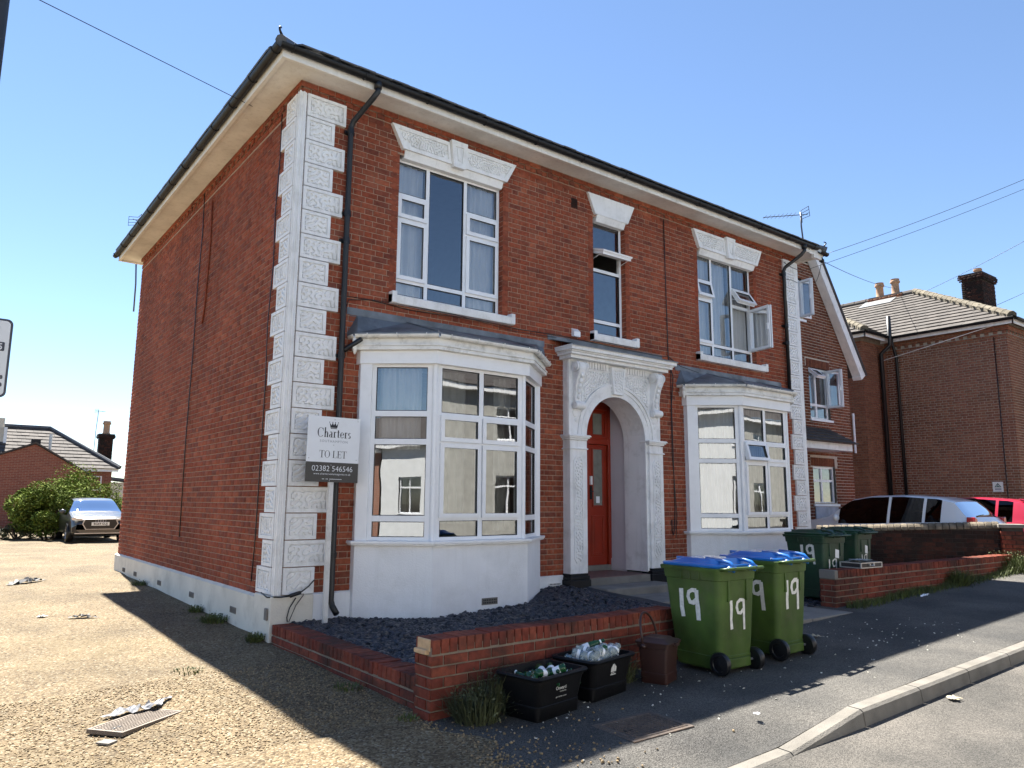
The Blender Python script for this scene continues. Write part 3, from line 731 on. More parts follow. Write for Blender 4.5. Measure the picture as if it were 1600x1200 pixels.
# lintels and sills of the upper windows
def lintel(cx, wt, wb, zb, zt2, pat):
    mb = MB(); c0 = -0.02
    out = [(cx-wb, zb), (cx+wb, zb), (cx+wt, zt2), (cx-wt, zt2)]
    mb.prism(FF, out, c0, 0.049 if pat else .055)
    mb.prism(Fr(FF(cx-wb+0.05, 0, 0), (0, -1, 0), (0, 0, 1), (1, 0, 0)), [(-0.13, zb-0.10), (0.0, zb-0.10), (0.045, zb), (-0.13, zb)], 0, 2*wb-0.1)
    if pat:
        for s in (-1, 1):
            x0, x1 = (cx-wt, cx-0.13) if s < 0 else (cx+0.13, cx+wt)
            m0 = 0.055
            if s < 0: quad = [(cx-wb+0.0+m0*0.9, zb+m0), (cx-0.10-m0, zb+m0), (cx-0.14-m0*.6, zt2-m0), (cx-wt+m0*1.6, zt2-m0)]; outer = [(cx-wb, zb), (cx-0.10, zb), (cx-0.145, zt2), (cx-wt, zt2)]
            else: quad = [(cx+0.10+m0, zb+m0), (cx+wb-m0*.9, zb+m0), (cx+wt-m0*1.6, zt2-m0), (cx+0.14+m0*.6, zt2-m0)]; outer = [(cx+0.10, zb), (cx+wb, zb), (cx+wt, zt2), (cx+0.145, zt2)]
            mb.ring(FF, outer, quad, 0.045, 0.070)
            P = np.array(quad)
            def mask(U, Wv, P=P):
                d = None
                for i in range(4):
                    a, b = P[i], P[(i+1) % 4]; t = (b-a)/np.linalg.norm(b-a)
                    s_ = t[0]*(Wv-a[1])-t[1]*(U-a[0]); d = s_ if d is None else np.minimum(d, s_)
                # clipped corners give the cartouche outline
                cut = None
                for i in range(4):
                    dd = np.hypot(U-P[i][0], Wv-P[i][1])-0.07; d = np.minimum(d, dd)
                return d
            worm_panel(mb, FF, P[:, 0].min(), P[:, 0].max(), P[:, 1].min(), P[:, 1].max(), 0.020, 0.0058, 0.0495, mask, seed=int(cx*10)+s, thr=-.55, field=WORML)
    ob = mb.build('window_lintel', WHITE, house)
    if pat:
        mb = MB(); mb.prism(FF, [(cx-0.095, zb-0.045), (cx+0.095, zb-0.045), (cx+0.135, zt2+0.03), (cx-0.135, zt2+0.03)], 0.05, 0.10)
        mb.ring(FF, [(cx-0.095, zb-0.045), (cx+0.095, zb-0.045), (cx+0.135, zt2+0.03), (cx-0.135, zt2+0.03)], [(cx-0.045, zb+0.03), (cx+0.045, zb+0.03), (cx+0.07, zt2-0.05), (cx-0.07, zt2-0.05)], 0.10, 0.115)
        mb.prism(FF, [(cx-0.02, zb+0.06), (cx+0.02, zb+0.06), (cx+0.04, zt2-0.08), (cx-0.04, zt2-0.08)], 0.10, 0.112); mb.build('keystone', WHITE, ob)
lintel(2.25, 1.035, 0.865, 6.20, 6.51, True); lintel(5.29, 0.535, 0.375, 6.17, 6.50, False); lintel(8.40, 1.045, 0.885, 6.17, 6.50, True)
def sill(x0, x1, z):
    mb = MB(); F = Fr(FF(x0, 0, 0), (0, -1, 0), (0, 0, 1), (1, 0, 0))
    mb.prism(F, [(-0.1, z-0.13), (0.10, z-0.13), (0.115, z-0.03), (0.10, z-0.02), (-0.1, z+0.02)], 0, x1-x0)
    for a in (x0, x1-0.07): mb.fbox(FF, a, a+0.07, z-0.125, z+0.025, -0.05, 0.112)
    mb.build('window_sill', WHITE, house, bevel=0.006)
sill(1.27, 3.25, 4.20); sill(4.81, 5.83, 4.20); sill(7.39, 9.43, 4.20)

# upvc windows: frame bars, sashes (open or shut), panes, curtains
PANE_N = [0]
def pane(F, a0, a1, b0, b1, c, par, mat=GLASS):
    mb = MB(); mb.quad(F(a0, b0, c), F(a1, b0, c), F(a1, b1, c), F(a0, b1, c)); return mb.build('pane', mat, par)
def sash(F, a0, a1, b0, b1, par, hinge=None, ang=0.0, c=0.0, w=0.052):
    if hinge == 'top': Q = Fr(F(a0, b1, c), F.u, F.v*math.cos(ang)-F.n*math.sin(ang), F.n*math.cos(ang)+F.v*math.sin(ang)); A = (0, a1-a0, -(b1-b0), 0)
    elif hinge == 'right': Q = Fr(F(a1, b0, c), F.u*math.cos(ang)-F.n*math.sin(ang), F.v, F.n*math.cos(ang)+F.u*math.sin(ang)); A = (-(a1-a0), 0, 0, b1-b0)
    elif hinge == 'left': Q = Fr(F(a0, b0, c), F.u*math.cos(ang)+F.n*math.sin(ang), F.v, F.n*math.cos(ang)-F.u*math.sin(ang)); A = (0, a1-a0, 0, b1-b0)
    else: Q = F.at(a0, b0, c); A = (0, a1-a0, 0, b1-b0)
    mb = MB(); mb.frame(Q, *A, w, 0.0, 0.03); mb.frame(Q, A[0]+.012, A[1]-.012, A[2]+.012, A[3]-.012, w-0.02, -0.045, 0.0)
    mb.ring(Q, [(A[0],A[2]),(A[1],A[2]),(A[1],A[3]),(A[0],A[3])], [(A[0]+w,A[2]+w),(A[1]-w,A[2]+w),(A[1]-w,A[3]-w),(A[0]+w,A[3]-w)], -0.045, -0.0449)
    ob = mb.build('sash', UPVC, par, bevel=0.004, seg=1)
    g = MB(); g.frame(Q, A[0]+w-0.006, A[1]-w+0.006, A[2]+w-0.006, A[3]-w+0.006, 0.007, 0.002, 0.022); g.build('gasket', GASKET, par)
    if hinge:
        h = MB()
        if hinge == 'top':
            for aa in (A[0]+0.02, A[1]-0.02): h.tube([Q(aa, A[2]*0.8, -0.04), F(a0+aa, b1+A[2]*0.55, c-0.03)], 0.006, 5)
        else: h.fbox(Q, A[0]+0.015 if hinge == 'right' else A[1]-.04, A[0]+0.04 if hinge == 'right' else A[1]-.015, (A[2]+A[3])/2-0.06, (A[2]+A[3])/2+0.06, -0.075, -0.045)
        h.build('window_handle', UPVC, par)
    pane(Q, A[0]+w-0.01, A[1]-w+0.01, A[2]+w-0.01, A[3]-w+0.01, 0.002, par); return ob
def curtain(F, a0, a1, b0, b1, c, par, mat=CURT, fold=0.09, amp=0.022, seed=0, gather=0.0):
    r = random.Random(seed); n = max(10, int((a1-a0)/0.012)); vs = []; k = 6
    ph = r.uniform(0, 6)
    for j in range(k+1):
        t = j/k; z = b0+(b1-b0)*t
        for i in range(n+1):
            s = i/n; u = a0+(a1-a0)*s
            w = math.sin(2*math.pi*u/fold+ph+1.2*math.sin(u*9+seed))+0.5*math.sin(2*math.pi*u/(fold*2.3)+seed)+0.3*math.sin(u*31+2*t)
            if gather: u = u+gather*(1-abs(2*t-1))*(0.5-s)*0.0
            vs.append(F(u, z, c+amp*w*(0.75+0.25*(1-t))))
    fs = [(j*(n+1)+i, j*(n+1)+i+1, (j+1)*(n+1)+i+1, (j+1)*(n+1)+i) for j in range(k) for i in range(n)]
    mb = MB(); mb.add(vs, fs); return mb.build('curtain', mat, par, smooth=True)
def window(F, bars, fixed, sashes, mat=UPVC, par=None, d0=-0.06, d1=0.0):
    """bars: (a0,a1,b0,b1[,proud]); fixed panes; sashes (a0,a1,b0,b1,hinge,angle)"""
    mb = MB()
    for b_ in bars: mb.fbox(F, b_[0], b_[1], b_[2], b_[3], d0, d1+(b_[4] if len(b_) > 4 else 0))
    ob = mb.build('window', mat, par or house, bevel=0.004, seg=1)
    g = MB()
    for p in fixed:
        pane(F, *p, -0.022, ob); g.frame(F, p[0]-.001, p[1]+.001, p[2]-.001, p[3]+.001, 0.007, -0.024, -0.004)
    if fixed: g.build('gasket', GASKET, ob, split=True)
    for s in sashes: sash(F, s[0], s[1], s[2], s[3], ob, *(s[4:6]))
    return ob
FW = FF.at(0, 0, -0.09)
ZT = (4.44, 5.29, 5.62)          # bottom transom, lower edge of vent, upper edge of vent
def tri_window(W, open_=False):
    u0, u1, v0, v1 = W; m1, m2 = u0+0.50, u1-0.60; t = 0.028; f = 0.05
    bars = [(u0, u0+f, v0, v1), (u1-f, u1, v0, v1), (u0, u1, v0, v0+0.045, -.001), (u0, u1, v1-0.055, v1, -.001), (m1-t, m1+t, v0, v1, .001), (m2-t, m2+t, v0, v1, .001), (u0, u1, ZT[0]-t, ZT[0]+t, -.002),
            (u0, m1, ZT[1]-t, ZT[1]+t, -.002), (m2, u1, ZT[1]-t, ZT[1]+t, -.002), (u0, m1, ZT[2]-t, ZT[2]+t, -.002), (m2, u1, ZT[2]-t, ZT[2]+t, -.002)]
    fx = [(u0+f, m1-t, v0+.045, ZT[0]-t), (m1+t, m2-t, v0+.045, ZT[0]-t), (m2+t, u1-f, v0+.045, ZT[0]-t), (m1+t, m2-t, ZT[0]+t, v1-.055), (u0+f, m1-t, ZT[2]+t, v1-.055), (m2+t, u1-f, ZT[2]+t, v1-.055)]
    sa = [(u0+f-.015, m1-t+.015, ZT[1]+t-.015, ZT[2]-t+.015, 'top' if open_ else None, R(13)), (m2+t-.015, u1-f+.015, ZT[1]+t-.015, ZT[2]-t+.015, 'top' if open_ else None, R(33)),
          (u0+f-.015, m1-t+.015, ZT[0]+t-.015, ZT[1]-t+.015), (m2+t-.015, u1-f+.015, ZT[0]+t-.015, ZT[1]-t+.015, 'right' if open_ else None, R(78))]
    return window(FW, bars, fx, sa)
w = tri_window(W1); FC = FF.at(0, 0, -0.20)
curtain(FC, 1.36, 1.84, 4.15, 6.1, 0, w, seed=1); curtain(FC, 2.52, 3.1, 4.15, 6.1, 0, w, seed=2)
w = tri_window(W3, True)
curtain(FC, 7.5, 8.0, 4.15, 6.1, 0, w, seed=3); curtain(FC, 8.02, 8.56, 4.3, 6.1, -0.03, w, seed=4); curtain(FC, 8.6, 9.2, 4.15, 6.1, 0, w, seed=5, mat=CURTG)
u0, u1, v0, v1 = W2; t = 0.028; f = 0.05
w = window(FW, [(u0, u0+f, v0, v1), (u1-f, u1, v0, v1), (u0, u1, v0, v0+.045, -.001), (u0, u1, v1-.055, v1, -.001)]+[(u0, u1, z-t, z+t, -.002) for z in ZT],
       [(u0+f, u1-f, v0+.045, ZT[0]-t), (u0+f, u1-f, ZT[0]+t, ZT[1]-t), (u0+f, u1-f, ZT[2]+t, v1-.055)], [(u0+f-.015, u1-f+.015, ZT[1]+t-.015, ZT[2]-t+.015, 'top', R(72))])

# rooms behind the glass (inward-facing boxes)
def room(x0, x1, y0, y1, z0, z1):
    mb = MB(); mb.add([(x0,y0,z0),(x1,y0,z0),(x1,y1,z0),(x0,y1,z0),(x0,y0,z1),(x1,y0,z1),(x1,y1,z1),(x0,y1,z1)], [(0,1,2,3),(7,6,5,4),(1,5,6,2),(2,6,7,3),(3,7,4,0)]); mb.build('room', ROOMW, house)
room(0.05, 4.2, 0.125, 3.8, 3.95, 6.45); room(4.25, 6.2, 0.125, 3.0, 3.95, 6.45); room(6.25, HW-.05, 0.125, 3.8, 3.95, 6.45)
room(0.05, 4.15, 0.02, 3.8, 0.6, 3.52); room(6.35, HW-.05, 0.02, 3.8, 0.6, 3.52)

# bay windows
def bay(cx, o2):
    P = [(cx+a, b) for a, b in BAY]
    def band(off, z0, z1, mat, nm, par=house, bevel=0.0, back=0.0):
        q = offset_path(P, off); q[0] = (q[0][0], back); q[-1] = (q[-1][0], back)
        mb = MB(); mb.prism(Fr((0, 0, 0), (1, 0, 0), (0, 1, 0), (0, 0, 1)), [q[i] for i in range(len(q))], z0, z1); return mb.build(nm, mat, par, bevel=bevel)
    by = band(0.0, 0.05, 1.055, STUCCO, 'bay_window')
    by['label'] = 'white rendered bay left of the red door' if cx < 5 else 'white rendered bay right of the red door'
    band(0.05, 1.055, 1.075, WHITE, 'bay_sill', by, 0.006); band(0.065, 1.075, 1.107, UPVC, 'bay_sill', by, 0.006)
    WP = [(cx-1.355, 0.0), (cx-1.355, -0.10), (cx-0.685, -0.64), (cx+0.685, -0.64), (cx+1.355, -0.10), (cx+1.355, 0.0)]
    zb, zt_ = 1.107, 3.235; t = 0.036
    def face(a, b):
        d = V((b[0]-a[0], b[1]-a[1], 0)); u = d.normalized(); n = V((u.y, -u.x, 0)); return Fr((a[0], a[1], 0), u, (0, 0, 1), n), d.length
    rows = (1.365, 2.28, 2.62)
    for (ia, kind) in ((1, 'cant'), (2, 'front'), (3, 'cant2')):
        F, ln = face(WP[ia], WP[ia+1]); e0 = 0.035
        if kind != 'front':
            bars = [(0.0, 0.135 if kind == 'cant' else 0.08, zb, zt_), (ln-(0.10 if kind == 'cant' else .12), ln, zb, zt_), (0, ln, zb, zb+.045, -.001), (0, ln, zt_-.045, zt_, -.001)]+[(0, ln, z-t, z+t, -.002) for z in rows]
            l, r_ = (0.135, ln-.10) if kind == 'cant' else (0.08, ln-.12)
            fx = [(l, r_, zb+.045, rows[0]-t), (l, r_, rows[0]+t, rows[1]-t), (l, r_, rows[1]+t, rows[2]-t), (l, r_, rows[2]+t, zt_-.045)]; sa = []
        else:
            m = ln/2; q = 0.095
            bars = [(0, q, zb, zt_), (ln-q, ln, zb, zt_), (0, ln, zb, zb+.045, -.001), (0, ln, zt_-.045, zt_, -.001), (m-.034, m+.034, zb, zt_, .001)]+[(0, ln, z-t*.7, z+t*.7, -.002) for z in rows]
            fx = [(q, m-.034, zb+.045, rows[0]-t*.7), (m+.034, ln-q, zb+.045, rows[0]-t*.7), (q, m-.034, rows[2]+t*.7, zt_-.045), (m+.034, ln-q, rows[2]+t*.7, zt_-.045)]
            sa = [(q-.02, m-.012, rows[0]+t*.3, rows[1]-t*.3), (m+.012, ln-q+.02, rows[0]+t*.3, rows[1]-t*.3),
                  (q-.02, m-.012, rows[1]+t*.3, rows[2]-t*.3, 'top' if o2 else None, R(14)), (m+.012, ln-q+.02, rows[1]+t*.3, rows[2]-t*.3, None, 0)]
        mb = MB()
        for b_ in bars: mb.fbox(F, b_[0], b_[1], b_[2], b_[3], -0.06, b_[4] if len(b_) > 4 else 0)
        wo = mb.build('window', UPVC, house, bevel=0.004, seg=1)
        g = MB()
        for p in fx: pane(F, *p, -0.022, wo); g.frame(F, p[0]-.001, p[1]+.001, p[2]-.001, p[3]+.001, 0.007, -0.024, -0.004)
        g.build('gasket', GASKET, wo, split=True)
        for s in sa: sash(F, s[0], s[1], s[2], s[3], wo, *(s[4:6]), c=0.001)
        if cx < 5:
            if kind == 'cant': curtain(F, 0.14, 0.66, 2.2, 3.22, -0.2, wo, CURT, seed=8)
            if kind == 'front': curtain(F, 0.06, 0.62, 1.3, 3.2, -0.25, wo, CURTG, seed=9, fold=0.12); curtain(F, 1.05, 1.33, 1.2, 3.2, -0.25, wo, CURTG, seed=10)
        else:
            curtain(F, 0.05, ln-0.05, 1.15, 3.2, -0.17, wo, CURTG, fold=0.075, seed=11+ia)
    # corner posts and jambs
    mb = MB()
    for ia in (2, 3): mb.tube([(WP[ia][0], WP[ia][1]+0.012, zb), (WP[ia][0], WP[ia][1]+0.012, zt_)], 0.036, 10)
    for s in (-1, 1): mb.box(cx+s*1.37-0.035, cx+s*1.37+0.035, -0.115, 0.05, zb, zt_)
    mb.build('bay_post', UPVC, by, angle=40, split=True)
    F, ln = face((cx-1.40, -0.10), (cx-1.31, -0.172)); mb = MB(); mb.fbox(F, -0.02, 0.12, zb, zt_, -0.05, 0.015); mb.build('bay_post', UPVC, by)
    band(0.022, 3.225, 3.385, UPVC, 'bay_fascia', by, 0.004); band(0.088, 3.385, 3.43, UPVCG, 'bay_fascia', by, 0.006); band(0.10, 3.43, 3.452, UPVCG, 'bay_fascia', by, 0.006)
    band(0.07, 3.452, 3.575, UPVCG, 'bay_fascia', by, 0.004)
    q = offset_path(P, 0.07+0.045); q[0] = (q[0][0], -0.02); q[-1] = (q[-1][0], -0.02)
    for i in range(1, 4) if True else (): gutter((*q[i], 3.565), (*q[i+1], 3.565), 0.45, UPVCG, 0.042, by)
    gutter((q[0][0], 0.0, 3.565), (*q[1], 3.565), 100, UPVCG, 0.042, by); gutter((*q[4], 3.565), (q[5][0], 0.0, 3.565), 100, UPVCG, 0.042, by)
    mb = MB(); x0, y0 = q[1]; mb.tube([(x0+.01, y0+.03, 3.55), (x0+.01, y0+.03, 3.45)], 0.034, 8); mb.lathe([(0.034, 0), (0.036, -0.04), (0.012, -0.12), (0.0, -0.125)], 8, (x0+.01, y0+.03, 3.45)); mb.build('gutter_outlet', UPVCG, by, smooth=True)
    # lead roof
    q = offset_path(P, 0.085); zt0, ztw = 3.60, 3.86; mb = MB()
    top = [(cx-1.55, 0.0), (cx-1.45, 0), (cx-0.75, 0), (cx+0.75, 0), (cx+1.45, 0), (cx+1.55, 0.0)]
    n = 6; eav = [(q[0][0]-.08, 0.0)]+q[1:5]+[(q[5][0]+.08, 0.0)]
    vs = [(*p, zt0) for p in eav]+[(p[0], p[1]-0.004, ztw) for p in top]+[(*p, zt0-0.045) for p in eav]
    fs = [(i, i+1, n+i+1, n+i) for i in range(n-1)]+[(2*n+i, 2*n+i+1, i+1, i) for i in range(n-1)]
    mb.add(vs, fs); mb.build('lead_roof', LEAD, by)
    mb = MB(); mb.fbox(FF, cx-1.60, cx+1.57, 3.84, 3.93, 0.0, 0.016)
    for s in (-1, 1):
        a = V((q[2 if s < 0 else 3][0], q[2][1], zt0+.004)); b = V((cx+s*0.75, -0.01, ztw)); mb.tube([a, b], 0.014, 6)
    mb.build('lead_flashing', LEAD, by)
bay(CX1, False); bay(CX2, True)
airbrick(FF, 2.30, 0.33, 0.70, CONC)

# ---------------------------------------------------------------- doorcase, lobby and door
DX, SP, RA = CXD, 2.56, 0.655
x0, x1 = 4.24, 6.26
def arch(r, n=24, z=SP): return [(DX+r*math.cos(math.pi-math.pi*i/n), z+r*math.sin(math.pi*i/n)) for i in range(n+1)]
mb = MB()
mb.prism(FF, [(x0, .5), (x0, 3.69), (x1, 3.69), (x1, .5), (DX+RA, .5)]+list(reversed(arch(RA)))+[(DX-RA, .5)], -0.05, 0.115)
case = mb.build('door_surround', WHITE, house)
def strip(r0, r1, c0, c1, mat=WHITE, nm='arch_moulding'):
    mb = MB(); n = 24; a, b = arch(r0, n), arch(r1, n)
    a = [(DX-r0, .52)]+a+[(DX+r0, .52)]; b = [(DX-r1, .52)]+b+[(DX+r1, .52)]; k = len(a)
    vs = [FF(*p, c1) for p in a]+[FF(*p, c1) for p in b]+[FF(*p, c0) for p in a]+[FF(*p, c0) for p in b]
    fs = []
    for i in range(k-1): fs += [(i, i+1, k+i+1, k+i), (2*k+i, 2*k+i+1, i+1, i), (k+i, k+i+1, 3*k+i+1, 3*k+i)]
    mb.add(vs, fs); mb.build(nm, mat, case)
strip(RA-0.012, RA+0.085, 0.09, 0.128); strip(RA+0.085, RA+0.11, 0.09, 0.142); strip(RA+0.11, RA+0.145, 0.09, 0.133); strip(RA+0.145, RA+0.185, 0.09, 0.155)
# spandrels
def spandrel(Um, Wm):
    rr = np.hypot(Um-DX, np.maximum(Wm-SP, 0)); d = rr-(RA+0.20)
    d = np.where(Wm < SP, np.abs(Um-DX)-(RA+.2), d)
    d = np.minimum(d, np.minimum(Um-(x0+0.27), (x1-0.27)-Um)); d = np.minimum(d, 3.565-Wm)
    return np.minimum(d, np.abs(Um-DX)-(0.11+0.12*(Wm-3.26)))
mb = MB(); worm_panel(mb, FF, x0+.27, x1-.27, SP+0.1, 3.57, 0.022, 0.0065, 0.1155, spandrel, 77, WORMS, -.2, 0.006); mb.build('spandrel_panel', WHITE, case)
mb = MB()
for i in range(24):
    a = x0+0.30+i*(x1-x0-0.6)/24
    if abs(a+.03-DX) < 0.17: continue
    mb.fbox(FF, a, a+0.042, 3.595, 3.69, 0.11, 0.15)
mb.build('dentil', WHITE, case, split=True)
mb = MB(); mb.fbox(FF, x0+.27, x1-.27, 3.575, 3.592, .11, .135); mb.build('dentil_band', WHITE, case)
mb = MB(); k = [(DX-0.105, 3.235), (DX+0.105, 3.235), (DX+0.155, 3.655), (DX-0.155, 3.655)]; ki = [(DX-0.075, 3.27), (DX+0.075, 3.27), (DX+0.12, 3.625), (DX-0.12, 3.625)]
mb.prism(FF, k, 0.1, 0.175); mb.ring(FF, k, ki, 0.175, 0.19)
KA = np.array(ki)
def kmask(U, Wv):
    d = None
    for i in range(4):
        a, b = KA[i], KA[(i+1) % 4]; t = (b-a)/np.linalg.norm(b-a); s_ = t[0]*(Wv-a[1])-t[1]*(U-a[0]); d = s_ if d is None else np.minimum(d, s_)
    return d
worm_panel(mb, FF, DX-.12, DX+.12, 3.27, 3.625, 0.016, 0.006, 0.1755, kmask, 9, WORMS, -.2, 0.006); mb.build('keystone', WHITE, case)
# pilasters, capitals, black bases, scroll brackets
for s in (-1, 1):
    a, b = (x0-.004, x0+0.315) if s < 0 else (x1-0.315, x1+.004); c = 0.165
    mb = MB(); mb.fbox(FF, a, b, 0.553, 2.47, 0.002, c); mb.fbox(FF, a+0.01, b-0.02, 2.4, 3.69, 0.0, 0.135)
    cx = (a+b)/2; hw = 0.092; z0, z1 = 0.70, 2.25
    def outline(e): return [(cx-hw+e, z0+.07+e), (cx-hw+.05+e, z0+e), (cx+hw-.05-e, z0+e), (cx+hw-e, z0+.07+e), (cx+hw-e, z1-.07-e), (cx+hw-.05-e, z1-e), (cx-hw+.05+e, z1-e), (cx-hw+e, z1-.07-e)]
    mb.ring(FF, outline(0), outline(0.018), c, c+0.014)
    def pm(U, Wv, cx=cx): return np.minimum(hw-0.02-np.abs(U-cx), np.minimum(Wv-z0-.02-0.9*np.maximum(0, np.abs(U-cx)-.03), z1-.02-Wv-0.9*np.maximum(0, np.abs(U-cx)-.03)))
    worm_panel(mb, FF, cx-hw+.015, cx+hw-.015, z0+.015, z1-.015, 0.018, 0.006, c+0.0005, pm, 30+s, WORMS, -.2, 0.006)
    for z in (1.02, 1.55): mb.fbox(FF, a-0.001, b+0.001, z, z+.004, c-.02, c+.0015)
    mb.build('pilaster', WHITE, case)
    mb = MB()
    for (z, h, e) in ((2.345, 0.018, 0.025), (2.363, 0.01, 0.012), (2.485, 0.025, 0.02), (2.51, 0.022, 0.042), (2.532, 0.016, 0.06), (2.548, 0.012, 0.05)): mb.fbox(FF, a-e, b+e, z, z+h, 0, c+e)
    mb.build('capital', WHITE, case, bevel=0.004)
    mb = MB(); mb.fbox(FF, a-0.045, b+0.04, 0.30, 0.47, -0.02, c+0.05); mb.fbox(FF, a-0.03, b+0.025, 0.47, 0.52, -0.02, c+0.035); mb.fbox(FF, a-0.015, b+0.012, 0.52, 0.555, -0.02, c+0.018)
    mb.build('pilaster_base', BLACKG, case, bevel=0.008)
    # scroll bracket: S profile in the side plane, drawn across its width
    B = Fr(FF(cx-0.10, 0, 0.13), (0, -1, 0), (0, 0, 1), (1, 0, 0)); w = 0.20 if s < 0 else 0.20
    prof = [(0, 2.93), (0.03, 2.95), (0.055, 3.0), (0.052, 3.06), (0.05, 3.12), (0.055, 3.2), (0.07, 3.3), (0.10, 3.4), (0.14, 3.47), (0.165, 3.53), (0.165, 3.59), (0.135, 3.64), (0.09, 3.655), (0, 3.655)]
    mb = MB(); mb.prism(B, prof, 0.02, w-0.02)
    mb.tube([B(0.062, 3.0, 0.0), B(0.062, 3.0, w)], 0.058, 14); mb.tube([B(0.062, 3.0, -0.01), B(0.062, 3.0, w+0.01)], 0.026, 10)
    for e in (0.0, w): mb.tube([B(0.095, 3.575, e-0.012), B(0.095, 3.575, e+0.012)], 0.075, 14); mb.tube([B(0.095, 3.575, e-0.02), B(0.095, 3.575, e+0.02)], 0.035, 10)
    for e in (0.035, w-0.035): mb.tube([B(p[0]+0.004, p[1], e) for p in prof[2:-1]], 0.012, 6)
    for i in range(5): mb.sphere(B(0.062+0.02*i*i/4, 3.13+0.08*i, w/2), 0.035, 0.03, 0.045, 8, 5)
    mb.sphere(B(0.0, 2.88, w/2), 0.085, 0.03, 0.075, 10, 6); mb.sphere(B(0.0, 2.80, w/2), 0.05, 0.025, 0.06, 8, 5)
    for i in range(4): mb.sphere(B(0.01, 2.9, 0.03+i*(w-.06)/3), 0.022, 0.02, 0.03, 6, 4)
    mb.build('scroll_bracket', WHITE, case, angle=40)
mb = MB()
for (z, h, c, e) in ((3.69, 0.05, 0.27, 0.07), (3.74, 0.035, 0.33, 0.11), (3.775, 0.02, 0.35, 0.125), (3.795, 0.05, 0.385, 0.155), (3.845, 0.022, 0.40, 0.165)):
    mb.fbox(FF, x0-e, x1+e, z, z+h, -0.0, c)
mb.build('cornice', WHITE, case, bevel=0.006)
mb = MB(); mb.add([FF(x0-.165, 3.868, .41), FF(x1+.165, 3.868, .41), FF(x1+.20, 3.985, .004), FF(x0-.26, 3.985, .004), FF(x0-.165, 3.85, .41), FF(x1+.165, 3.85, .41)], [(0, 1, 2, 3), (4, 5, 1, 0)])
mb.fbox(FF, x0-.3, x1+.22, 3.97, 4.04, 0, .014); mb.build('lead_roof', LEAD, case)
# arch reveal, lobby
mb = MB(); n = 24; a = [(DX-RA, .5)]+arch(RA, n)+[(DX+RA, .5)]
for i in range(len(a)-1): mb.quad(FF(*a[i], -.05), FF(*a[i+1], -.05), FF(*a[i+1], -.36), FF(*a[i], -.36))
mb.build('arch_reveal', WHITE, case, angle=30)
LOB = M('pale_lilac_wall_paint', (0.62, 0.60, 0.63), 0.7, 0.04, 2, dirt=((0.45, 0.43, 0.44), 0.3, 2))
mb = MB(); lx0, lx1 = DX-RA-0.03, DX+RA+0.03; zd = 0.55
mb.quad((lx0, .36, .4), (lx0, 1.0, .4), (lx0, 1.0, 3.3), (lx0, .36, 3.3)); mb.quad((lx1, .36, .4), (lx1, 1.0, .4), (lx1, 1.0, 3.3), (lx1, .36, 3.3)); mb.quad((lx0, .36, 3.3), (lx1, .36, 3.3), (lx1, 1.0, 3.3), (lx0, 1.0, 3.3))
mb.box(lx1-0.015, lx1, 0.36, 0.74, 0.5, 0.66); mb.build('lobby_wall', LOB, house)
TILEF = M('terracotta_floor_tile', (0.20, 0.12, 0.10), 0.6, 0.2, 9)
mb = MB(); mb.box(lx0-.1, lx1+.1, -0.17, 1.0, 0.3, 0.47); fl = mb.build('lobby_floor', CONC, house)
tmesh = None; k = 0
for i in range(9):
    for q in range(8):
        if tmesh is None:
            mb = MB(); mb.box(-0.069, 0.069, -0.069, 0.069, 0, 0.008); o = mb.build('floor_tile', TILEF, fl, world=False); tmesh = o.data
        else: o = bpy.data.objects.new('floor_tile', tmesh); COL.objects.link(o); o.parent = fl
        o.location = (lx0+0.07+i*0.1455, -0.09+q*0.1415, 0.468)
mb = MB(); FD = Fr((DX, 0.72, 0), (1, 0, 0), (0, 0, 1), (0, -1, 0))
mb.fbox(FD, -0.66, 0.66, .47, .56, -.05, 0.03); mb.build('door_sill', CONC, house)
mb = MB()
for a, b, c, d in ((-.69, -.63, .55, 3.25), (.63, .69, .55, 3.25), (-.63, .63, 2.53, 2.62), (-.63, .63, 3.12, 3.25)): mb.fbox(FD, a, b, c, d, -.08, .02)
df = mb.build('door_frame', RED, house, bevel=.006)
mb = MB(); mb.fbox(FD, -.63, .63, 2.62, 3.12, -.05, -.02); mb.frame(FD, -.63, .63, 2.62, 3.12, .05, -.02, 0.0); mb.build('transom_panel', RED, df)
FROST = M('frosted_door_glass', (0.22, 0.22, 0.19), 0.25, 0.1, 8)
for a in (-0.41, 0.41):
    mb = MB(); mb.fbox(FD, a-.10, a+.10, 2.70, 3.05, -.02, -.008); mb.build('pane', FROST, df)
mb = MB(); mb.fbox(FD, -.625, .625, .56, 2.525, -.07, -.025)
for a in (-0.41, 0.41):
    mb.frame(FD, a-.125, a+.125, 1.50, 2.47, .025, -.026, -.008); mb.frame(FD, a-.14, a+.14, .70, 1.36, .03, -.026, -.01); mb.prism(FD, [(a-.09, .76), (a+.09, .76), (a+.09, 1.30), (a-.09, 1.30)], -.026, -.013)
dr = mb.build('door', RED, house, bevel=.004)
for a in (-0.41, 0.41):
    mb = MB(); mb.fbox(FD, a-.10, a+.10, 1.525, 2.445, -.026, -.016); mb.build('pane', FROST, dr)
mb = MB(); mb.fbox(FD, 0.37, .45, 1.56, 1.67, -.015, -.0135); mb.build('door_sticker', UPVC, dr)
for a in (-.43,):
    mb = MB(); mb.fbox(FD, a-.02, a+.02, 1.86, 2.0, -.025, .0); mb.build('door_latch', UPVC, dr)
mb = MB(); mb.fbox(FD, -.05, .05, 1.50, 1.55, -.025, -.01); mb.build('letter_plate', STEELM, dr)
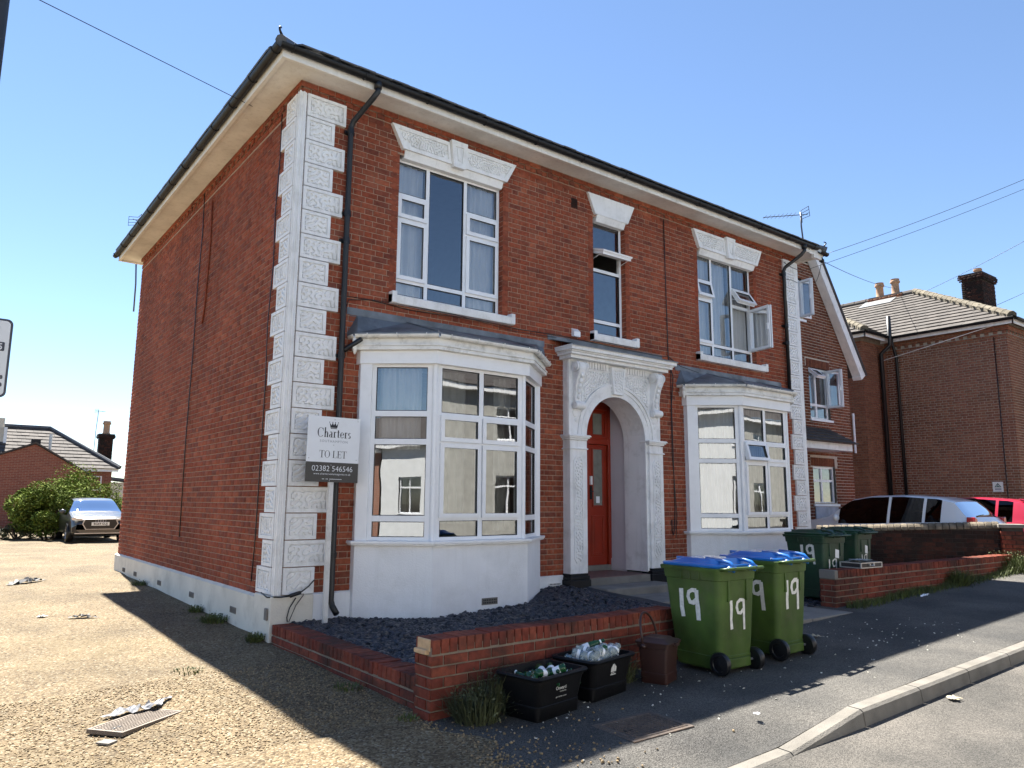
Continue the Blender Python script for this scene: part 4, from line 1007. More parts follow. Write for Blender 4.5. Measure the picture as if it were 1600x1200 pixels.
# handle on the visible side
mb = MB(); mb.fbox(FD, 0.235, .275, 1.86, 2.0, -.025, .004); mb.build('lock_box', UPVC, dr)
mb = MB(); mb.fbox(FD, 0.235, .27, 1.62, 1.84, -.025, -.005); mb.tube([FD(.25, 1.75, -.01), FD(.25, 1.75, .04), FD(.18, 1.75, .04)], .01, 6); mb.build('door_handle', BLACKP, dr)

# small things fixed to the wall
mb = MB(); mb.fbox(FF, 4.43, 4.56, 6.17, 6.33, 0, .012)
for i in range(4):
    for q in range(4): mb.fbox(FF, 4.45+i*.026, 4.465+i*.026, 6.19+q*.033, 6.21+q*.033, .012, .02)
mb.build('air_brick', BRICKD, house)
mb = MB(); mb.prism(Fr(FF(4.42, 0, 0), (0, -1, 0), (0, 0, 1), (1, 0, 0)), [(0, 4.10), (.03, 4.08), (.07, 4.08), (.07, 4.16), (0, 4.22)], 0, .13); mb.build('vent_cover', UPVC, house)
def cable(pts, r=.006, nm='cable', mat=BLACKP, par=house):
    mb = MB(); mb.tube(pts, r, 5); return mb.build(nm, mat, par, smooth=True)
def sag(p, q, s, n=10):
    p, q = V(p), V(q); return [p+(q-p)*(i/n)-V((0, 0, s*4*(i/n)*(1-i/n))) for i in range(n+1)]
cable([(.66, -.02, 3.86), (.72, -.018, 4.02), (1.0, -.018, 4.07), (1.6, -.018, 4.03), (2.6, -.13, 4.03), (3.4, -.018, 4.04), (4.2, -.018, 4.06), (5.4, -.018, 4.03), (6.5, -.018, 4.02), (6.62, -.018, 4.05)])
cable([(.66, -.02, 4.06), (1.2, -.018, 4.08), (2.2, -.13, 4.05), (3.3, -.018, 4.0), (4.1, -.018, 4.02)], .004)
cable([(6.60, -.018, 6.5), (6.61, -.018, 5.6), (6.62, -.018, 4.9), (6.63, -.018, 4.05), (6.66, -.018, 3.9), (6.74, -.02, 3.7), (6.68, -.02, 3.2), (6.70, -.02, 1.5), (6.67, -.025, 1.15), (6.64, -.025, 1.05), (6.6, -.03, 1.12), (6.6, -.03, 1.3)], .008)
cable([(6.68, -.02, 3.9), (6.66, -.022, 2.4), (6.74, -.022, 1.4), (6.70, -.026, 1.0)], .006)
cable([(6.62, -.018, 4.05), (6.9, -.05, 3.9), (7.2, -.2, 3.8)], .006)
cable([(-.02, .62, 6.5), (-.02, .60, 5.9), (-.02, .66, 5.2), (-.02, .62, 4.5), (-.055, .60, 3.7), (-.02, .66, 3.0), (-.02, .68, 2.0), (-.02, .70, 1.1), (-.02, .75, .62)], .007)
cable([(-.02, 3.6, 6.3), (-.02, 3.55, 5.6), (-.02, 3.6, 4.6), (-.02, 3.7, 4.3)], .014, 'conduit', BRICK)
cable([(-.02, 4.1, 6.6), (-.02, 4.05, 5.9), (-.02, 4.12, 4.9), (-.02, 4.1, 3.9), (-.02, 4.15, 2.6), (-.02, 4.1, 1.0)], .008)
cable([(-.09, .2, .55), (-.10, -.02, .52), (.02, -.10, .52), (.12, -.12, .53)], .008)
mb = MB(); mb.tube([(.12, -.12, .53), (.24, -.12, .56)], .022, 8); mb.build('cable_joint', BLACKP, house, smooth=True)
cable([(.24, -.12, .56), (.34, -.10, .62), (.42, -.06, .68)], .008)
cable([(.20, -.09, .50), (.13, -.10, .40), (.10, -.11, .30), (.11, -.11, .25)], .007); cable([(.29, -.09, .53), (.2, -.1, .42), (.14, -.12, .3), (.12, -.12, .25)], .005)
cable([(10.24, -.05, 6.45), (10.5, -.045, 6.40), (10.75, -.06, 6.38)], .006); cable([(10.3, -.05, 6.1), (10.5, -.05, 6.12), (10.72, -.05, 6.1)], .005)
mb = MB(); mb.fbox(FL, -.02, .06, .27, .40, .075, .10); mb.build('meter_box', CONC, house, bevel=.01)
# white plug and camera at the right-hand eave corner
mb = MB(); mb.box(HW+.05, HW+.33, -.42, -.36, ZS-.11, ZS-.04); mb.box(HW-.12, HW+.0, -.425, -.405, ZS-.06, ZS+.08); mb.build('fascia_board', SOFFIT, house, split=True)
mb = MB(); mb.sphere((HW+.40, -.38, ZS-.10), .055, .055, .045); mb.tube([(HW+.40, -.38, ZS-.06), (HW+.40, -.38, ZS)], .02, 6); mb.build('eave_lamp', BLACKP, house, smooth=True)

# ---------------------------------------------------------------- television aerials
AL = M('dull_aerial_metal', (0.10, 0.11, 0.13), 0.5, 0.1, metal=0.5)
def aerial(name, label, base, top, boomdir, n=9, ln=1.1, group='television aerials'):
    base, top = V(base), V(top); t = thing(name, label, 'aerial', base, group)
    mb = MB(); mb.tube([base, base+(top-base)*.3+V((.012, 0, 0)), base+(top-base)*.6-V((.01, 0, 0)), top], .017, 6); mb.build('mast', AL, t, smooth=True)
    b = V(boomdir).normalized(); s = b.cross(V((0, 0, 1))).normalized(); c = top-V((0, 0, .06)); up = s.cross(b)
    mb = MB(); mb.tube([c-b*.15, c+b*ln], .009, 5)
    mb.build('boom', AL, t)
    for i in range(n):
        mb = MB(); p = c+b*(.16+(ln-.2)*i/(n-1)); L = .15-.006*i; mb.tube([p-s*L, p+s*L], .004, 4); mb.build('director', AL, t)
    mb = MB()
    for a in (-1, 1):
        for q in range(4): z = -.09+q*.06; mb.tube([c-b*.02+up*z, c-b*.10+s*a*.19+up*z*1.15], .006, 4)
        mb.tube([c-b*.10+s*a*.19-up*.11, c-b*.10+s*a*.19+up*.11], .006, 4)
    mb.build('reflector', AL, t); return t
aerial('aerial', 'television aerial with long boom on a bent mast above the right roof corner', (HW+.03, -.2, ZS+.12), (HW+.0, -.2, ZS+.92), (-.80, .58, -.09), 8, .8)
aerial('aerial', 'thin television aerial rising behind the back left corner of the brick house', (.06, HD+.9, 5.7), (.0, HD+.9, 7.85), (1, .6, 0), 6, .6)

# ================================================================ garden walls
SHINY = M('worn_engineering_brick', (0.30, 0.095, 0.065), 0.5, 0.2, 14, 0.3, 60, island=0.18)
def solid(mb, F, ln, h, th, zb, c0=0):
    mb.fbox(F, 0.004, ln-0.004, zb, h, -th+.004, -.004)
def garden_wall(name, label, p0, p1, top, zb, th=0.215, soldier=True, brick=BRICKG, mortar=MORTARG, nind=300, course=.078, cat='wall', backside=True, j=.012, ends=True):
    """free-standing wall: street face runs p0 -> p1, bricks on the faces, soldier coping on top"""
    p0, p1 = V((*p0, 0)), V((*p1, 0)); u = (p1-p0).normalized(); n = V((u.y, -u.x, 0)); ln = (p1-p0).length
    t = thing(name, label, cat, (p0.x, p0.y, zb)); F = Fr(p0, u, (0, 0, 1), n)
    ht = top-(.108 if soldier else 0)
    mb = MB(); solid(mb, F, ln, ht+.05 if soldier else ht, th, zb-.15); mb.build('mortar_core', mortar, t)
    k = max(1, round((ht-zb)/course)); course = (ht-zb)/k
    b = lay(F, 0, ln, zb-.0, ht, (), 'stretcher', course, .225, j=j)
    if ends:
        b += lay(Fr(p0-n*th, n, (0, 0, 1), -u), 0, th, zb, ht, (), 'flemish', course, .225, j=j); b += lay(Fr(p1, -n, (0, 0, 1), u), 0, th, zb, ht, (), 'stretcher', course, .225, j=j)
    if backside: b += lay(Fr(p1-n*th, -u, (0, 0, 1), -n), 0, ln, zb, ht, (), 'stretcher', course, .225, j=j)
    if soldier:
        m = int(ln/.078); w = ln/m; ns = 0; shape = None
        for i in range(m):
            if shape is None:
                q = MB(); q.fbox(Fr((0, 0, 0), u, (0, 0, 1), n), -w/2+.005, w/2-.005, 0, .102, -th-.004, .006); me = q.build('brick', [brick], None, bevel=0).data; tmp = bpy.data.objects.get('brick'); 
                for oo in [o for o in COL.objects if o.data is me]: bpy.data.objects.remove(oo)
                bmw = me; shape = me
            o = bpy.data.objects.new('brick', shape); COL.objects.link(o); o.parent = t
            o.location = F((i+.5)*w, ht+.006+random.uniform(-.003, .003), random.uniform(-.004, .004))-wloc(t); o.rotation_euler = (random.uniform(-.012, .012), random.uniform(-.012, .012), random.uniform(-.015, .015)); ns += 1
            bv = o.modifiers.new('bevel', 'BEVEL'); bv.width = .004; bv.segments = 1
        nind = max(0, nind-ns)
    set_bricks(t, b, brick, nind, proud=.008, jitter=.004)
    return t, F, ln
# front wall with its pier, from the gravel to the path
fw, F_, L_ = garden_wall('front_wall', 'chest-low red brick front wall with a soldier coping behind the two black boxes', (-.115, -3.47), (2.72, -3.37), .565, -.01, nind=170)
# the broken pale brick on the end of the coping
CHALK = M('broken_pale_brick_face', (0.55, 0.38, 0.22), 0.9, 0.12, 14, 0.8, 70)
mb = MB(); mb.fbox(F_, -.004, .012, .475, .565, -.19, -.02); mb.fbox(F_, -.03, .03, .455, .49, -.2, -.04)
mb.build('broken_brick', CHALK, fw, bevel=.012)
# planter edge along the gravel: brick on edge
garden_wall('planter_wall', 'low brick planter edge running from the house corner to the front wall', (-.055, -.115), (-.055, -3.16), .243, -.02, th=.22, nind=200, backside=False, ends=False, course=.08)
# wall right of the path
rw, FRWL, LRW = garden_wall('side_front_wall', 'long low red brick wall right of the garden path with grass at its foot', (6.53, -2.86), (12.45, -2.92), .69, .2, nind=300)
# rendered end of that wall's coping
mb = MB(); mb.fbox(FRWL, -.012, .07, .575, .695, -.222, .012); mb.build('cement_cap', CONC, rw, bevel=.012)

# old boundary wall with a rounded coping
def boundary():
    p0, p1 = V((10.95, -.02, 0)), V((12.55, -2.72, 0)); u = (p1-p0).normalized(); n = V((u.y, -u.x, 0)); ln = (p1-p0).length
    t = thing('boundary_wall', 'old blackened brick boundary wall with a rounded pale coping behind the green bins', 'wall', p0)
    F = Fr(p0, u, (0, 0, 1), n); zb = .25; th = .2; top = lambda a: 1.04+.125*a/ln
    mb = MB(); mb.add([F(0, zb-.2, -.006), F(ln, zb-.2, -.006), F(ln, top(ln), -.006), F(0, top(0), -.006), F(0, zb-.2, -th+.006), F(ln, zb-.2, -th+.006), F(ln, top(ln), -th+.006), F(0, top(0), -th+.006)], [(0,1,2,3),(5,4,7,6),(3,2,6,7),(1,5,6,2),(4,0,3,7)]); mb.build('mortar_core', MORTARD, t)
    b = [x for x in lay(F, 0, ln, zb, 1.17, (), 'flemish', .078) if x[4] < top(x[1])+.01]; set_bricks(t, b, BRICKD, 220, proud=.007, jitter=.005)
    b = [x for x in lay(Fr(p1-n*th, -u, (0, 0, 1), -n), 0, ln, zb, 1.17, (), 'flemish', .078) if x[4] < top(ln-x[1])+.01]; set_bricks(t, b, BRICKD, 0)
    CP = M('lichened_coping', (0.17, 0.14, 0.10), .95, .3, 7, .9, 60, island=.25, dirt=((.10, .085, .06), .7, 6))
    m = int(ln/.113); w = ln/m
    for i in range(m):
        mb = MB(); a = i*w; zt = top(a+w/2); pts = []
        for q in range(9):
            an = math.pi*q/8; pts.append((math.cos(an)*.125, zt+math.sin(an)*.105))
        Q = Fr(F(a, 0, -th/2), n, (0, 0, 1), u); mb.prism(Q, [(.125, zt-.02)]+pts+[(-.125, zt-.02)], .004+random.uniform(0, .003), w-.004)
        mb.build('coping_brick', CP, t, bevel=.008, seg=1)
    # end pier
    mb = MB(); a0, a1 = ln, ln+.36; mb.fbox(F, a0+.01, a1-.01, zb-.2, 1.16, -.31, .07); mb.build('pier_core', MORTARD, t)
    bb = []
    for Q, l_ in ((Fr(F(a0, 0, .08), u, (0, 0, 1), n), .36), (Fr(F(a0, 0, -.32), n, (0, 0, 1), -u), .40), (Fr(F(a1, 0, .08), -n, (0, 0, 1), u), .40)): bb += lay(Q, 0, l_, zb, 1.15, (), 'flemish', .078)
    set_bricks(t, bb, BRICKG, 80, proud=.008, jitter=.005)
    mb = MB(); mb.fbox(F, a0-.04, a1+.04, 1.16, 1.225, -.36, .12); mb.build('pier_cap', CONC, t, bevel=.01)
boundary()

# ---------------------------------------------------------------- slate bed, path, step
def bed_z(x, y):
    return .225+.055*min(max((x-1.0)/3.0, 0), 1)+.10*min(max((y+2.2)/2.0, 0), 1)*min(max((x-1.5)/2.5, 0), 1)
SLB = M('slate_bed_soil', (.035, .036, .042), .9, .2, 20, .8, 60)
mb = MB(); mb.box(2.70, 4.46, -3.36, -3.24, -.1, .30); ek = mb.build('edging_kerb', CONC, bevel=.01); tag(ek, 'concrete edging strip behind the two blue lidded bins', 'kerb edging')
sheet('slate_bed', np.linspace(.14, 4.55, 40), np.linspace(-3.30, .0, 34), lambda x, y: bed_z(x, y)-.02+.008*math.sin(5*x)*math.sin(6*y), SLB)
sheet('slate_bed', np.linspace(6.25, 11.0, 30), np.linspace(-2.75, .0, 26), lambda x, y: .20+.02*math.sin(5*x)*math.sin(6*y), SLB)
CHIP = M('blue_grey_slate_chip', (.038, .040, .052), .45, .25, 30, .3, 50, island=.55)
def scatter(name, n, area, zf, mat, size, flat=.25, seed=1, kind='stuff', parent=None, dens=None, tilt=.5, base=None, taper=True, lift=.3):
    r = np.random.default_rng(seed); xs = r.uniform(area[0], area[1], n); ys = r.uniform(area[2], area[3], n)
    if dens is not None:
        k = r.uniform(0, 1, n) < np.vectorize(dens)(xs, ys); xs, ys = xs[k], ys[k]; n = len(xs)
    zs = np.vectorize(zf)(xs, ys)
    if base is None: # irregular low-poly stone, 8 corners
        base = np.array([(-1,-.7,-1),(.8,-1,-1),(1,.7,-1),(-.7,1,-1),(-.75,-.5,1),(.6,-.75,1),(.75,.55,1),(-.5,.7,1)], float)
        faces = np.array([(0,3,2,1),(4,5,6,7),(0,1,5,4),(1,2,6,5),(2,3,7,6),(3,0,4,7)])
    else: base, faces = base
    m = len(base); sc = r.uniform(size[0], size[1], (n, 1))*np.stack([r.uniform(.6, 1.3, n), r.uniform(.6, 1.2, n), np.full(n, flat)*r.uniform(.6, 1.4, n)], -1)
    P = base[None]*sc[:, None, :]*(1+r.uniform(-.18, .18, (n, m, 1)))
    a, b, c = r.uniform(0, 2*np.pi, n), r.normal(0, tilt, n), r.normal(0, tilt, n)
    ca, sa, cb_, sb, cc, sc_ = np.cos(a), np.sin(a), np.cos(b), np.sin(b), np.cos(c), np.sin(c)
    x, y, z = P[..., 0], P[..., 1], P[..., 2]
    y, z = y*cb_[:, None]-z*sb[:, None], y*sb[:, None]+z*cb_[:, None]
    x, z = x*cc[:, None]+z*sc_[:, None], -x*sc_[:, None]+z*cc[:, None]
    x, y = x*ca[:, None]-y*sa[:, None], x*sa[:, None]+y*ca[:, None]
    Vv = np.stack([x+xs[:, None], y+ys[:, None], z+zs[:, None]+lift*size[0]*flat], -1).reshape(-1, 3)
    Fc = (faces[None]+np.arange(n)[:, None, None]*m).reshape(-1, faces.shape[1])
    return npmesh(name, Vv, Fc, mat, parent, kind=kind)
def inbay(x, y):
    for cx in (CX1, CX2):
        if abs(x-cx) < 1.45 and y > -.75+max(0, abs(x-cx)-.72)*.85: return 0
    return 1
o = scatter('slate_chippings', 9000, (.17, 4.2, -3.24, -.03), bed_z, CHIP, (.018, .045), .22, 3, dens=lambda x, y: inbay(x, y), tilt=.35, lift=.4)
o['label'] = 'dark blue slate chippings covering the front bed'
o['category'] = 'slate chippings'
o = scatter('slate_chippings', 2600, (6.5, 10.9, -2.6, -.1), lambda x, y: .205, CHIP, (.02, .045), .22, 4, dens=lambda x, y: inbay(x, y), tilt=.35)
tag(o, 'dark slate chippings behind the bins on the right side of the path', 'slate chippings')
path = MB(); path.box(4.5, 6.30, -3.16, -.40, 0.05, .15); pth = struct(path.build('garden_path', CONC)); 
xs = [4.44, 5.40, 6.34]; ysl = [-3.20, -2.3, -1.4, -.50]
for i in range(2):
    for k in range(3):
        mb = MB(); z = .215+.02*k+random.uniform(-.004, .004); mb.box(xs[i]+.006, xs[i+1]-.006, ysl[k]+.006, ysl[k+1]-.006, .1, z); mb.build('paving_slab', CONC, pth, bevel=.008)
mb = MB(); mb.box(4.52, 5.98, -.62, -.17, .2, .37); struct(mb.build('door_step', CONC, bevel=.025, seg=3))

# gravel: loose stones over the sheet, thinning out on to the pavement
o = scatter('loose_gravel', 60000, (-4.4, -.10, -5.15, 11.0), lambda x, y: ZG(x, y)+rough(x, y)-drop(x, y)+(.004 if y < -3.3 else .001), STONE, (.004, .0085), .65, 5, tilt=.6, dens=lambda x, y: (1 if y < -1 else math.exp(-(y+1)/3.6))*(1 if x > -3.6 else .6))
tag(o, 'loose buff pea gravel on the drive', 'gravel')
def spill(x, y): return math.exp(-max(0, x+.25)/.28)*(1 if y > -5.1 else .4)*(.35+.65*math.exp(-max(0, y+4.0)/.8))*(1-.5*math.exp(-((x)**2)/.01))
o = scatter('spilled_gravel', 3200, (-.35, 1.6, -5.1, -3.5), lambda x, y: G(x, y)-drop(x, y)+.009, STONE, (.004, .010), .6, 6, dens=spill)
tag(o, 'buff stones spilled from the drive on to the pavement', 'gravel')
PETAL = M('pale_fallen_petal', (.62, .60, .52), .8, .15, 10, island=.3)
o = scatter('fallen_petals', 430, (.1, 6.5, -5.1, -3.0), lambda x, y: G(x, y)-drop(x, y)+.008, PETAL, (.004, .011), .15, 8, dens=lambda x, y: .25+.75*math.exp(-(y+4.0)**2/.1) if y < -3.5 or x > 2.8 else 0)
tag(o, 'small pale petals and flecks on the pavement', 'petals')

# ================================================================ things in front of the house
def rrect(hx, hy, r, n=5, y0=0.0):
    pts = []
    for cx, cy, a0 in ((hx-r, hy-r, 0), (-hx+r, hy-r, 90), (-hx+r, -hy+r, 180), (hx-r, -hy+r, 270)):
        for i in range(n+1):
            a = R(a0+90*i/n); pts.append((cx+r*math.cos(a), cy+r*math.sin(a)+y0))
    return pts
def loft(mb, secs, cap0=True, cap1=True):
    n = len(secs[0]); vs = [p for s in secs for p in s]; k = len(secs)
    fs = [(i*n+j, i*n+(j+1) % n, (i+1)*n+(j+1) % n, (i+1)*n+j) for i in range(k-1) for j in range(n)]
    if cap0: fs.append(tuple(reversed(range(n))))
    if cap1: fs.append(tuple(range((k-1)*n, k*n)))
    mb.add(vs, fs)
def stroke(mb, f, pts, w, c=0.003, wob=0.004):
    """a brush stroke on a surface: f(a, b, c) gives the point"""
    n = len(pts); L = []; Rr = []
    for i, (a, b) in enumerate(pts):
        p, q = pts[max(i-1, 0)], pts[min(i+1, n-1)]; d = (q[0]-p[0], q[1]-p[1]); l = math.hypot(*d) or 1; nx, ny = -d[1]/l, d[0]/l
        w1 = w/2+random.uniform(-wob, wob); w2 = w/2+random.uniform(-wob, wob)
        L.append(f(a+nx*w1, b+ny*w1, c)); Rr.append(f(a-nx*w2, b-ny*w2, c))
    mb.add(L+Rr, [(i, n+i, n+i+1, i+1) for i in range(n-1)])
BRUSH = M('white_brushed_paint', (.70, .69, .64), .7, .1, 30)
def nineteen(f, a, b, h, w=.03):
    mb = MB(); stroke(mb, f, [(a, b+h), (a+.004, b+h*.66), (a+.003, b+h*.33), (a+.012, b)], w, .004)
    x = a+.085; rr = h*.19; cx, cz = x+rr*.9, b+h*.74
    stroke(mb, f, [(cx+rr*1.1, b+h*.98), (cx, b+h*.985), (cx-rr*.8, b+h*.9), (cx-rr, cz), (cx-rr*.6, cz-rr*1.0), (cx+rr*.2, cz-rr*1.05), (cx+rr*.95, cz-rr*.5)], w*.85, .0044)
    stroke(mb, f, [(cx+rr*1.05, b+h*1.0), (cx+rr*1.1, b+h*.7), (cx+rr*1.2, b+h*.35), (cx+rr*1.3, b-.015)], w*.95, .0048); return mb
def wheelie(label, loc, rz, body, lid, side, rear, group, sticker=False):
    t = thing('wheelie_bin', label, 'wheelie bin', (0, 0, 0), group)
    H = .895
    def hx(z): return .228+.045*z/H
    def ya(z): return -.265-.045*z/H          # rear face
    def yb(z): return .235+.10*z/H            # front face
    mb = MB(); secs = []
    for z, g in ((.035, -.012), (.05, 0), (.15, 0), (.155, -.004), (.3, 0), (.6, 0), (.80, 0), (.805, .008), (H-.02, .010), (H-.018, .028), (H+.012, .030), (H+.018, .022)):
        cx = (ya(z)+yb(z))/2; secs.append([(x, y+cx, z) for x, y in rrect(hx(z)+g, (yb(z)-ya(z))/2+g, .055)])
    loft(mb, secs); mb.build('body', body, t, angle=35)
    mb = MB()
    for sx in (-1, 1): mb.box(sx*.13-.012, sx*.13+.012, ya(.75)-.012, ya(.8)+.02, .62, .86)
    for y in (-.1, .0, .1):
        for sx in (-1, 1): mb.box(sx*(hx(.84)+.006)-.012, sx*(hx(.84)+.006)+.012, y-.008, y+.008, .80, H-.018)
    mb.box(-hx(.1)+.06, hx(.1)-.06, ya(.1)-.022, ya(.1)+.02, .05, .13); mb.build('rib', body, t, bevel=.006, split=True)
    # lid with its raised crown
    mb = MB(); z0 = H+.02; cy = (ya(H)+yb(H))/2; hy = (yb(H)-ya(H))/2; w = hx(H)
    secs = []
    for z, ex, ey in ((z0, .004, .010), (z0+.018, .010, .016), (z0+.028, .0, .006), (z0+.031, -.04, -.05), (z0+.066, -.075, -.12), (z0+.072, -.085, -.13)):
        secs.append([(x, y+cy+.006-(.03 if ex < -.05 else 0), z) for x, y in rrect(w+ex, hy+ey, .06)])
    loft(mb, secs); lo = mb.build('lid', lid, t, angle=18)
    mb = MB()
    for sx in (-1, 1):
        mb.tube([(sx*.15, cy-.10, z0+.072), (sx*.15, ya(H)+.02, z0+.058), (sx*.15, ya(H)-.045, z0+.045), (sx*.15, ya(H)-.085, z0+.01), (sx*.15, ya(H)-.07, z0-.03)], .017, 8)
        mb.tube([(sx*.10, ya(H)-.06, z0-.005), (sx*.205, ya(H)-.06, z0-.005)], .022, 8)
    mb.box(-.02, .02, yb(H)-.02, yb(H)+.045, z0+.02, z0+.06); mb.build('lid_hinge', lid, t, smooth=True, split=True)
    mb = MB(); mb.tube([(-w+.01, ya(H)-.02, z0-.012), (-w+.02, ya(H)-.09, z0-.004), (w-.02, ya(H)-.09, z0-.004), (w-.01, ya(H)-.02, z0-.012)], .016, 8)
    mb.box(-.03, .03, ya(H)-.09, ya(H), z0-.03, z0-.01); mb.build('handle', body, t, smooth=True)
    for sx in (-1, 1):
        o = V((sx*(hx(.1)+.005), ya(.1)-.01, .10)); ax = V((sx, 0, 0))
        mb = MB(); mb.lathe([(.0, -.03), (.085, -.03), (.097, -.02), (.10, -.005), (.10, .02), (.095, .03), (.065, .032), (.06, .022), (.02, .026), (.0, .03)], 24, o, ax); mb.build('wheel', BLACKP, t, angle=35)
    mb = MB(); mb.tube([(-.25, ya(.1)-.01, .10), (.25, ya(.1)-.01, .10)], .012, 6); mb.build('axle', STEELM, t)
    fs = lambda a, b, c: V((-hx(b)-c, -a, b)); fr = lambda a, b, c: V((a, ya(b)-c, b))
    if side: nineteen(fs, *side).build('painted_number', BRUSH, t)
    if rear: nineteen(fr, *rear).build('painted_number', BRUSH, t)
    if sticker: mb = MB(); mb.quad(fr(.005, .60, .003), fr(.10, .585, .003), fr(.105, .70, .003), fr(.01, .72, .003)); mb.build('sticker', UPVC, t)
    t.location = loc; t.rotation_euler = (0, 0, rz); return t
GREENL = M('mid_green_bin_plastic', (.058, .105, .02), .5, .22, 3, .12, 60, spec=.3, dirt=((.10, .10, .06), .4, 5))
GREEND = M('dark_green_bin_plastic', (.010, .045, .020), .45, .2, 3, .12, 60, dirt=((.06, .06, .04), .35, 5))
BLUEL = M('bright_blue_lid_plastic', (.012, .15, .52), .3, .1, 3, .05, 50, spec=.8, coat=.6)
gb = 'wheelie bins by the path'
wheelie('green wheelie bin with blue lid beside the brown caddy', (2.70, -3.80, G(2.7)), R(-1), GREENL, BLUEL, (-.12, .46, .25, .048), (-.09, .38, .25, .034), gb)
wheelie('green wheelie bin with blue lid standing nearest the bare path edge', (3.56, -3.80, G(3.56)), R(2), GREENL, BLUEL, (-.05, .46, .25, .044), (-.10, .46, .27, .042), gb)
wheelie('all green wheelie bin with white sticker behind the end of the side wall', (7.22, -2.20, .215), R(-3), GREEND, GREEND, (-.05, .52, .25, .044), (-.14, .36, .22, .028), gb, True)
wheelie('all green wheelie bin standing furthest back against the old boundary wall', (8.45, -1.98, .225), R(4), GREEND, GREEND, None, (-.10, .36, .22, .028), gb, True)

# black recycling boxes and their bottles
BOXM = M('black_box_plastic', (.004, .004, .005), .5, .15, 5, .1, 50, spec=.25)
def recycling_box(label, loc, rz, mark):
    t = thing('recycling_box', label, 'recycling box', (0, 0, 0), 'black recycling boxes')
    mb = MB(); secs = []; w, d, h = .285, .205, .315
    for z, g in ((.0, -.05), (.01, -.042), (.10, -.034), (.105, -.038), (h-.05, -.012), (h-.048, -.006), (h-.03, -.004), (h-.028, .012), (h-.012, .02), (h, .014), (h, -.012), (h-.03, -.018), (.05, -.055)):
        secs.append([(x, y, z) for x, y in rrect(w+g, d+g, .05 if z > .02 else .04)])
    loft(mb, secs); mb.build('body', BOXM, t, angle=40)
    f = lambda a, b, c: V((a, -(d-.034+.022*(b-.1)/.165)-c, b))
    F = Fr(f(0, .2, .003), (1, 0, 0), (0, -.13, 1), (0, -1, 0))
    if mark == 'word':
        text_mb('Onward', .036, F.at(-.01, .0), .002, 'CENTER').build('lettering', BRUSH, t); text_mb('in partnership', .013, F.at(.015, -.018), .002).build('lettering', BRUSH, t); text_mb('glass bottles and jars', .015, F.at(0, -.055), .002).build('lettering', BRUSH, t)
    else:
        mb = MB(); 
        for pts in ([(-.035, 0), (-.033, .03), (-.015, .052), (-.012, .0)], [(-.01, .0), (-.012, .058), (.006, .062), (.008, .0)], [(.012, 0), (.010, .056), (.02, .05), (.022, .0)], [(.025, 0), (.023, .046), (.036, .036), (.036, .0)]): mb.prism(F.at(.0, .0), pts, .001, .002)
        mb.fbox(F, -.03, .012, -.012, -.006, .001, .002); mb.fbox(F, -.04, .035, -.024, -.017, .001, .002); mb.build('leaf_mark', BRUSH, t)
    t.location = loc; t.rotation_euler = (0, 0, rz); return t
recycling_box('black open box of green bottles standing nearest the brick pier', (.64, -3.83, G(.64)), R(10), 'word')
recycling_box('black open box heaped with clear glass jars beside the brown caddy', (1.28, -3.72, G(1.28)), R(11), 'mark')
def glassy(name, col, tr):
    m = bpy.data.materials.new(name); m.use_nodes = True; b = m.node_tree.nodes['Principled BSDF']
    b.inputs['Base Color'].default_value = (*col, 1); b.inputs['Roughness'].default_value = .06; b.inputs['Alpha'].default_value = tr; return m
BG = glassy('green_bottle_glass', (.012, .07, .022), .92); CG = glassy('clear_jar_glass', (.45, .52, .52), .35)
def bottle_proto(kind):
    t = thing('bottle' if kind != 'jar' else 'jar', 'x', 'bottle' if kind != 'jar' else 'jar'); mb = MB()
    if kind == 'jar': pr = [(0, -.06), (.034, -.06), (.037, -.052), (.037, .035), (.03, .048), (.029, .062), (.031, .064), (.031, .068), (.026, .068), (.026, .05), (.033, .03), (.033, -.05), (0, -.054)]
    else: pr = [(0, -.11), (.028, -.11), (.031, -.104), (.031, .02), (.026, .05), (.014, .085), (.0125, .115), (.015, .117), (.015, .124), (0, .124)]
    mb.lathe(pr, 14); mb.build('glass', BG if kind == 'green' else CG, t, smooth=True, world=False)
    mb = MB(); mb.lathe([(.0316 if kind != 'jar' else .0376, -.07 if kind != 'jar' else -.02), (.0316 if kind != 'jar' else .0376, -.015 if kind != 'jar' else .004)], 14); mb.build('paper_label', UPVC, t, smooth=True, world=False)
    if kind == 'green': mb = MB(); mb.lathe([(.0155, .07), (.0150, .095)], 12); mb.build('neck_label', UPVC, t, smooth=True, world=False)
    return t
gp, cp_ = bottle_proto('green'), bottle_proto('jar')
rb = random.Random(5)
def fill(proto, n, c, rz, zc, heap, label, group, alt=None):
    first = True; k = 0
    for i in range(n):
        col, row = i % 5, (i//5) % 4; a = (-.17+.085*col)+rb.uniform(-.015, .015); b = (-.09+.06*row)+rb.uniform(-.015, .015); lay_ = i//20
        z = zc+.055*lay_+heap*(1-(a/.25)**2)*(1-(b/.18)**2)+rb.uniform(-.008, .008)
        p = V((c[0]+a*math.cos(rz)-b*math.sin(rz), c[1]+a*math.sin(rz)+b*math.cos(rz), z)); rot = (R(90)+rb.uniform(-.5, .5), rb.uniform(-.3, .3), rb.uniform(0, 6.28))
        rn = ['front', 'second', 'third', 'back'][row]; cn = ['first', 'second', 'middle', 'fourth', 'last'][col]
        lb = label % (('on top, ' if lay_ else '')+rn+' row', cn+' from the pier side')
        if first: proto.location = p; proto.rotation_euler = rot; proto['label'] = lb; proto['group'] = group; first = False
        else: dup(proto, p, rot=rot, label=lb, group=group)
fill(gp, 24, (.64, -3.83), R(10), G(.64)+.235, .015, 'green bottle, %s, %s, in the bottle box', 'green bottles in the left box')
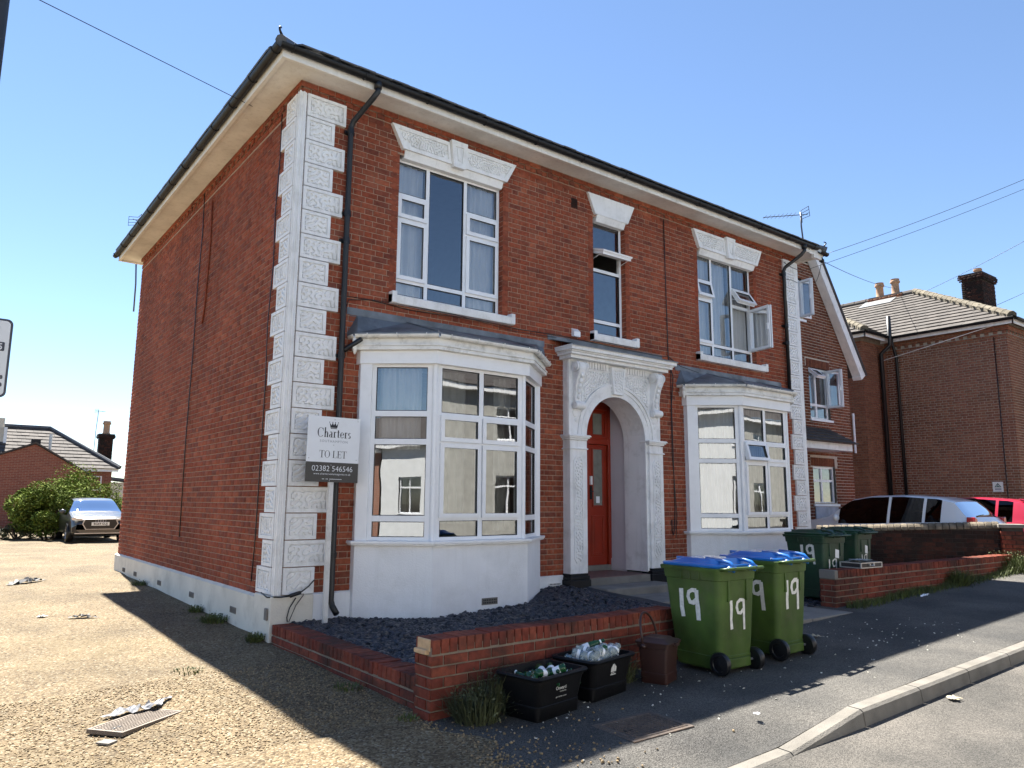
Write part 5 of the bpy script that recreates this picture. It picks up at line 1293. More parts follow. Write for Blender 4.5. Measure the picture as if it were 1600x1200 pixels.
fill(cp_, 32, (1.28, -3.72), R(11), G(1.28)+.25, .045, 'clear jar, %s, %s, in the jar box', 'clear jars in the right box')
g2 = dup(gp, (1.30, -3.66, G(1.3)+.365), rot=(R(70), .2, 1.0), label='single green bottle at the top of the heap of clear jars'); del g2['group']
g2 = dup(gp, (1.40, -3.74, G(1.3)+.34), rot=(R(100), .2, 2.2), label='lower green bottle lying among the clear jars on the bins side'); del g2['group']

# brown food caddy
BRN = M('dark_brown_caddy_plastic', (.042, .016, .012), .45, .15, 4, .1, 60)
t = thing('food_caddy', 'dark brown food waste caddy with an upright carrying handle', 'food caddy')
mb = MB(); secs = []
for z, g in ((.0, -.022), (.010, -.016), (.08, -.013), (.084, -.018), (.27, -.006), (.275, .004), (.30, .006)): secs.append([(x, y, z) for x, y in rrect(.125+g, .115+g, .02)])
loft(mb, secs); mb.build('body', BRN, t, angle=35)
mb = MB(); secs = []
for z, g in ((.302, .016), (.318, .018), (.326, .008), (.330, -.02), (.345, -.035), (.348, -.05)): secs.append([(x, y, z+.02*y) for x, y in rrect(.125+g, .115+g, .035)])
loft(mb, secs); mb.box(-.03, .03, -.15, -.12, .29, .315); mb.build('lid', BRN, t, angle=40)
mb = MB(); mb.tube([(-.14, .06, .27)]+[(-.14*math.cos(math.pi*i/12), .06+.05*math.sin(math.pi*i/12), .29+.235*math.sin(math.pi*i/12)**.7) for i in range(1, 12)]+[(.14, .06, .27)], .009, 8)
for s in (-1, 1): mb.tube([(s*.12, .06, .285), (s*.15, .06, .285)], .02, 10)
mb.build('handle', BRN, t, smooth=True); t.location = (1.97, -3.80, G(2)); t.rotation_euler = (0, 0, R(20)); t.scale = (1.18, 1.18, 1.06)

# metal-edged case on the wall
CASE = M('dark_case_panel', (.03, .028, .03), .4, .2); ALU = M('aluminium_edge', (.6, .6, .58), .35, .08, metal=.7); PAPER = M('crumpled_grey_paper', (.5, .5, .48), .8, .2, 12, .4, 30)
t = thing('metal_case', 'metal edged shallow case with papers on top of the side wall', 'case'); w, d, h = .25, .155, .075
mb = MB(); mb.box(-w, w, -d, d, .005, h-.005); mb.build('panel', CASE, t)
mb = MB(); r = .009
for x in (-w, w):
    for y in (-d, d): mb.box(x-r, x+r, y-r, y+r, 0, h)
for z in (.005, h-.005):
    for y in (-d, d): mb.box(-w, w, y-r, y+r, z-.006, z+.006)
    for x in (-w, w): mb.box(x-r, x+r, -d, d, z-.006, z+.006)
mb.build('edge_trim', ALU, t)
mb = MB()
for x in (-.05, .05): mb.box(x-.012, x+.012, -d-.016, -d, .025, .06)
mb.tube([(-.03, -d-.008, .035), (-.03, -d-.025, .035), (.03, -d-.025, .035), (.03, -d-.008, .035)], .005, 5); mb.build('latch', ALU, t, split=True)
for i in range(5):
    mb = MB(); n = 7; vs = []; x0_, y0_ = random.uniform(-.2, -.02), random.uniform(-.13, -.02); a = random.uniform(-.3, .3); W_, D_ = random.uniform(.2, .26), random.uniform(.13, .17)
    for q in range(n):
        for k in range(n): u, v = q/(n-1)*W_, k/(n-1)*D_; vs.append((x0_+u*math.cos(a)-v*math.sin(a), y0_+u*math.sin(a)+v*math.cos(a), h+.004+.006*i+.012*abs(math.sin(7*u/W_+i))*random.uniform(.3, 1)))
    mb.add(vs, [(q*n+k, (q+1)*n+k, (q+1)*n+k+1, q*n+k+1) for q in range(n-1) for k in range(n-1)]); mb.build('paper', PAPER, t)
pc = at(1362, 884, 2, .70); t.location = (7.42, -2.76, .692); t.rotation_euler = (0, 0, R(-4))

# ---------------------------------------------------------------- to-let board
INK = M('charcoal_board_print', (.05, .045, .04), .5, .06); INKT = M('dark_ink', (.018, .02, .028), .6, .05); GREYI = M('grey_ink', (.25, .27, .3), .6, .05); BOARD = M('white_sign_board', (.80, .82, .84), .45, .03, 4, dirt=((.6, .6, .6), .3, 4))
bx = at(508, 966, 2, .28); YB = bx.y
t = thing('letting_board', 'white and charcoal to let board on a slim post beside the bay', 'sign', bx)
FB = Fr((0, YB-.03, 0), (1, 0, -.028), (.028, 0, 1), (0, -1, 0))
c0 = at(482, 648, 1, YB-.03); c1 = at(563, 652, 1, YB-.03); c2 = at(475, 752, 1, YB-.03); BW = c1.x-c0.x-.0; BH = c0.z-c2.z
Q = Fr((c0.x-.005, YB-.03, c0.z-BH), (1, 0, -.012), (.012, 0, 1), (0, -1, 0)); sp = BH*.30
mb = MB(); mb.fbox(Q, 0, BW, sp, BH, -.006, .0); mb.build('upper_panel', BOARD, t); mb = MB(); mb.fbox(Q, 0, BW, 0, sp, -.006, .0); mb.build('lower_panel', INK, t)
mb = MB(); pz = V((c0.x+BW*.5, 0, 0)); mb.add([V((pz.x+dx-.0, YB-.027+dy, zz)) for zz, o_ in ((.2, -.0), (c0.z-.1, 0)) for dx, dy in ((-.03, .0), (.02, .0), (.02, .045), (-.03, .045))], [(0, 1, 2, 3), (7, 6, 5, 4), (0, 4, 5, 1), (1, 5, 6, 2), (2, 6, 7, 3), (3, 7, 4, 0)])
POST = M('white_painted_timber_post', (.72, .70, .66), .7, .06, 3, .2, 40, dirt=((.30, .27, .22), .7, 4)); mb.build('post', POST, t)
def serif(word, F, h, gap=.14):
    """thick-and-thin roman letters drawn as shapes; returns mesh and width"""
    mb = MB(); x = 0; T, S = .13*h, .035*h
    def box(a, b, c, d): mb.fbox(F, x+a, x+b, c, d, .001, .0016)
    def arc(cx, cy, rx, ry, a0, a1, thick, thin, n=14):
        L = []; Rr = []
        for i in range(n+1):
            a = R(a0+(a1-a0)*i/n); tt = thin+(thick-thin)*abs(math.cos(a)); L.append(F(x+cx+rx*math.cos(a), cy+ry*math.sin(a), .0014)); Rr.append(F(x+cx+(rx-tt)*math.cos(a), cy+(ry-thin)*math.sin(a), .0014))
        mb.add(L+Rr, [(i, i+1, n+2+i, n+1+i) for i in range(n)])
    xh = .62*h
    for ch in word:
        if ch == 'C': arc(.36*h, .5*h, .36*h, .52*h, 40, 320, T, S); box(.62*h, .62*h+S, .66*h, .98*h); w = .70*h
        elif ch == 'h': box(.05*h, .05*h+T, 0, 1.05*h); arc(.28*h, .40*h, .17*h, .24*h, 0, 170, T, S); box(.45*h-T, .45*h, 0, .42*h); box(0, .24*h, 0, S); box(.27*h, .5*h, 0, S); w = .52*h
        elif ch == 'a': arc(.18*h, .18*h, .18*h, .19*h, 60, 330, T, S); arc(.2*h, .44*h, .16*h, .2*h, 0, 150, T, S); box(.36*h-T, .36*h, 0, .48*h); box(.34*h, .42*h, 0, S); w = .44*h
        elif ch == 'r': box(.05*h, .05*h+T, 0, xh); arc(.24*h, .46*h, .13*h, .17*h, 40, 150, T, S); box(0, .26*h, 0, S); box(0, .1*h, xh-S, xh); w = .36*h
        elif ch == 't': box(.08*h, .08*h+T, .08*h, .82*h); box(0, .28*h, xh-S, xh); arc(.2*h, .13*h, .12*h, .13*h, 180, 330, T, S); w = .32*h
        elif ch == 'e': arc(.22*h, .31*h, .22*h, .32*h, 10, 330, T, S); box(.06*h, .42*h, .32*h, .32*h+S); w = .45*h
        elif ch == 's': arc(.17*h, .46*h, .15*h, .17*h, 30, 260, T, S); arc(.17*h, .16*h, .15*h, .17*h, -150, 90, T, S); w = .36*h
        elif ch == 'T': box(.3*h, .3*h+T, 0, h); box(0, .72*h, h-S, h); box(0, S, .78*h, h); box(.72*h-S, .72*h, .78*h, h); box(.2*h, .54*h, 0, S); w = .72*h
        elif ch == 'O': arc(.4*h, .5*h, .4*h, .51*h, 0, 360, T, S, 28); w = .8*h
        elif ch == 'L': box(.1*h, .1*h+T, 0, h); box(0, .36*h, h-S, h); box(0, .62*h, 0, S); box(.62*h-S, .62*h, 0, .24*h); w = .64*h
        elif ch == 'E': box(.1*h, .1*h+T, 0, h); box(0, .6*h, h-S, h); box(0, .64*h, 0, S); box(.2*h, .45*h, .5*h, .5*h+S); box(.6*h-S, .6*h, .78*h, h); box(.64*h-S, .64*h, 0, .24*h); box(.45*h, .45*h+S, .4*h, .62*h); w = .66*h
        else: w = .3*h
        x += w+gap*h*.35
    return mb, x
def place(word, h, cx, y):
    _, wd = serif(word, Q, h); mb, _ = serif(word, Q.at(cx-wd/2, y), h); return mb
up = BH-sp; mid = BW*.5
place('Charters', up*.205, mid+.005, sp+up*.545).build('lettering', INKT, t); place('TO LET', up*.155, mid, sp+up*.10).build('lettering', INKT, t)
text_mb('SOUTHAMPTON', up*.075, Q.at(mid, sp+up*.435), .0014, spacing=1.25, bold=-.0).build('lettering', GREYI, t)
mb = MB(); k = Q.at(mid-.01, sp+up*.76); s_ = BW*.085
mb.prism(k, [(-s_*.75, 0), (s_*.75, 0), (s_, .11*up), (s_*.55, .05*up), (s_*.3, .115*up), (0, .055*up), (-s_*.3, .115*up), (-s_*.55, .05*up), (-s_, .11*up)], .001, .0016); mb.fbox(k, -s_*.7, s_*.7, -.022*up, -.008*up, .001, .0016)
for a in (-1, -.3, .3, 1): mb.prism(k, [(a*s_+.006*math.cos(q), .12*up+.006*math.sin(q)) for q in [i*math.pi/3 for i in range(6)]], .001, .0016)
mb.build('crown_emblem', INKT, t)
text_mb('02382 546546', sp*.40, Q.at(mid, sp*.55), .0014, sx=.97, bold=-.0008).build('lettering', BOARD, t); text_mb('www.chartersestateagents.co.uk', sp*.135, Q.at(mid, sp*.37), .0014, spacing=1.12).build('lettering', BOARD, t)
mb = MB()
for i in range(16):
    if i not in (2, 5): mb.fbox(Q, mid-.12+i*.015, mid-.109+i*.015, sp*.14, sp*.17, .001, .0014)
mb.build('small_print', BOARD, t)
mb = MB()
for a, b in ((.03, sp+.04), (BW-.03, sp+.04), (mid, BH-.03), (BW-.03, BH-.03), (mid, sp+up*.38), (mid-.02, sp-.03), (mid-.03, .015)): mb.lathe([(.006, 0), (.005, .003), (0, .004)], 6, Q(a, b, 0), Q.n)
mb.build('screw', STEELM, t, split=True)

# ---------------------------------------------------------------- street sign at the left edge
SIGNW = M('grey_white_sign_face', (.62, .64, .66), .4, .03); NAVY = M('navy_black_sign_print', (.012, .018, .04), .4, .05); POLEM = M('dark_painted_pole', (.02, .023, .03), .5, .1)
ys = -3.41; tr, br_ = at(22, 500, 1, ys), at(15, 622, 1, ys); FS = Fr((tr.x-.60, ys, br_.z), (1, 0, 0), (0, 0, 1), (0, -1, 0)); sw, sh = .60, tr.z-br_.z
t = thing('parking_sign', 'pale parking sign with dark border and a 5 in a black square', 'road sign', (tr.x-.26, -3.35, G(-3)))
def rr2(a0, a1, b0, b1, r): return [(x+(a0+a1)/2, y+(b0+b1)/2) for x, y in rrect((a1-a0)/2, (b1-b0)/2, r, 4)]
mb = MB(); mb.prism(FS, rr2(0, sw, 0, sh, .03), -.004, 0); mb.build('border_panel', NAVY, t); mb = MB(); mb.prism(FS, rr2(.012, sw-.012, .012, sh-.012, .022), -.001, .0015); mb.build('face', SIGNW, t)
mb = MB(); mb.prism(FS, rr2(sw-.085, sw-.030, sh*.585, sh*.70, .006), .0015, .0025); mb.build('number_patch', NAVY, t); text_mb('5', sh*.112, FS.at(sw-.050, sh*.604), .0035, bold=.0012, sx=.85).build('lettering', SIGNW, t)
for b in (.235, .14): text_mb('ne', sh*.095, FS.at(sw-.024, sh*b), .0025, align='RIGHT', bold=.0015, sx=.8).build('lettering', NAVY, t)
pr = at(12, 30, 1, -3.35); px = pr.x-.044
mb = MB(); mb.tube([(px, -3.35, -.2), (px, -3.35, 5.6)], .044, 16); mb.lathe([(.046, 0), (.04, .015), (0, .02)], 16, (px, -3.35, 5.6)); mb.build('pole', POLEM, t, angle=40)
mb = MB()
for z in (br_.z+.1, tr.z-.1): mb.box(px-.06, px+.06, -3.40, -3.29, z-.015, z+.015)
mb.build('clamp', STEELM, t, split=True)

# ---------------------------------------------------------------- covers, scraps and litter on the ground
IRON = M('rusty_cast_iron', (.10, .075, .06), .75, .2, 20, .4, 90, dirt=((.16, .10, .06), .5, 12)); GALV = M('dusty_steel_cover', (.16, .13, .105), .6, .12, 8, .3, 60, metal=.3)
def cover(name, label, c, ux, w, d, z, tilt, mat, studs, frame=True):
    u = V((math.cos(ux), math.sin(ux), tilt)).normalized(); n = V((0, 0, 1)); v = n.cross(u).normalized(); n = u.cross(v)
    t = thing(name, label, 'manhole cover', (c[0], c[1], z)); F = Fr((c[0], c[1], z), u, v, n); mb = MB(); mb.fbox(F, -w, w, -d, d, -.02, .006); mb.frame(F, -w, w, -d, d, .02, .004, .011); mb.build('plate', mat, t, bevel=.003)
    mb = MB(); nx, ny = studs
    for i in range(nx):
        for k in range(ny):
            a, b = -w+.035+(2*w-.07)*(i+.5)/nx, -d+.03+(2*d-.06)*(k+.5)/ny; l = (2*w-.07)/nx*.33; q = (2*d-.06)/ny*.28
            mb.fbox(F, a-l, a+l, b-q, b+q, .005, .010)
    mb.build('stud', mat, t, kind='stuff')
    mb = MB()
    for a in (-w+.07, -w+.12): mb.fbox(F, a-.012, a+.014, -.03, .0, .0062, .0108)
    mb.build('lifting_slot', BLACKP, t, split=True)
    if frame: mb = MB(); mb.frame(F, -w-.03, w+.03, -d-.03, d+.03, .028, -.02, .007); mb.build('frame', mat, t)
    return t
cover('manhole_cover', 'rusty ribbed iron cover set in the pavement below the black boxes', (.95, -4.545), R(-4), .25, .19, G(.95)+.002, .032, IRON, (14, 10))
t = cover('manhole_cover', 'loose dusty steel cover tilted out of the gravel drive', (-1.78, -2.12), R(38), .31, .15, -.024, -.022, GALV, (22, 9), False)
mb = MB(); F = Fr((-2.03, -2.5, -.045), (math.cos(R(38)), math.sin(R(38)), 0), (-math.sin(R(38)), math.cos(R(38)), 0), (0, 0, 1)); mb.fbox(F, -.03, .05, -.03, .07, 0, .012); mb.build('frame_corner', CONC, t)
def scrap(label, pts, mat, w, name='plastic_scrap', cat='plastic sheet', zf=ZG, lift=.05, seed=0):
    """a torn strip of sheet lying crumpled on the ground along a line of points"""
    r = random.Random(seed); mb = MB(); n = 16; vs = []
    for i in range(n+1):
        s = i/n*(len(pts)-1); k = min(int(s), len(pts)-2); f = s-k; p = V((*pts[k], 0)).lerp(V((*pts[k+1], 0)), f); d = V((*pts[k+1], 0))-V((*pts[k], 0)); q = V((-d.y, d.x, 0)).normalized()
        ww = w*(.25+.75*math.sin(math.pi*min(1, i/n*1.1+.05)))*r.uniform(.7, 1.2)
        for j in range(5):
            o = (j/4-.5)*ww; x, y = p.x+q.x*o, p.y+q.y*o; vs.append((x+r.uniform(-.012, .012), y+r.uniform(-.012, .012), zf(x, y)+.016+lift*(.5+.5*math.sin(i*1.9+seed))*(.3+r.random()*.7)*math.sin(math.pi*i/n)))
    mb.add(vs, [(i*5+j, (i+1)*5+j, (i+1)*5+j+1, i*5+j+1) for i in range(n) for j in range(4)]); ob = mb.build(name, mat, None); tag(ob, label, cat); return ob
GREYP = M('torn_grey_membrane', (.10, .105, .12), .55, .3, 14, .3, 40); BLKM = M('torn_black_membrane', (.02, .02, .022), .6, .3, 10)
zg0 = lambda u, v: (lambda p: (p.x, p.y))(at(u, v, 2, .04))
scrap('crumpled grey plastic strip beside the tilted steel cover', [zg0(160, 1108), zg0(205, 1100), zg0(240, 1094), zg0(268, 1080)], GREYP, .15, lift=.05, seed=1)
scrap('flat black plastic scrap lying alone on the gravel', [zg0(105, 970), zg0(130, 969), zg0(155, 970)], BLKM, .12, lift=.05, seed=2)
scrap('dark crumpled plastic furthest up the gravel drive', [zg0(10, 925), zg0(40, 921), zg0(72, 917)], BLKM, .2, lift=.10, seed=3)
scrap('small white paper scrap on the gravel left of the black plastic', [zg0(58, 969), zg0(74, 968)], PAPER, .12, 'paper_scrap', 'litter', lift=.02, seed=4)
CARD = M('creased_brown_card', (.42, .36, .25), .85, .12, 10)
gz = lambda x, y: G(x, y)+.006
pz0 = lambda u, v, z=.1: (lambda p: (p.x, p.y))(at(u, v, 2, z))
scrap('pale torn card lying behind the wheel of the second bin', [pz0(1256, 1000, .12), pz0(1288, 1002, .12)], CARD, .11, 'card_scrap', 'litter', gz, .02, 5)
scrap('white tissue lying on the path edge by the side wall', [pz0(1290, 948, .2), pz0(1302, 947, .2)], UPVC, .10, 'tissue', 'litter', lambda x, y: .235, .03, 6)
scrap('flat pale card lying in the road by the kerb', [pz0(1480, 1090, .02), pz0(1502, 1091, .02)], CARD, .12, 'card_scrap', 'litter', lambda x, y: road_z(x, y)+.005, .01, 7)
scrap('white crumpled paper on the pavement below the second bin shadow', [pz0(1178, 1120, .05), pz0(1186, 1122, .05)], UPVC, .05, 'paper_scrap', 'litter', gz, .01, 8)
scrap('white scrap in the grass at the foot of the side wall', [pz0(1440, 940, .25), pz0(1452, 937, .25)], UPVC, .06, 'paper_scrap', 'litter', lambda x, y: G(x, y)+.05, .03, 9)

# ================================================================ cars
def interp(x, tab):
    for (a, p), (b, q) in zip(tab, tab[1:]):
        if x <= b: 
            t = (x-a)/(b-a) if b > a else 0; t = t*t*(3-2*t)*.5+t*.5; return p+(q-p)*t
    return tab[-1][1]
def car(name, label, loc, rz, paint, L, Wd, top, belt, half, glass, details):
    """hatchback lofted along its length (+y is forward); glazing is cut out of the same surface"""
    t = thing(name, label, 'car', (0, 0, 0)); ns = 72
    body = MB(); gl = {}; rows = []
    S = [i/ns for i in range(ns+1)]
    for s in S:
        y = (s-.5)*L; zt, zb, w = interp(s, top), interp(s, belt), interp(s, half)*Wd
        zb = min(zb, zt-.025); gh = max(0, (zt-zb-.03)/.5); gh = min(1, gh); wr = w*(.97-.27*gh); lo = interp(s, [(0, .36), (.05, .25), (.12, .19), (.88, .19), (.95, .22), (1, .30)])
        half_pts = [(0, lo), (w*.80, lo), (w*.96, lo+.10), (w*.985, lo+.28), (w, .62*zb+.05), (w*.985, zb-.05), (w*.95, zb)]
        for k in (1, 2, 3, 4): q = k/4; half_pts.append((w*.945+(wr-w*.945)*q**1.15, zb+(zt-.045-zb)*q))
        half_pts += [(wr*.88, zt-.018), (wr*.5, zt-.003), (0, zt)]
        rows.append([(x, y, z) for x, z in half_pts]+[(-x, y, z) for x, z in reversed(half_pts[1:-1])])
    n = len(rows[0]); m = 14
    parts = {}
    for i in range(ns):
        sm = (S[i]+S[i+1])/2
        for j in range(n):
            k = (j+1) % n; quad = [rows[i][j], rows[i+1][j], rows[i+1][k], rows[i][k]]
            jj = j if j < m-1 else n-1-j
            key = 'body'
            for nm, s0, s1, j0, j1 in glass:
                if s0 < sm < s1 and j0 <= jj <= j1: key = nm
            parts.setdefault(key, MB()).add(quad, [(0, 3, 2, 1)])
    b = parts.pop('body'); b.add(rows[0], [tuple(range(n))]); b.add(rows[-1], [tuple(reversed(range(n)))])
    # weld so that the body shades smoothly
    def weld(mb):
        key = {}; idx = []; vs = []
        for v in mb.v:
            q = tuple(round(c, 5) for c in v)
            if q not in key: key[q] = len(vs); vs.append(v)
            idx.append(key[q])
        mb.v = vs; mb.f = [f for f in (tuple(dict.fromkeys(idx[i] for i in f)) for f in mb.f) if len(f) > 2]; mb.m = [0]*len(mb.f); return mb
    weld(b).build('body', paint, t, angle=38)
    for nm, mb in parts.items():
        if nm in ('windscreen', 'rear_window'): weld(mb).build(nm, GLASSD, t, smooth=True); continue
        for sgn in (-1, 1):
            q = MB()
            for i in range(0, len(mb.v), 4):
                if mb.v[i][0]*sgn > 0: q.add(mb.v[i:i+4], [(0, 3, 2, 1)])
            weld(q).build(nm, GLASSD, t, smooth=True)
    mb = MB(); mb.box(-Wd*.36, Wd*.36, -L*.30, L*.22, .35, .75); 
    for x in (-.35, .35):
        for y in (.15, -.75): mb.box(x-.2, x+.2, y-.1, y+.05, .6, 1.12)
    mb.build('interior', BLACKP, t)
    for sy in (.32, -.30):
        for sx in (-1, 1):
            o = V((sx*(Wd*.5-.10), sy*L, .31)); ax = V((sx, 0, 0))
            mb = MB(); mb.lathe([(.20, -.10), (.29, -.10), (.31, -.07), (.31, .07), (.29, .105), (.215, .11)], 28, o, ax); wh = mb.build('wheel', BLACKP, t, angle=40)
            mb = MB(); mb.lathe([(.215, .10), (.20, .075), (.05, .085), (.0, .09)], 28, o, ax)
            for q in range(5):
                a = 2*math.pi*q/5; d = V((0, math.cos(a), math.sin(a))); e = V((0, -math.sin(a), math.cos(a))); mb.add([o+ax*.108+d*.05+e*.03, o+ax*.108+d*.05-e*.03, o+ax*.112+d*.205-e*.022, o+ax*.112+d*.205+e*.022], [(0, 1, 2, 3)])
            mb.build('rim', STEELM, wh, angle=40)
            mb = MB(); c = V((sx*(Wd*.5-.012), sy*L, .31)); n_ = 20
            pts = [c+V((0, .355*math.cos(math.pi*i/n_), .355*math.sin(math.pi*i/n_))) for i in range(n_+1)]; mb.add([c+V((sx*.004, 0, 0))]+[p+V((sx*.004, 0, 0)) for p in pts], [(0, i, i+1) for i in range(1, n_+1)]); mb.build('wheel_arch', BLACKP, t)
    for sx in (-1, 1):
        mb = MB(); mb.sphere((sx*(Wd*.5+.07), L*.16, .98), .10, .06, .075, 10, 6); mb.build('mirror', paint, t, smooth=True)
    details(t, L, Wd); t.location = loc; t.rotation_euler = (0, 0, rz); return t
def carpaint(name, col, metal=.0): return M(name, col, .28, .03, 2, metal=metal, coat=.8)
HATCH_TOP = [(0, .72), (.015, .95), (.05, 1.06), (.12, 1.36), (.2, 1.43), (.35, 1.47), (.5, 1.46), (.60, 1.40), (.74, 1.02), (.80, .96), (.92, .86), (.97, .76), (1, .62)]
HATCH_BELT = [(0, .70), (.03, .90), (.15, .93), (.6, .86), (.75, .86), (.9, .80), (1, .60)]
HATCH_HALF = [(0, .43), (.03, .46), (.1, .49), (.5, .5), (.85, .49), (.94, .47), (.98, .44), (1, .40)]
GL = [('windscreen', .615, .735, 10, 12), ('rear_window', .045, .115, 10, 12), ('front_window', .415, .665, 6, 9), ('rear_side_window', .25, .405, 6, 9), ('quarter_window', .165, .24, 6, 9)]
LAMP = M('clear_lamp_lens', (.5, .53, .56), .12, .1, 8, metal=.6); TAIL = M('red_lamp_lens', (.45, .015, .012), .15, .1, 8, coat=.6); PLATEW = M('white_number_plate', (.8, .8, .76), .4, .02)
def a1_front(t, L, Wd):
    F = Fr((0, L/2-.012, 0), (-1, 0, 0), (0, 0, 1), (0, 1, 0))
    mb = MB(); g = [(-.50, .60), (-.40, .44), (.40, .44), (.50, .60), (.44, .735), (-.44, .735)]; mb.prism(F, g, 0, .03); mb.build('grille', BLACKP, t)
    mb = MB(); mb.ring(F, [(a*1.06, .58+(b-.58)*1.13) for a, b in g], g, 0, .04); mb.build('grille_surround', STEELM, t)
    mb = MB(); mb.fbox(F, -.26, .26, .545, .655, .03, .045); pl = mb.build('number_plate', PLATEW, t); text_mb('BG69 GUJ', .095, F.at(0, .57), .047, bold=.002).build('lettering', BLACKP, t)
    mb = MB()
    for q in range(4): o = F(-.105+.07*q, .695, .035); mb.tube([o+F.u*.045*math.cos(a)+F.v*.045*math.sin(a) for a in [i*math.pi/8 for i in range(17)]], .007, 6, cap=False)
    mb.build('ring_emblem', STEELM, t, smooth=True)
    for s in (-1, 1):
        mb = MB(); mb.prism(Fr((0, L/2-.10, 0), (-1, -.0, 0), (0, 0, 1), (0, 1, 0)), [(s*.50, .70), (s*.82, .72), (s*.84, .80), (s*.78, .815), (s*.48, .765)], 0, .095 if False else .06); mb.build('headlight', LAMP, t, bevel=.01)
        mb = MB(); mb.prism(Fr((0, L/2-.05, 0), (-1, 0, 0), (0, 0, 1), (0, 1, 0)), [(s*.57, .34), (s*.80, .34), (s*.80, .50), (s*.68, .56)], 0, .045); mb.build('air_intake', BLACKP, t)
    mb = MB(); mb.box(-.72, .72, L/2-.05, L/2+.012, .285, .315); mb.build('splitter', STEELM, t)
def rear_bits(spoiler=None, paint=None):
    def f(t, L, Wd):
        for s in (-1, 1):
            mb = MB(); y = -L/2+.10; mb.prism(Fr((s*(Wd*.5-.20), -L/2+.13, 0), (1, 0, 0), (0, 0, 1), (0, -1, 0)), [(-.10, .78), (.11, .80), (.13, .92), (.10, 1.04), (-.0, 1.02)] if s > 0 else [(.10, .78), (-.11, .80), (-.13, .92), (-.10, 1.04), (.0, 1.02)], -.1, .05); mb.build('tail_light', TAIL, t, bevel=.012)
        mb = MB(); mb.box(-.26, .26, -L/2-.012, -L/2+.03, .68, .79); mb.build('number_plate', PLATEW, t)
        if spoiler:
            mb = MB(); mb.prism(Fr((-Wd*.33, 0, 0), (0, 1, 0), (0, 0, 1), (1, 0, 0)), [(-L/2+.10, 1.335), (-L/2+.13, 1.36), (-L/2+.6, 1.43), (-L/2+.55, 1.37)], 0, Wd*.66); mb.build('spoiler', paint, t, bevel=.012)
        mb = MB(); mb.box(-.7, .7, -L/2+.0, -L/2+.05, .36, .46); mb.build('bumper_strip', BLACKP, t)
    return f
GREYC = carpaint('grey_metallic_paint', (.05, .05, .047), .2); WHITEC = carpaint('white_car_paint', (.75, .76, .77)); REDC = carpaint('raspberry_red_paint', (.42, .02, .055))
car('parked_car', 'grey metallic hatchback parked nose forward at the end of the gravel drive', (1.40, 21.6, .17), R(180), GREYC, 4.03, 1.74, [(a, b*.985) for a, b in HATCH_TOP], HATCH_BELT, HATCH_HALF, GL, a1_front)
car('parked_car', 'white car with dark windows parked behind the boundary wall', (13.32, -.30, .30), R(1), WHITEC, 4.15, 1.75, HATCH_TOP, HATCH_BELT, HATCH_HALF, GL, rear_bits())
car('parked_car', 'raspberry red hatchback with roof spoiler parked beyond the white car', (16.1, -.60, .28), R(1), REDC, 4.1, 1.75, HATCH_TOP, HATCH_BELT, HATCH_HALF, GL, rear_bits(True, REDC))

# ================================================================ neighbouring houses
def tile_field(mb, F, ln, depth, gauge=.33, tw=.30, clip=None, th=.03, rnd=.004):
    """courses of tiles up a slope; F.u along the eave, F.v up the slope, F.n out of it; clip(v) -> (u0,u1)"""
    k = 0; v = -.05
    while v < depth:
        a, b = clip(max(0, v)) if clip else (0, ln)
        u = a-(tw/2 if k % 2 else 0)
        while u < b:
            x0_, x1_ = max(u, a), min(u+tw, b)
            if x1_-x0_ > .03:
                r = random.uniform(-rnd, rnd); e = .038+r
                mb.add([F(x0_+.003, v, e), F(x1_-.003, v, e), F(x1_-.003, v+gauge+.04, .004), F(x0_+.003, v+gauge+.04, .004), F(x0_+.003, v, e-th), F(x1_-.003, v, e-th)], [(0, 1, 2, 3), (4, 5, 1, 0)])
            u += tw
        v += gauge; k += 1
def simple_window(par, F, a0, a1, b0, b1, cols=(.5,), trans=.68, mat=UPVC, c=-.06, dark=True, sill=True, glass=GLASS):
    """frame, mullions, transom, panes of a far window set in a hole"""
    mb = MB(); mb.frame(F, a0, a1, b0, b1, .055, c-.05, c); w = a1-a0; us = [a0+.055]+[a0+w*q for q in cols]+[a1-.055]
    for q in us[1:-1]: mb.fbox(F, q-.03, q+.03, b0+.05, b1-.05, c-.05, c-.001)
    zt = b0+(b1-b0)*trans if trans else None
    if zt: mb.fbox(F, a0+.05, a1-.05, zt-.03, zt+.03, c-.05, c-.002)
    ob = mb.build('window', mat, par)
    for i in range(len(us)-1):
        l, r_ = us[i]+(.03 if i else 0), us[i+1]-(.03 if i < len(us)-2 else 0)
        for lo, hi in (((b0+.055, zt-.03), (zt+.03, b1-.055)) if zt else ((b0+.055, b1-.055),)): pane(F, l, r_, lo, hi, c-.025, ob, glass)
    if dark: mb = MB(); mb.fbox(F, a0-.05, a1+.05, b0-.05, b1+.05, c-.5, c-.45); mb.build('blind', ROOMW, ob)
    if sill: mb = MB(); mb.fbox(F, a0-.06, a1+.06, b0-.05, b0+.005, c-.06, .05); mb.build('window_sill', mat, ob)
    return ob

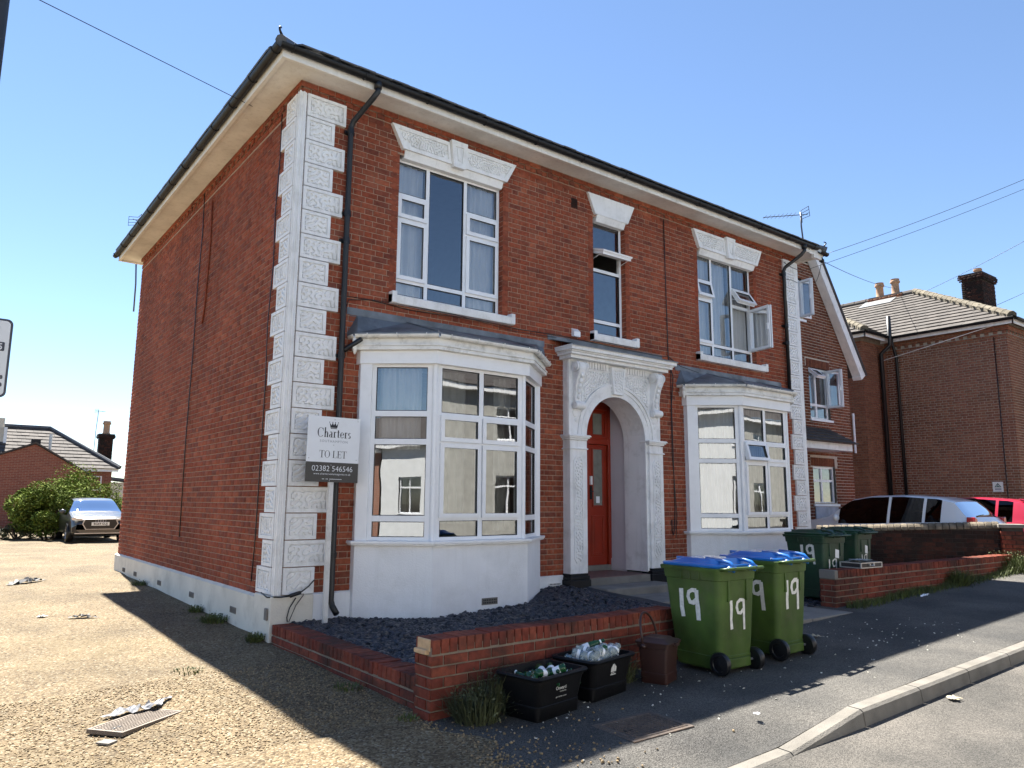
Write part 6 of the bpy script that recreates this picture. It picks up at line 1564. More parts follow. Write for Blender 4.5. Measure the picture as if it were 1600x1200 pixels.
# gabled house set back on the right
PALEM = M('pale_cement_mortar', (.50, .44, .36), .95, .1, 12, .5, 100)
GX0, GX1, GYF, APX, APZ = 12.35, 16.05, 1.85, 14.42, 8.15
gh = thing('gabled_house', 'brown brick gabled house with white bargeboard set back beside the brick house', 'house', (14, GYF, .4))
FG = Fr((0, GYF, 0), (1, 0, 0), (0, 0, 1), (0, -1, 0)); sl = 1.5
zr_ = lambda x: APZ-.30-sl*abs(x-APX)
WA, WB, WC = (14.14, 15.07, 3.68, 5.0), (14.10, 15.14, 1.56, 2.50), (13.2, 14.05, 6.18, 7.25)
hl = [WA, WB, WC]
spn = lambda v: (GX0 if v < 7.72 else APX-(APZ-.3-v)/.17, min(GX1, APX+(APZ-.3-v)/sl))
mb = MB()
zz = .1
while zz < APZ-.35:
    z2 = zz+.15; a, b = spn(z2)
    cuts = [(a, b)]
    for h in hl:
        if h[2] < (zz+z2)/2 < h[3]:
            ns = []
            for s0, s1 in cuts:
                if s1 <= h[0] or s0 >= h[1]: ns.append((s0, s1)); continue
                if s0 < h[0]: ns.append((s0, h[0]))
                if s1 > h[1]: ns.append((h[1], s1))
            cuts = ns
    for s0, s1 in cuts: mb.quad(FG(s0, zz), FG(s1, zz), FG(s1, z2), FG(s0, z2))
    zz = z2
mb.quad((GX1, GYF, 0), (GX1, 9, 0), (GX1, 9, 5), (GX1, GYF, 5)); mb.quad((GX0, GYF, 0), (GX0, 9, 0), (GX0, 9, 5), (GX0, GYF, 5)); mb.quad((GX0, 9, 0), (GX1, 9, 0), (GX1, 9, 5), (GX0, 9, 5))
mb.build('wall', PALEM, gh)
set_bricks(gh, lay(FG, GX0, GX1, .3, APZ-.4, hl+[(14.0, 15.15, 5.0, 5.22), (14.0, 15.25, 2.5, 2.72)], 'stretcher', span=spn, j=.012)+lay(Fr((GX1, GYF, 0), (0, 1, 0), (0, 0, 1), (1, 0, 0)), 0, 7, .3, 4.9, (), 'stretcher'), BRICKN, 260)
for x0_, z in ((14.04, 5.0), (14.02, 2.5)):
    for i in range(14):
        mb = MB(); mb.fbox(FG, x0_+i*.079, x0_+i*.079+.068, z+.004, z+.21, -.01, .009); mb.build('brick', BRICKN, gh)
# bargeboards and roof slopes
th_ = math.atan(sl)
mb = MB(); B0 = Fr((APX, GYF, APZ), (-math.cos(.165), 0, -math.sin(.165)), (-math.sin(.165), 0, math.cos(.165)), (0, -1, 0)); mb.fbox(B0, 0.01, 2.2, -.10, -.03, -7, .03); mb.build('roof', TILED, gh)
for s in (1,):
    d = V((s*math.cos(th_), 0, -math.sin(th_))); up = V((s*math.sin(th_), 0, math.cos(th_))); lnb = (2.10)/math.cos(th_)
    B = Fr((APX, GYF-.22, APZ), d, up, (0, -1, 0)); mb = MB(); mb.fbox(B, 0 if s > 0 else 0.002, lnb, -.24, -.02, 0, .03)
    mb.fbox(B, lnb-.10, lnb, -.27, -.0, -.20, .035); mb.build('bargeboard', WHITE, gh)
    mb = MB(); mb.fbox(B, 0, lnb+.02, -.02, .05, -7.2, .06); mb.build('roof', TILED, gh)
    mb = MB(); mb.fbox(B, 0, lnb-.05, -.24, -.21, -.20, -.002); mb.build('verge_soffit', SOFFIT, gh)
fw_ = simple_window(gh, FG, *WA, cols=(.42,), trans=.28, sill=True); sash(FG.at(0, 0, -.02), 14.17, 14.55, 4.62, 4.95, fw_, 'top', R(48)); sash(FG.at(0, 0, -.02), 14.60, 15.03, 4.0, 4.98, fw_, 'right', R(85))
simple_window(gh, FG, *WB, cols=(.46,), trans=.62, sill=True)
fw_ = simple_window(gh, FG, *WC, cols=(.5,), trans=None); sash(FG.at(0, 0, -.02), 13.62, 14.0, 6.25, 7.2, fw_, 'right', R(80)); sash(FG.at(0, 0, -.02), 13.95, 14.34, 6.25, 7.2, fw_, 'left', R(8))
mb = MB(); mb.fbox(FG, 14.10, 15.14, .75, 1.5, -.02, .03); mb.build('apron_panel', M('pale_blue_grey_panel', (.42, .45, .5), .6), gh)
# lean-to canopy
mb = MB(); mb.fbox(FG, 12.4, 14.9, 2.86, 3.03, .0, .62); mb.build('canopy_fascia', WHITE, gh)
C_ = Fr((12.4, GYF-.72, 3.04), (1, 0, 0), (0, .80, .45), (0, -.45, .8)); mb = MB(); mb.fbox(C_, 0, 2.55, 0, .85, -.02, .0); mb.build('canopy_roof', TILED, gh); mb = MB(); tile_field(mb, C_, 2.55, .8, .2, .22); mb.build('canopy_tile', TILED, gh, kind='stuff')
mb = MB(); mb.tube([(GX1+.05, GYF-.06, 2.9), (GX1+.05, GYF-.06, 3.95)], .03, 8); mb.build('white_pipe', UPVC, gh)

# large house beyond with the tiled hip roof
bh = thing('corner_house', 'large dull brick house with pale tiled hip roof beyond the red car', 'house', (20.5, -.5, .4))
HX, HY, HE = 20.5, -.5, 6.62
FS_ = Fr((HX, HY, 0), (0, 1, 0), (0, 0, 1), (-1, 0, 0)); FF_ = Fr((HX, HY, 0), (1, 0, 0), (0, 0, 1), (0, -1, 0))
mb = MB(); mb.fbox(FF_, .012, 9, 0, HE+.1, -11, -.012); mb.build('wall', PALEM, bh)
# brick skins: side and front
wing = 3.42
b = lay(FS_, 0, wing, .3, HE-.33, (), 'flemish', j=.015); b2 = lay(FF_, 0, 6, .3, HE-.33, (), 'flemish', j=.015)
set_bricks(bh, b+b2, BRICKB, 220, proud=.004)
cbk = []
for F, ln in ((FS_, wing), (FF_, 6)):
    for i in range(int(ln/.225)): cbk.append((F.at(0, 0, .03), i*.225, i*.225+.11, HE-.24, HE-.165, None))
    cbk += lay(F.at(0, 0, .02), -.02, ln, HE-.325, HE-.25, (), 'stretcher'); cbk += lay(F.at(0, 0, .05), -.05, ln, HE-.16, HE-.02, (), 'stretcher')
    mbx = MB(); mbx.fbox(F, -.05, ln, HE-.16, HE, -.02, .05); mbx.build('corbel_course', MORTARG, bh)
set_bricks(bh, cbk, BRICKB, 0, stuff='corbel_brickwork')
# rear wing standing forward
WX, WY0, WY1 = 19.0, 3.42+HY, 9.5
mb = MB(); mb.box(WX+.012, HX+.3, WY0+.012, WY1, 0, HE+.1); mb.build('wall', MORTARG, bh)
Fw1 = Fr((WX, WY0, 0), (1, 0, 0), (0, 0, 1), (0, -1, 0)); Fw2 = Fr((WX, WY0, 0), (0, 1, 0), (0, 0, 1), (-1, 0, 0))
set_bricks(bh, lay(Fw1, 0, 1.5, .3, HE-.1, (), 'flemish')+lay(Fw2, 0, 6, .3, HE-.1, (), 'flemish'), BRICKB, 60)
# roof
ov, zE, tq = .30, HE+.12, .55; hw = 4.5
e0 = (HX-ov, HY-ov); xr, yr = e0[0]+hw, e0[1]+hw; zR = zE+hw*tq
mb = MB(); mb.add([(e0[0], e0[1], zE), (e0[0], 10.5, zE), (xr, 10.5, zR), (xr, yr, zR), (e0[0]+2*hw, e0[1], zE), (e0[0]+2*hw, 10.5, zE)], [(0, 3, 2, 1), (0, 4, 3), (4, 5, 2, 3), (0, 1, 5, 4), (1, 2, 5)])
rf = mb.build('roof', TILE, bh)
cq = 1/math.sqrt(1+tq*tq)
RL = Fr((e0[0], e0[1], zE), (0, 1, 0), (cq, 0, tq*cq), (-tq*cq, 0, cq)); mb = MB(); tile_field(mb, RL, 11, hw/cq, .345, .33, lambda v: (v*cq, 11.2)); 
RF = Fr((e0[0], e0[1], zE), (1, 0, 0), (0, cq, tq*cq), (0, -tq*cq, cq)); tile_field(mb, RF, 9, hw/cq, .345, .33, lambda v: (v*cq, 2*hw-v*cq)); mb.build('roof_tile', TILE, rf, kind='stuff')
LICH = M('lichened_ridge_mortar', (.14, .12, .085), .95, .2, 8, .8, 40, island=.2)
mb = MB(); pa, pb = V((e0[0]+.05, e0[1]+.05, zE+.05)), V((xr, yr, zR+.05)); n = 19
for i in range(n):
    q0 = pa+(pb-pa)*(i/n); q1 = pa+(pb-pa)*((i+1.05)/n); ht = MB(); ht.tube([q0, q1], [.135, .125], 8); ht.build('hip_tile', LICH, rf)
for i in range(14):
    q0 = V((xr, yr+i*.45, zR+.04)); ht = MB(); ht.tube([q0, q0+V((0, .47, 0))], [.12, .11], 8); ht.build('ridge_tile', TILED, rf)
mb = MB(); mb.fbox(RL, 5.1, 6.3, hw/cq-.75, hw/cq-.1, .03, .045); mb.build('flashing_patch', M('silvery_flashing', (.22, .23, .24), .4, .1, metal=.5), rf)
mb = MB(); mb.fbox(RL, 6.0, 6.4, 2.55, 2.75, .04, .07); mb.build('roof_vent', BLACKP, rf)
for (p0, p1) in (((e0[0], 2.8, zE), (e0[0], e0[1], zE)), ((e0[0], e0[1], zE), (e0[0]+8, e0[1], zE))):
    q0, q1 = V(p0), V(p1); gutter(q0-V((.06, .0, .02)) if p0[0] == p1[0] else q0-V((0, .06, .02)), q1-V((.06, 0, .02)) if p0[0] == p1[0] else q1-V((0, .06, .02)), 100, BLACKG, .06, bh)
mb = MB(); mb.box(e0[0]+.03, e0[0]+.06, e0[1]+.03, 3.0, zE-.16, zE-.01); mb.box(e0[0]+.03, e0[0]+8, e0[1]+.03, e0[1]+.06, zE-.16, zE-.01); mb.box(e0[0]+.06, HX, e0[1]+.06, 3.0, zE-.10, zE-.08); mb.build('fascia', WHITE, bh)
# wing roof
wx = WX-.3; wy = WY0-.3; mb = MB(); W2_ = 1.35
mb.add([(wx, wy, zE), (wx, 9.8, zE), (wx+2.2, 9.8, zE+1.2), (wx+2.2, wy+2.2, zE+1.2), (wx+4.4, wy, zE)], [(0, 3, 2, 1), (0, 4, 3)]); wr_ = mb.build('wing_roof', TILE, bh)
Rw = Fr((wx, wy, zE), (0, 1, 0), (cq, 0, tq*cq), (-tq*cq, 0, cq)); mb = MB(); tile_field(mb, Rw, 6, 2.2/cq, .345, .33, lambda v: (v*cq, 6.5)); Rw2 = Fr((wx, wy, zE), (1, 0, 0), (0, cq, tq*cq), (0, -tq*cq, cq)); tile_field(mb, Rw2, 4, 2.2/cq, .345, .33, lambda v: (v*cq, 4.2-v*cq)); mb.build('roof_tile', TILE, wr_, kind='stuff')
for i in range(9):
    q0 = V((wx+.05+i*.24, wy+.05+i*.24, zE+.05+i*.132)); ht = MB(); ht.tube([q0, q0+V((.26, .26, .143))], [.135, .12], 8); ht.build('hip_tile', LICH, wr_)
gutter((wx-.06, 9, zE-.02), (wx-.06, wy-.0, zE-.02), 100, BLACKG, .06, bh); gutter((wx, wy-.06, zE-.02), (HX-.1, wy-.06, zE-.02), 100, BLACKG, .06, bh)
mb = MB(); mb.box(wx+.03, wx+.06, wy+.03, 9, zE-.16, zE-.01); mb.box(wx+.03, HX-.05, wy+.03, wy+.06, zE-.16, zE-.01); mb.build('fascia', WHITE, bh)
# soil pipes in the corner
mb = MB(); mb.tube([(19.95, WY0-.12, .2), (19.95, WY0-.12, 6.2), (19.95, WY0-.42, 6.45), (19.95, WY0-.42, 7.35)], .065, 10); mb.build('soil_pipe', BLACKP, bh, smooth=True)
mb = MB(); mb.tube([(HX-.10, 2.55, .2), (HX-.10, 2.55, 6.1), (HX-.3, 2.55, 6.5), (HX-.36, 2.55, 6.7)], .045, 10); mb.build('downpipe', BLACKP, bh, smooth=True)
mb = MB(); mb.tube([(HX-.02, -.18, .3), (HX-.02, -.22, 1.5), (HX-.02, -.15, 1.75), (HX-.02, -.17, 6.3)], .012, 5); mb.build('cable', BLACKP, bh, smooth=True)
mb = MB(); mb.tube([(HX-.25, 3.0, 6.02), (HX-.2, -.4, 6.63)], .012, 5); mb.build('cable', UPVCG, bh)
# chimney stack and pots
def stack(name, c, w, d, z0, z1, par, mat=BRICKD, mort=MORTARD, cap=.22, pots=()):
    x, y = c; mb = MB(); mb.box(x-w/2+.012, x+w/2-.012, y-d/2+.012, y+d/2-.012, z0, z1-.005); mb.box(x-w/2-.07, x+w/2+.07, y-d/2-.07, y+d/2+.07, z1-.04, z1+.06); ob = mb.build(name, mort, par)
    bb = []
    for (o, u, n, l) in (((x-w/2, y-d/2, 0), (1, 0, 0), (0, -1, 0), w), ((x-w/2, y-d/2, 0), (0, 1, 0), (-1, 0, 0), d), ((x+w/2, y-d/2, 0), (0, 1, 0), (1, 0, 0), d)):
        F = Fr(o, u, (0, 0, 1), n); bb += lay(F, 0, l, z0, z1-cap, (), 'flemish'); bb += lay(F.at(0, 0, .05), -.05, l+.05, z1-cap, z1-.13, (), 'flemish'); bb += lay(F.at(0, 0, .085), -.085, l+.085, z1-.15, z1+.02, (), 'flemish')
    set_bricks(ob, bb, mat, 0, proud=.014)
    for (px, py, h, r, pm) in pots:
        mb = MB(); mb.lathe([(r*.9, 0), (r, .05), (r*.85, .1), (r*.78, h*.7), (r*.85, h*.74), (r*1.05, h*.78), (r*1.05, h*.86), (r*.9, h*.9), (r*.95, h), (r*.7, h), (r*.7, h*.6)], 14, (px, py, z1+.05)); mb.build('chimney_pot', pm, ob, angle=40)
    return ob
BUFFP = M('buff_clay_pot', (.42, .25, .15), .85, .15, 6, .3, 40); 
stack('chimney', (27.85, 2.75), 1.2, .7, 7.2, 10.15, bh, pots=((27.95, 2.75, .34, .15, BUFFP),))
stack('chimney', (24.9, 4.75), .5, 1.1, 8.6, 9.28, bh, BRICKB, MORTARG, .1, ((24.9, 4.48, .62, .165, BUFFP), (24.9, 5.07, .60, .165, BUFFP)))
t = thing('warning_sign', 'small white notice with a green triangle mark fixed to the corner house wall', 'sign', (20.48, .05, 1.9)); FN = Fr((HX-.025, .20, 1.93), (0, -1, 0), (0, 0, 1), (-1, 0, 0)); mb = MB(); mb.fbox(FN, 0, .26, 0, .28, 0, .012); mb.build('plate', PLATEW, t)
GRN = M('dark_green_print', (.02, .09, .07), .5); mb = MB(); mb.ring(FN, [(.04, .13), (.22, .13), (.13, .25)], [(.075, .15), (.185, .15), (.13, .22)], .012, .014); mb.prism(FN, [(.10, .15), (.16, .15), (.16, .165), (.10, .165)], .012, .014); mb.prism(FN, [(.115, .175), (.145, .175), (.14, .205), (.12, .205)], .012, .014); mb.build('triangle_mark', GRN, t); mb = MB(); mb.fbox(FN, .05, .21, .06, .10, .012, .0135); mb.fbox(FN, .04, .22, .02, .03, .012, .0135); mb.build('small_print', GREYI, t)

# ================================================================ bungalow and greenery at the end of the drive
bg_ = thing('bungalow', 'red brick bungalow with dark tiled roof and gabled wing behind the bush', 'house', (0, 33, .8))
BRFAR = bpy.data.materials.new('far_red_brick'); BRFAR.use_nodes = True
def farbrick(m, c1, c2, mo):
    N = m.node_tree.nodes; L = m.node_tree.links; b = N['Principled BSDF']; b.inputs['Roughness'].default_value = .9
    tc = N.new('ShaderNodeTexCoord'); mp = N.new('ShaderNodeMapping'); mp.inputs['Rotation'].default_value = (R(-90), 0, 0); L.new(tc.outputs['Object'], mp.inputs[0])
    bt = N.new('ShaderNodeTexBrick'); bt.inputs['Scale'].default_value = 1; bt.inputs['Brick Width'].default_value = .225; bt.inputs['Row Height'].default_value = .075; bt.inputs['Mortar Size'].default_value = .006
    bt.inputs['Color1'].default_value = (*c1, 1); bt.inputs['Color2'].default_value = (*c2, 1); bt.inputs['Mortar'].default_value = (*mo, 1); L.new(mp.outputs[0], bt.inputs[0]); L.new(bt.outputs[0], b.inputs['Base Color'])
farbrick(BRFAR, (.20, .055, .035), (.27, .085, .05), (.30, .22, .17))
# main range
mb = MB(); mb.box(-16, 4.05, 34.0, 40, 0, 3.05); mb.build('wall', BRFAR, bg_)
ex, ey, ez = 4.35, 33.7, 3.08; rz_, ry = 5.14, 37.0; rx = 1.5
mb = MB(); mb.add([(-16, ey, ez), (ex, ey, ez), (rx, ry, rz_), (-16, ry, rz_), (ex, 40.3, ez), (-16, 40.3, ez)], [(0, 1, 2, 3), (1, 4, 2), (4, 5, 3, 2), (0, 5, 4, 1)]); rf = mb.build('roof', TILED, bg_)
tt = (rz_-ez)/(ry-ey); c_ = 1/math.sqrt(1+tt*tt); RB = Fr((-14, ey, ez), (1, 0, 0), (0, c_, tt*c_), (0, -tt*c_, c_)); mb = MB(); tile_field(mb, RB, 18, (ry-ey)/c_, .34, .36, lambda v: (0, 18.35-v*c_*(ex-rx)/(ry-ey)), .03, .006); mb.build('roof_tile', TILED, rf, kind='stuff')
mb = MB(); mb.tube([(ex, ey, ez+.06), (rx, ry, rz_+.06), (-16, ry, rz_+.06)], .11, 6); mb.build('ridge_tile', SLATER, rf)
mb = MB(); mb.box(1.5, 4.30, ey+.02, ey+.05, ez-.16, ez-.02); mb.build('fascia', WHITE, bg_)
FBW = Fr((0, 34, 0), (1, 0, 0), (0, 0, 1), (0, -1, 0)); simple_window(bg_, FBW.at(0, 0, .08), 2.95, 3.62, .9, 2.7, cols=(), trans=.62, dark=True, sill=False)
# gabled wing
gp0, gp1, gy, gz0, gz1, gxm = -3.0, 2.95, 32.0, 2.55, 4.02, .50
mb = MB(); mb.add([(gp0, gy, 0), (gp1, gy, 0), (gp1, gy, gz0), (gxm, gy, gz1), (gp0, gy, gz0), (gp0, 34.5, 0), (gp1, 34.5, 0), (gp1, 34.5, gz0), (gp0, 34.5, gz0)], [(0, 1, 2, 3, 4), (1, 6, 7, 2), (5, 0, 4, 8)]); mb.build('wing_wall', BRFAR, bg_)
mb = MB()
for a, b in ((gp1+.15, gp1), (gp0-.15, gp0)):
    z0 = gz0-.07; mb.add([(gxm, gy-.10, gz1+.03), (a, gy-.10, z0), (a, 36, z0), (gxm, 36, gz1+.03), (gxm, gy-.10, gz1+.11), (a, gy-.10, z0+.08), (a, 36, z0+.08), (gxm, 36, gz1+.11)], [(0, 1, 2, 3), (4, 7, 6, 5), (0, 4, 5, 1)])
mb.build('wing_roof', TILED, bg_)
mb = MB(); mb.box(gxm-.18, gxm+.18, gy-.05, gy+.3, gz1-.02, gz1+.2); mb.build('ridge_end', BLACKG, bg_)
mb = MB(); mb.tube([(1.1, gy+.4, 3.7), (1.1, gy+.4, 4.55)], .06, 8); mb.build('vent_pipe', STEELM, bg_)
simple_window(bg_, Fr((0, gy, 0), (1, 0, 0), (0, 0, 1), (0, -1, 0)).at(0, 0, .08), -2.9, -1.15, .9, 2.15, cols=(.5,), trans=.7, sill=False)
mb = MB(); mb.box(-1.0, -.55, 35.6, 36.4, 4.0, 5.45); mb.build('chimney', M('cream_render', (.6, .54, .44), .85, .1, 3), bg_); mb = MB(); mb.box(-1.35, -1.0, 35.5, 36.3, 4.0, 5.1); mb.box(-.55, -.42, 35.5, 36.3, 4.0, 5.0); mb.build('lead_flashing', WHITE, bg_)
stack('chimney', (4.15, 37.2), .62, .62, 3.0, 4.98, bg_, BRICKD, MORTARD, .2, ((4.15, 37.2, .72, .2, BUFFP),))
aerial('aerial', 'tall thin aerial beside the chimney of the bungalow', (3.62, 37.4, 3.4), (3.72, 37.4, 6.35), (1, .3, 0), 4, .35)
fb = thing('far_house', 'pale rendered low house just visible right of the bungalow', 'house', (6, 44, .5)); mb = MB(); mb.box(5.2, 12, 44, 50, 0, 2.6); mb.build('wall', CREAMP, fb); mb = MB(); mb.add([(5.0, 43.7, 3.0), (12.2, 43.7, 2.2), (12.2, 50, 2.2), (5.0, 50, 3.0), (5.0, 43.7, 2.85), (12.2, 43.7, 2.05)], [(0, 1, 2, 3), (0, 4, 5, 1)]); mb.build('roof', SLATER, fb)
mb = MB(); mb.box(-16, -1.2, 27.9, 28.12, -.2, 1.05); mb.build('low_wall', BRFAR); ob = bpy.data.objects['low_wall']; tag(ob, 'low dark brick wall at the far left behind the drive', 'wall')

# leaves and plants
LEAF = M('bright_bush_leaf', (.12, .165, .028), .9, .25, 1.5, island=.4, spec=.1); LEAFD = M('grey_green_weed', (.075, .085, .035), .7, .25, 4, island=.4); BARK = M('brown_bark', (.10, .07, .05), .9, .2, 8, .6, 30); GRASS = M('rough_grass', (.085, .11, .025), .7, .25, 4, island=.4)
LEAFL = M('pale_highlight_leaf', (.21, .25, .06), .9, .2, 2, island=.3, spec=.1)  # paler leaf colour, stands for the sunlit highlights on the foliage
def leaves(name, pts, size, mat, par, seed, up=.35):
    r = np.random.default_rng(seed); n = len(pts); P = np.asarray(pts)
    a = r.normal(size=(n, 3)); a[:, 2] = np.abs(a[:, 2])*1.2+up; nn = a/np.linalg.norm(a, axis=1, keepdims=True)
    b = r.normal(size=(n, 3)); u = np.cross(nn, b); u /= np.linalg.norm(u, axis=1, keepdims=True); v = np.cross(nn, u)
    s = r.uniform(.6, 1.25, (n, 1))*size; w = s*r.uniform(.42, .6, (n, 1))
    Vv = np.stack([P-u*s, P-v*w*.9+nn*s*.12, P+u*s, P+v*w*.9+nn*s*.12], 1).reshape(-1, 3)
    return npmesh(name, Vv, np.arange(4*n).reshape(-1, 4), mat, par, kind=None)
def bush(label, c, rx_, ry_, h, n, size, mat, seed, mat2=None, cat='bush'):
    t = thing('bush', label, cat, c); r = np.random.default_rng(seed); k = 46; cl = []
    for _ in range(k):
        th = r.uniform(0, 2*np.pi); ph = math.acos(r.uniform(-.75, 1)); q = r.uniform(.5, 1.0)
        cl.append((c[0]+rx_*q*math.sin(ph)*math.cos(th), c[1]+ry_*q*math.sin(ph)*math.sin(th), c[2]+h*.44+h*.42*q*math.cos(ph), r.uniform(.16, .30)*h*.75))
    pts = []
    for _ in range(n):
        x, y, z, s = cl[r.integers(0, k)]; d = r.normal(size=3); d /= np.linalg.norm(d); q = s*r.uniform(.35, 1)**.5; p = (x+d[0]*q, y+d[1]*q, max(c[2]+.08, z+d[2]*q*.8)); pts.append(p)
    pts = np.array(pts); sel = r.uniform(size=n) < (.22 if mat2 else 0)
    leaves('foliage', pts[~sel], size, mat, t, seed)
    if mat2: leaves('highlight_leaves', pts[sel], size*.9, mat2, t, seed+1)  # random share of leaves in the highlight colour
    mb = MB()
    for i in range(9):
        x, y, z, s = cl[i*5]; mb.tube([(c[0]+r.uniform(-.15, .15), c[1]+r.uniform(-.15, .15), c[2]-.05), ((c[0]+x)/2, (c[1]+y)/2, c[2]+(z-c[2])*.55), (x, y, z)], [.04, .028, .012], 5)
    mb.build('stem', BARK, t, smooth=True); return t
bush('large leafy bush with pale highlight leaves beside the grey car', (.42, 23.2, .05), 1.25, 1.15, 2.45, 24000, .06, LEAF, 3, LEAFL)
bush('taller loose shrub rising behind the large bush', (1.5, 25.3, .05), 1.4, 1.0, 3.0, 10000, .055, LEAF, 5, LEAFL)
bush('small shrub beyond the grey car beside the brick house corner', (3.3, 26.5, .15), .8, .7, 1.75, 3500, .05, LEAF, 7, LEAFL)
bush('low ivy mound under the large bush', (-.6, 23.2, .1), .9, .6, .6, 3000, .04, LEAFD, 10)
mound = scatter('soil_heap', 500, (-2.9, -1.4, 23.2, 24.6), lambda x, y: .12+.45*max(0, 1-((x+2.1)/.8)**2-((y-23.9)/.7)**2), SOIL, (.05, .13), .7, 12); tag(mound, 'earth and rubble heap at the far end of the drive', 'soil heap')
def tuft(label, c, rad, h, n, mat, seed, name='weed', cat='weed', w=.004, group=None, leafy=0):
    r = np.random.default_rng(seed); t = thing(name, label, cat, c, group); vs = []; fs = []
    for i in range(n):
        a = r.uniform(0, 6.28); q = rad*math.sqrt(r.uniform()); b = V((c[0]+q*math.cos(a), c[1]+q*math.sin(a), c[2]-.005)); ln = V((math.cos(a), math.sin(a), 0))*r.uniform(.1, .75)*h+V((r.normal()*.2*h, r.normal()*.2*h, h*r.uniform(.45, 1.1))); s = ln.cross(V((0, 0, 1))).normalized()*w*r.uniform(.7, 1.5)
        m1 = b+ln*.55+V((0, 0, h*.08)); k = len(vs); vs += [b-s, b+s, m1+s*.8, m1-s*.8, b+ln-V((0, 0, h*.10))]; fs += [(k, k+1, k+2, k+3), (k+3, k+2, k+4)]
    mb = MB(); mb.v = vs; mb.f = fs; mb.m = [0]*len(fs); mb.build('blade', mat, t)
    if leafy: leaves('foliage', [(c[0]+r.normal()*rad*.7, c[1]+r.normal()*rad*.7, c[2]+h*r.uniform(.1, .9)) for _ in range(leafy)], .013, mat, t, seed)
    return t
tuft('straggly dry weed at the foot of the front wall left of the black boxes', (.16, -3.66, G(.16)), .16, .26, 420, LEAFD, 1, leafy=500)
tuft('tall thin weed growing behind the left black box against the wall', (.40, -3.54, G(.4)), .13, .36, 260, LEAFD, 2, leafy=350)
tuft('dark low weed between the right black box and the brown caddy', (1.72, -3.55, G(1.7)), .14, .26, 260, LEAFD, 3, leafy=350)
tuft('green weed on the gravel at the front corner of the white plinth', (-.16, .10, ZG(-.1, .1)), .09, .10, 160, GRASS, 4, leafy=220)
tuft('larger green weed halfway along the white plinth', (-.17, 1.55, ZG(-.1, 1.5)), .16, .11, 260, GRASS, 5, leafy=350)
tuft('small green weed further back along the white plinth', (-.14, 2.5, ZG(-.1, 2.5)), .09, .09, 120, GRASS, 6, leafy=120)
tuft('furthest small weed along the white plinth', (-.14, 5.9, ZG(-.1, 5.9)), .13, .09, 120, GRASS, 7, leafy=120)
tuft('bright grass patch at the bottom edge of the drive', (-1.72, -3.62, ZG(-1.7, -3.6)), .16, .035, 500, GRASS, 8, 'grass_patch', 'grass')
tuft('sparse grass in the gravel beside the planter wall', (-.20, -2.3, ZG(-.2, -2.3)), .12, .06, 90, GRASS, 9)
tuft('thin green sprigs in the open gravel behind the tilted cover', (-1.10, -.85, ZG(-1, -1)), .14, .05, 80, GRASS, 10)
tuft('grass sprig at the foot of the brick pier', (-.22, -3.34, ZG(-.2, -3.3)), .07, .05, 80, GRASS, 11)
r = np.random.default_rng(4); pts = []; mb = MB()
for i in range(3800):
    x = r.uniform(6.6, 12.6); y = -2.93-abs(r.normal())*.10; hh_ = (.05+.05*abs(math.sin(x*1.7)))*r.uniform(.5, 1.5)*(1+1.2*math.exp(-((x-9.9)**2)/.06)+1.5*math.exp(-((x-12.4)**2)/.2)); a = r.uniform(0, 6.28); b = V((x, y, G(x)+.0)); l = V((math.cos(a)*hh_*.6, math.sin(a)*hh_*.6-.01, hh_)); s = l.cross(V((0, 0, 1))).normalized()*.005; k = len(mb.v); mb.v += [b-s, b+s, b+l]; mb.f.append((k, k+1, k+2)); mb.m.append(0)
ob = mb.build('verge_weeds', GRASS, None, kind='stuff'); tag(ob, 'weeds and grass along the foot of the side wall', 'grass')
tuft('leafy green weed clump growing from the middle of the side wall foot', (9.9, -3.0, G(9.9)), .18, .26, 300, GRASS, 13, leafy=500)
tuft('dark green bushy weed by the far end pier', (12.3, -3.05, G(12.3)), .30, .42, 400, GRASS, 14, leafy=900)

# ================================================================ far side of the street (mirrored in the glass)
def terrace(label, x0_, x1_, mat, wins, z1=5.6, roofm=TILED, y0=-14.2):
    t = thing('street_house', label, 'house', ((x0_+x1_)/2, y0, 0)); F = Fr((x1_, y0, 0), (-1, 0, 0), (0, 0, 1), (0, 1, 0)); w = x1_-x0_
    mb = MB(); wall_sheet(mb, F, 0, w, 0, z1, wins); mb.fbox(F, 0.01, w-.01, 0, z1, -8, -.6); mb.build('wall', mat, t)
    for h in wins: simple_window(t, F, *h, cols=(.5,) if h[1]-h[0] > 1 else (), trans=.72, c=-.08)
    mb = MB(); mb.add([F(-.1, z1, .35), F(w+.1, z1, .35), F(w+.1, z1+1.9, -4), F(-.1, z1+1.9, -4), F(w+.1, z1, -8.3), F(-.1, z1, -8.3)], [(0, 1, 2, 3), (3, 2, 4, 5)]); mb.build('roof', roofm, t)
    mb = MB(); mb.fbox(F, -.05, w+.05, z1-.2, z1-.02, .0, .3); mb.build('fascia', WHITE, t); return t
WHB = M('white_painted_brickwork', (.78, .79, .78), .7, .04, 3, .3, 20); farbrick(BRF2 := bpy.data.materials.new('far_street_brick'), (.26, .10, .06), (.32, .13, .08), (.4, .32, .26)) if False else None
BRF2 = bpy.data.materials.new('far_street_brick'); BRF2.use_nodes = True; farbrick(BRF2, (.26, .10, .06), (.32, .13, .08), (.4, .32, .26))
BUFF = M('grey_street_render', (.40, .39, .35), .85, .12, 4, .3, 20)
wn = lambda w: [(w*.16, w*.16+1.3, 1.1, 2.5), (w*.62, w*.62+1.3, 1.1, 2.5), (w*.16, w*.16+1.2, 3.7, 4.9), (w*.62, w*.62+1.2, 3.7, 4.9)]
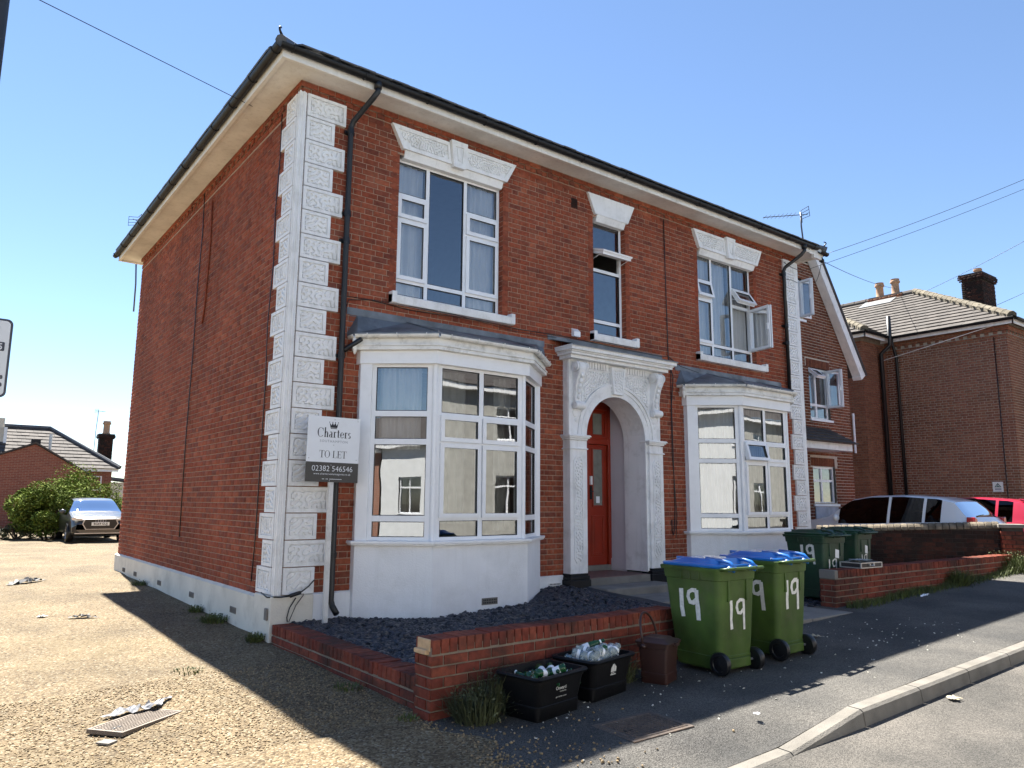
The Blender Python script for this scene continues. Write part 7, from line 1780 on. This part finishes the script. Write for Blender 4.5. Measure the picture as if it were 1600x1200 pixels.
terrace('red brick house across the street at its western end', -30, -15.6, BRF2, wn(14.4)[:2], 3.7); terrace('white painted house across the street mirrored in the left bay', -15.5, -9.3, WHB, wn(6.2)[:2], 3.9)
terrace('white painted brick house across the street mirrored in the right bay', -6.3, 4.6, WHB, wn(10.9), 5.0); terrace('grey rendered house across the street', 4.7, 15.5, BUFF, wn(10.8)); terrace('tall red brick house across the street to the east', 15.6, 24.5, BRF2, wn(8.9)); terrace('easternmost grey house across the street', 24.6, 36, BUFF, wn(11.4))
t = thing('telegraph_pole', 'dark timber telegraph pole across the street mirrored in the left bay', 'pole', (-8.2, -11.8, 0)); mb = MB(); mb.tube([(-8.2, -11.8, -.3), (-8.2, -11.8, 8.6)], [.15, .10], 12); mb.build('pole', BARK, t, smooth=True); mb = MB(); mb.box(-8.8, -7.6, -11.85, -11.75, 7.9, 8.0); mb.build('cross_arm', BARK, t)

# ================================================================ overhead wires
def wire(label, p, q, s, r=.008):
    mb = MB(); mb.tube(sag(p, q, s, 24), r, 5); ob = mb.build('overhead_wire', BLACKP, None, smooth=True); tag(ob, label, 'wire', 'overhead wires'); return ob
p = at(418, 178, 0, -.03); q = atd(62, 0, 7.0); d = (q-p).normalized()
wire('overhead wire running from the left wall up over the camera side', p, p+d*16, .0, .0045)
pw = V((HW+.40, -.38, ZS-.10))
def ext(a, pix, dist, over): b = atd(*pix, dist); return a, a+(b-a)*over
wire('thin wire from the right eave corner rising to the upper right', *ext(V((HW+.42, -.42, ZS+.02)), (1600, 272), 15.5, 1.6), .12, .005)
wire('lower wire from the right eave corner rising to the right', *ext(V((HW+.35, .2, ZS-.25)), (1600, 288), 17.5, 1.6), .12, .005)
wire('wire from the right eave corner down to the chimney pots', pw, V((24.9, 4.48, 9.6)), .10, .007)
wire('high wire passing behind the large chimney stack', atd(1440, 458, 30), atd(1700, 320, 25), .1, .008)
wire('wire leaving the large chimney stack to the right', V((28.4, 2.75, 9.0)), atd(1700, 408, 25), .05, .008)
wire('short slack wire hanging below the right eave corner', at(1275, 440, 1, .3), pw, .06, .006)
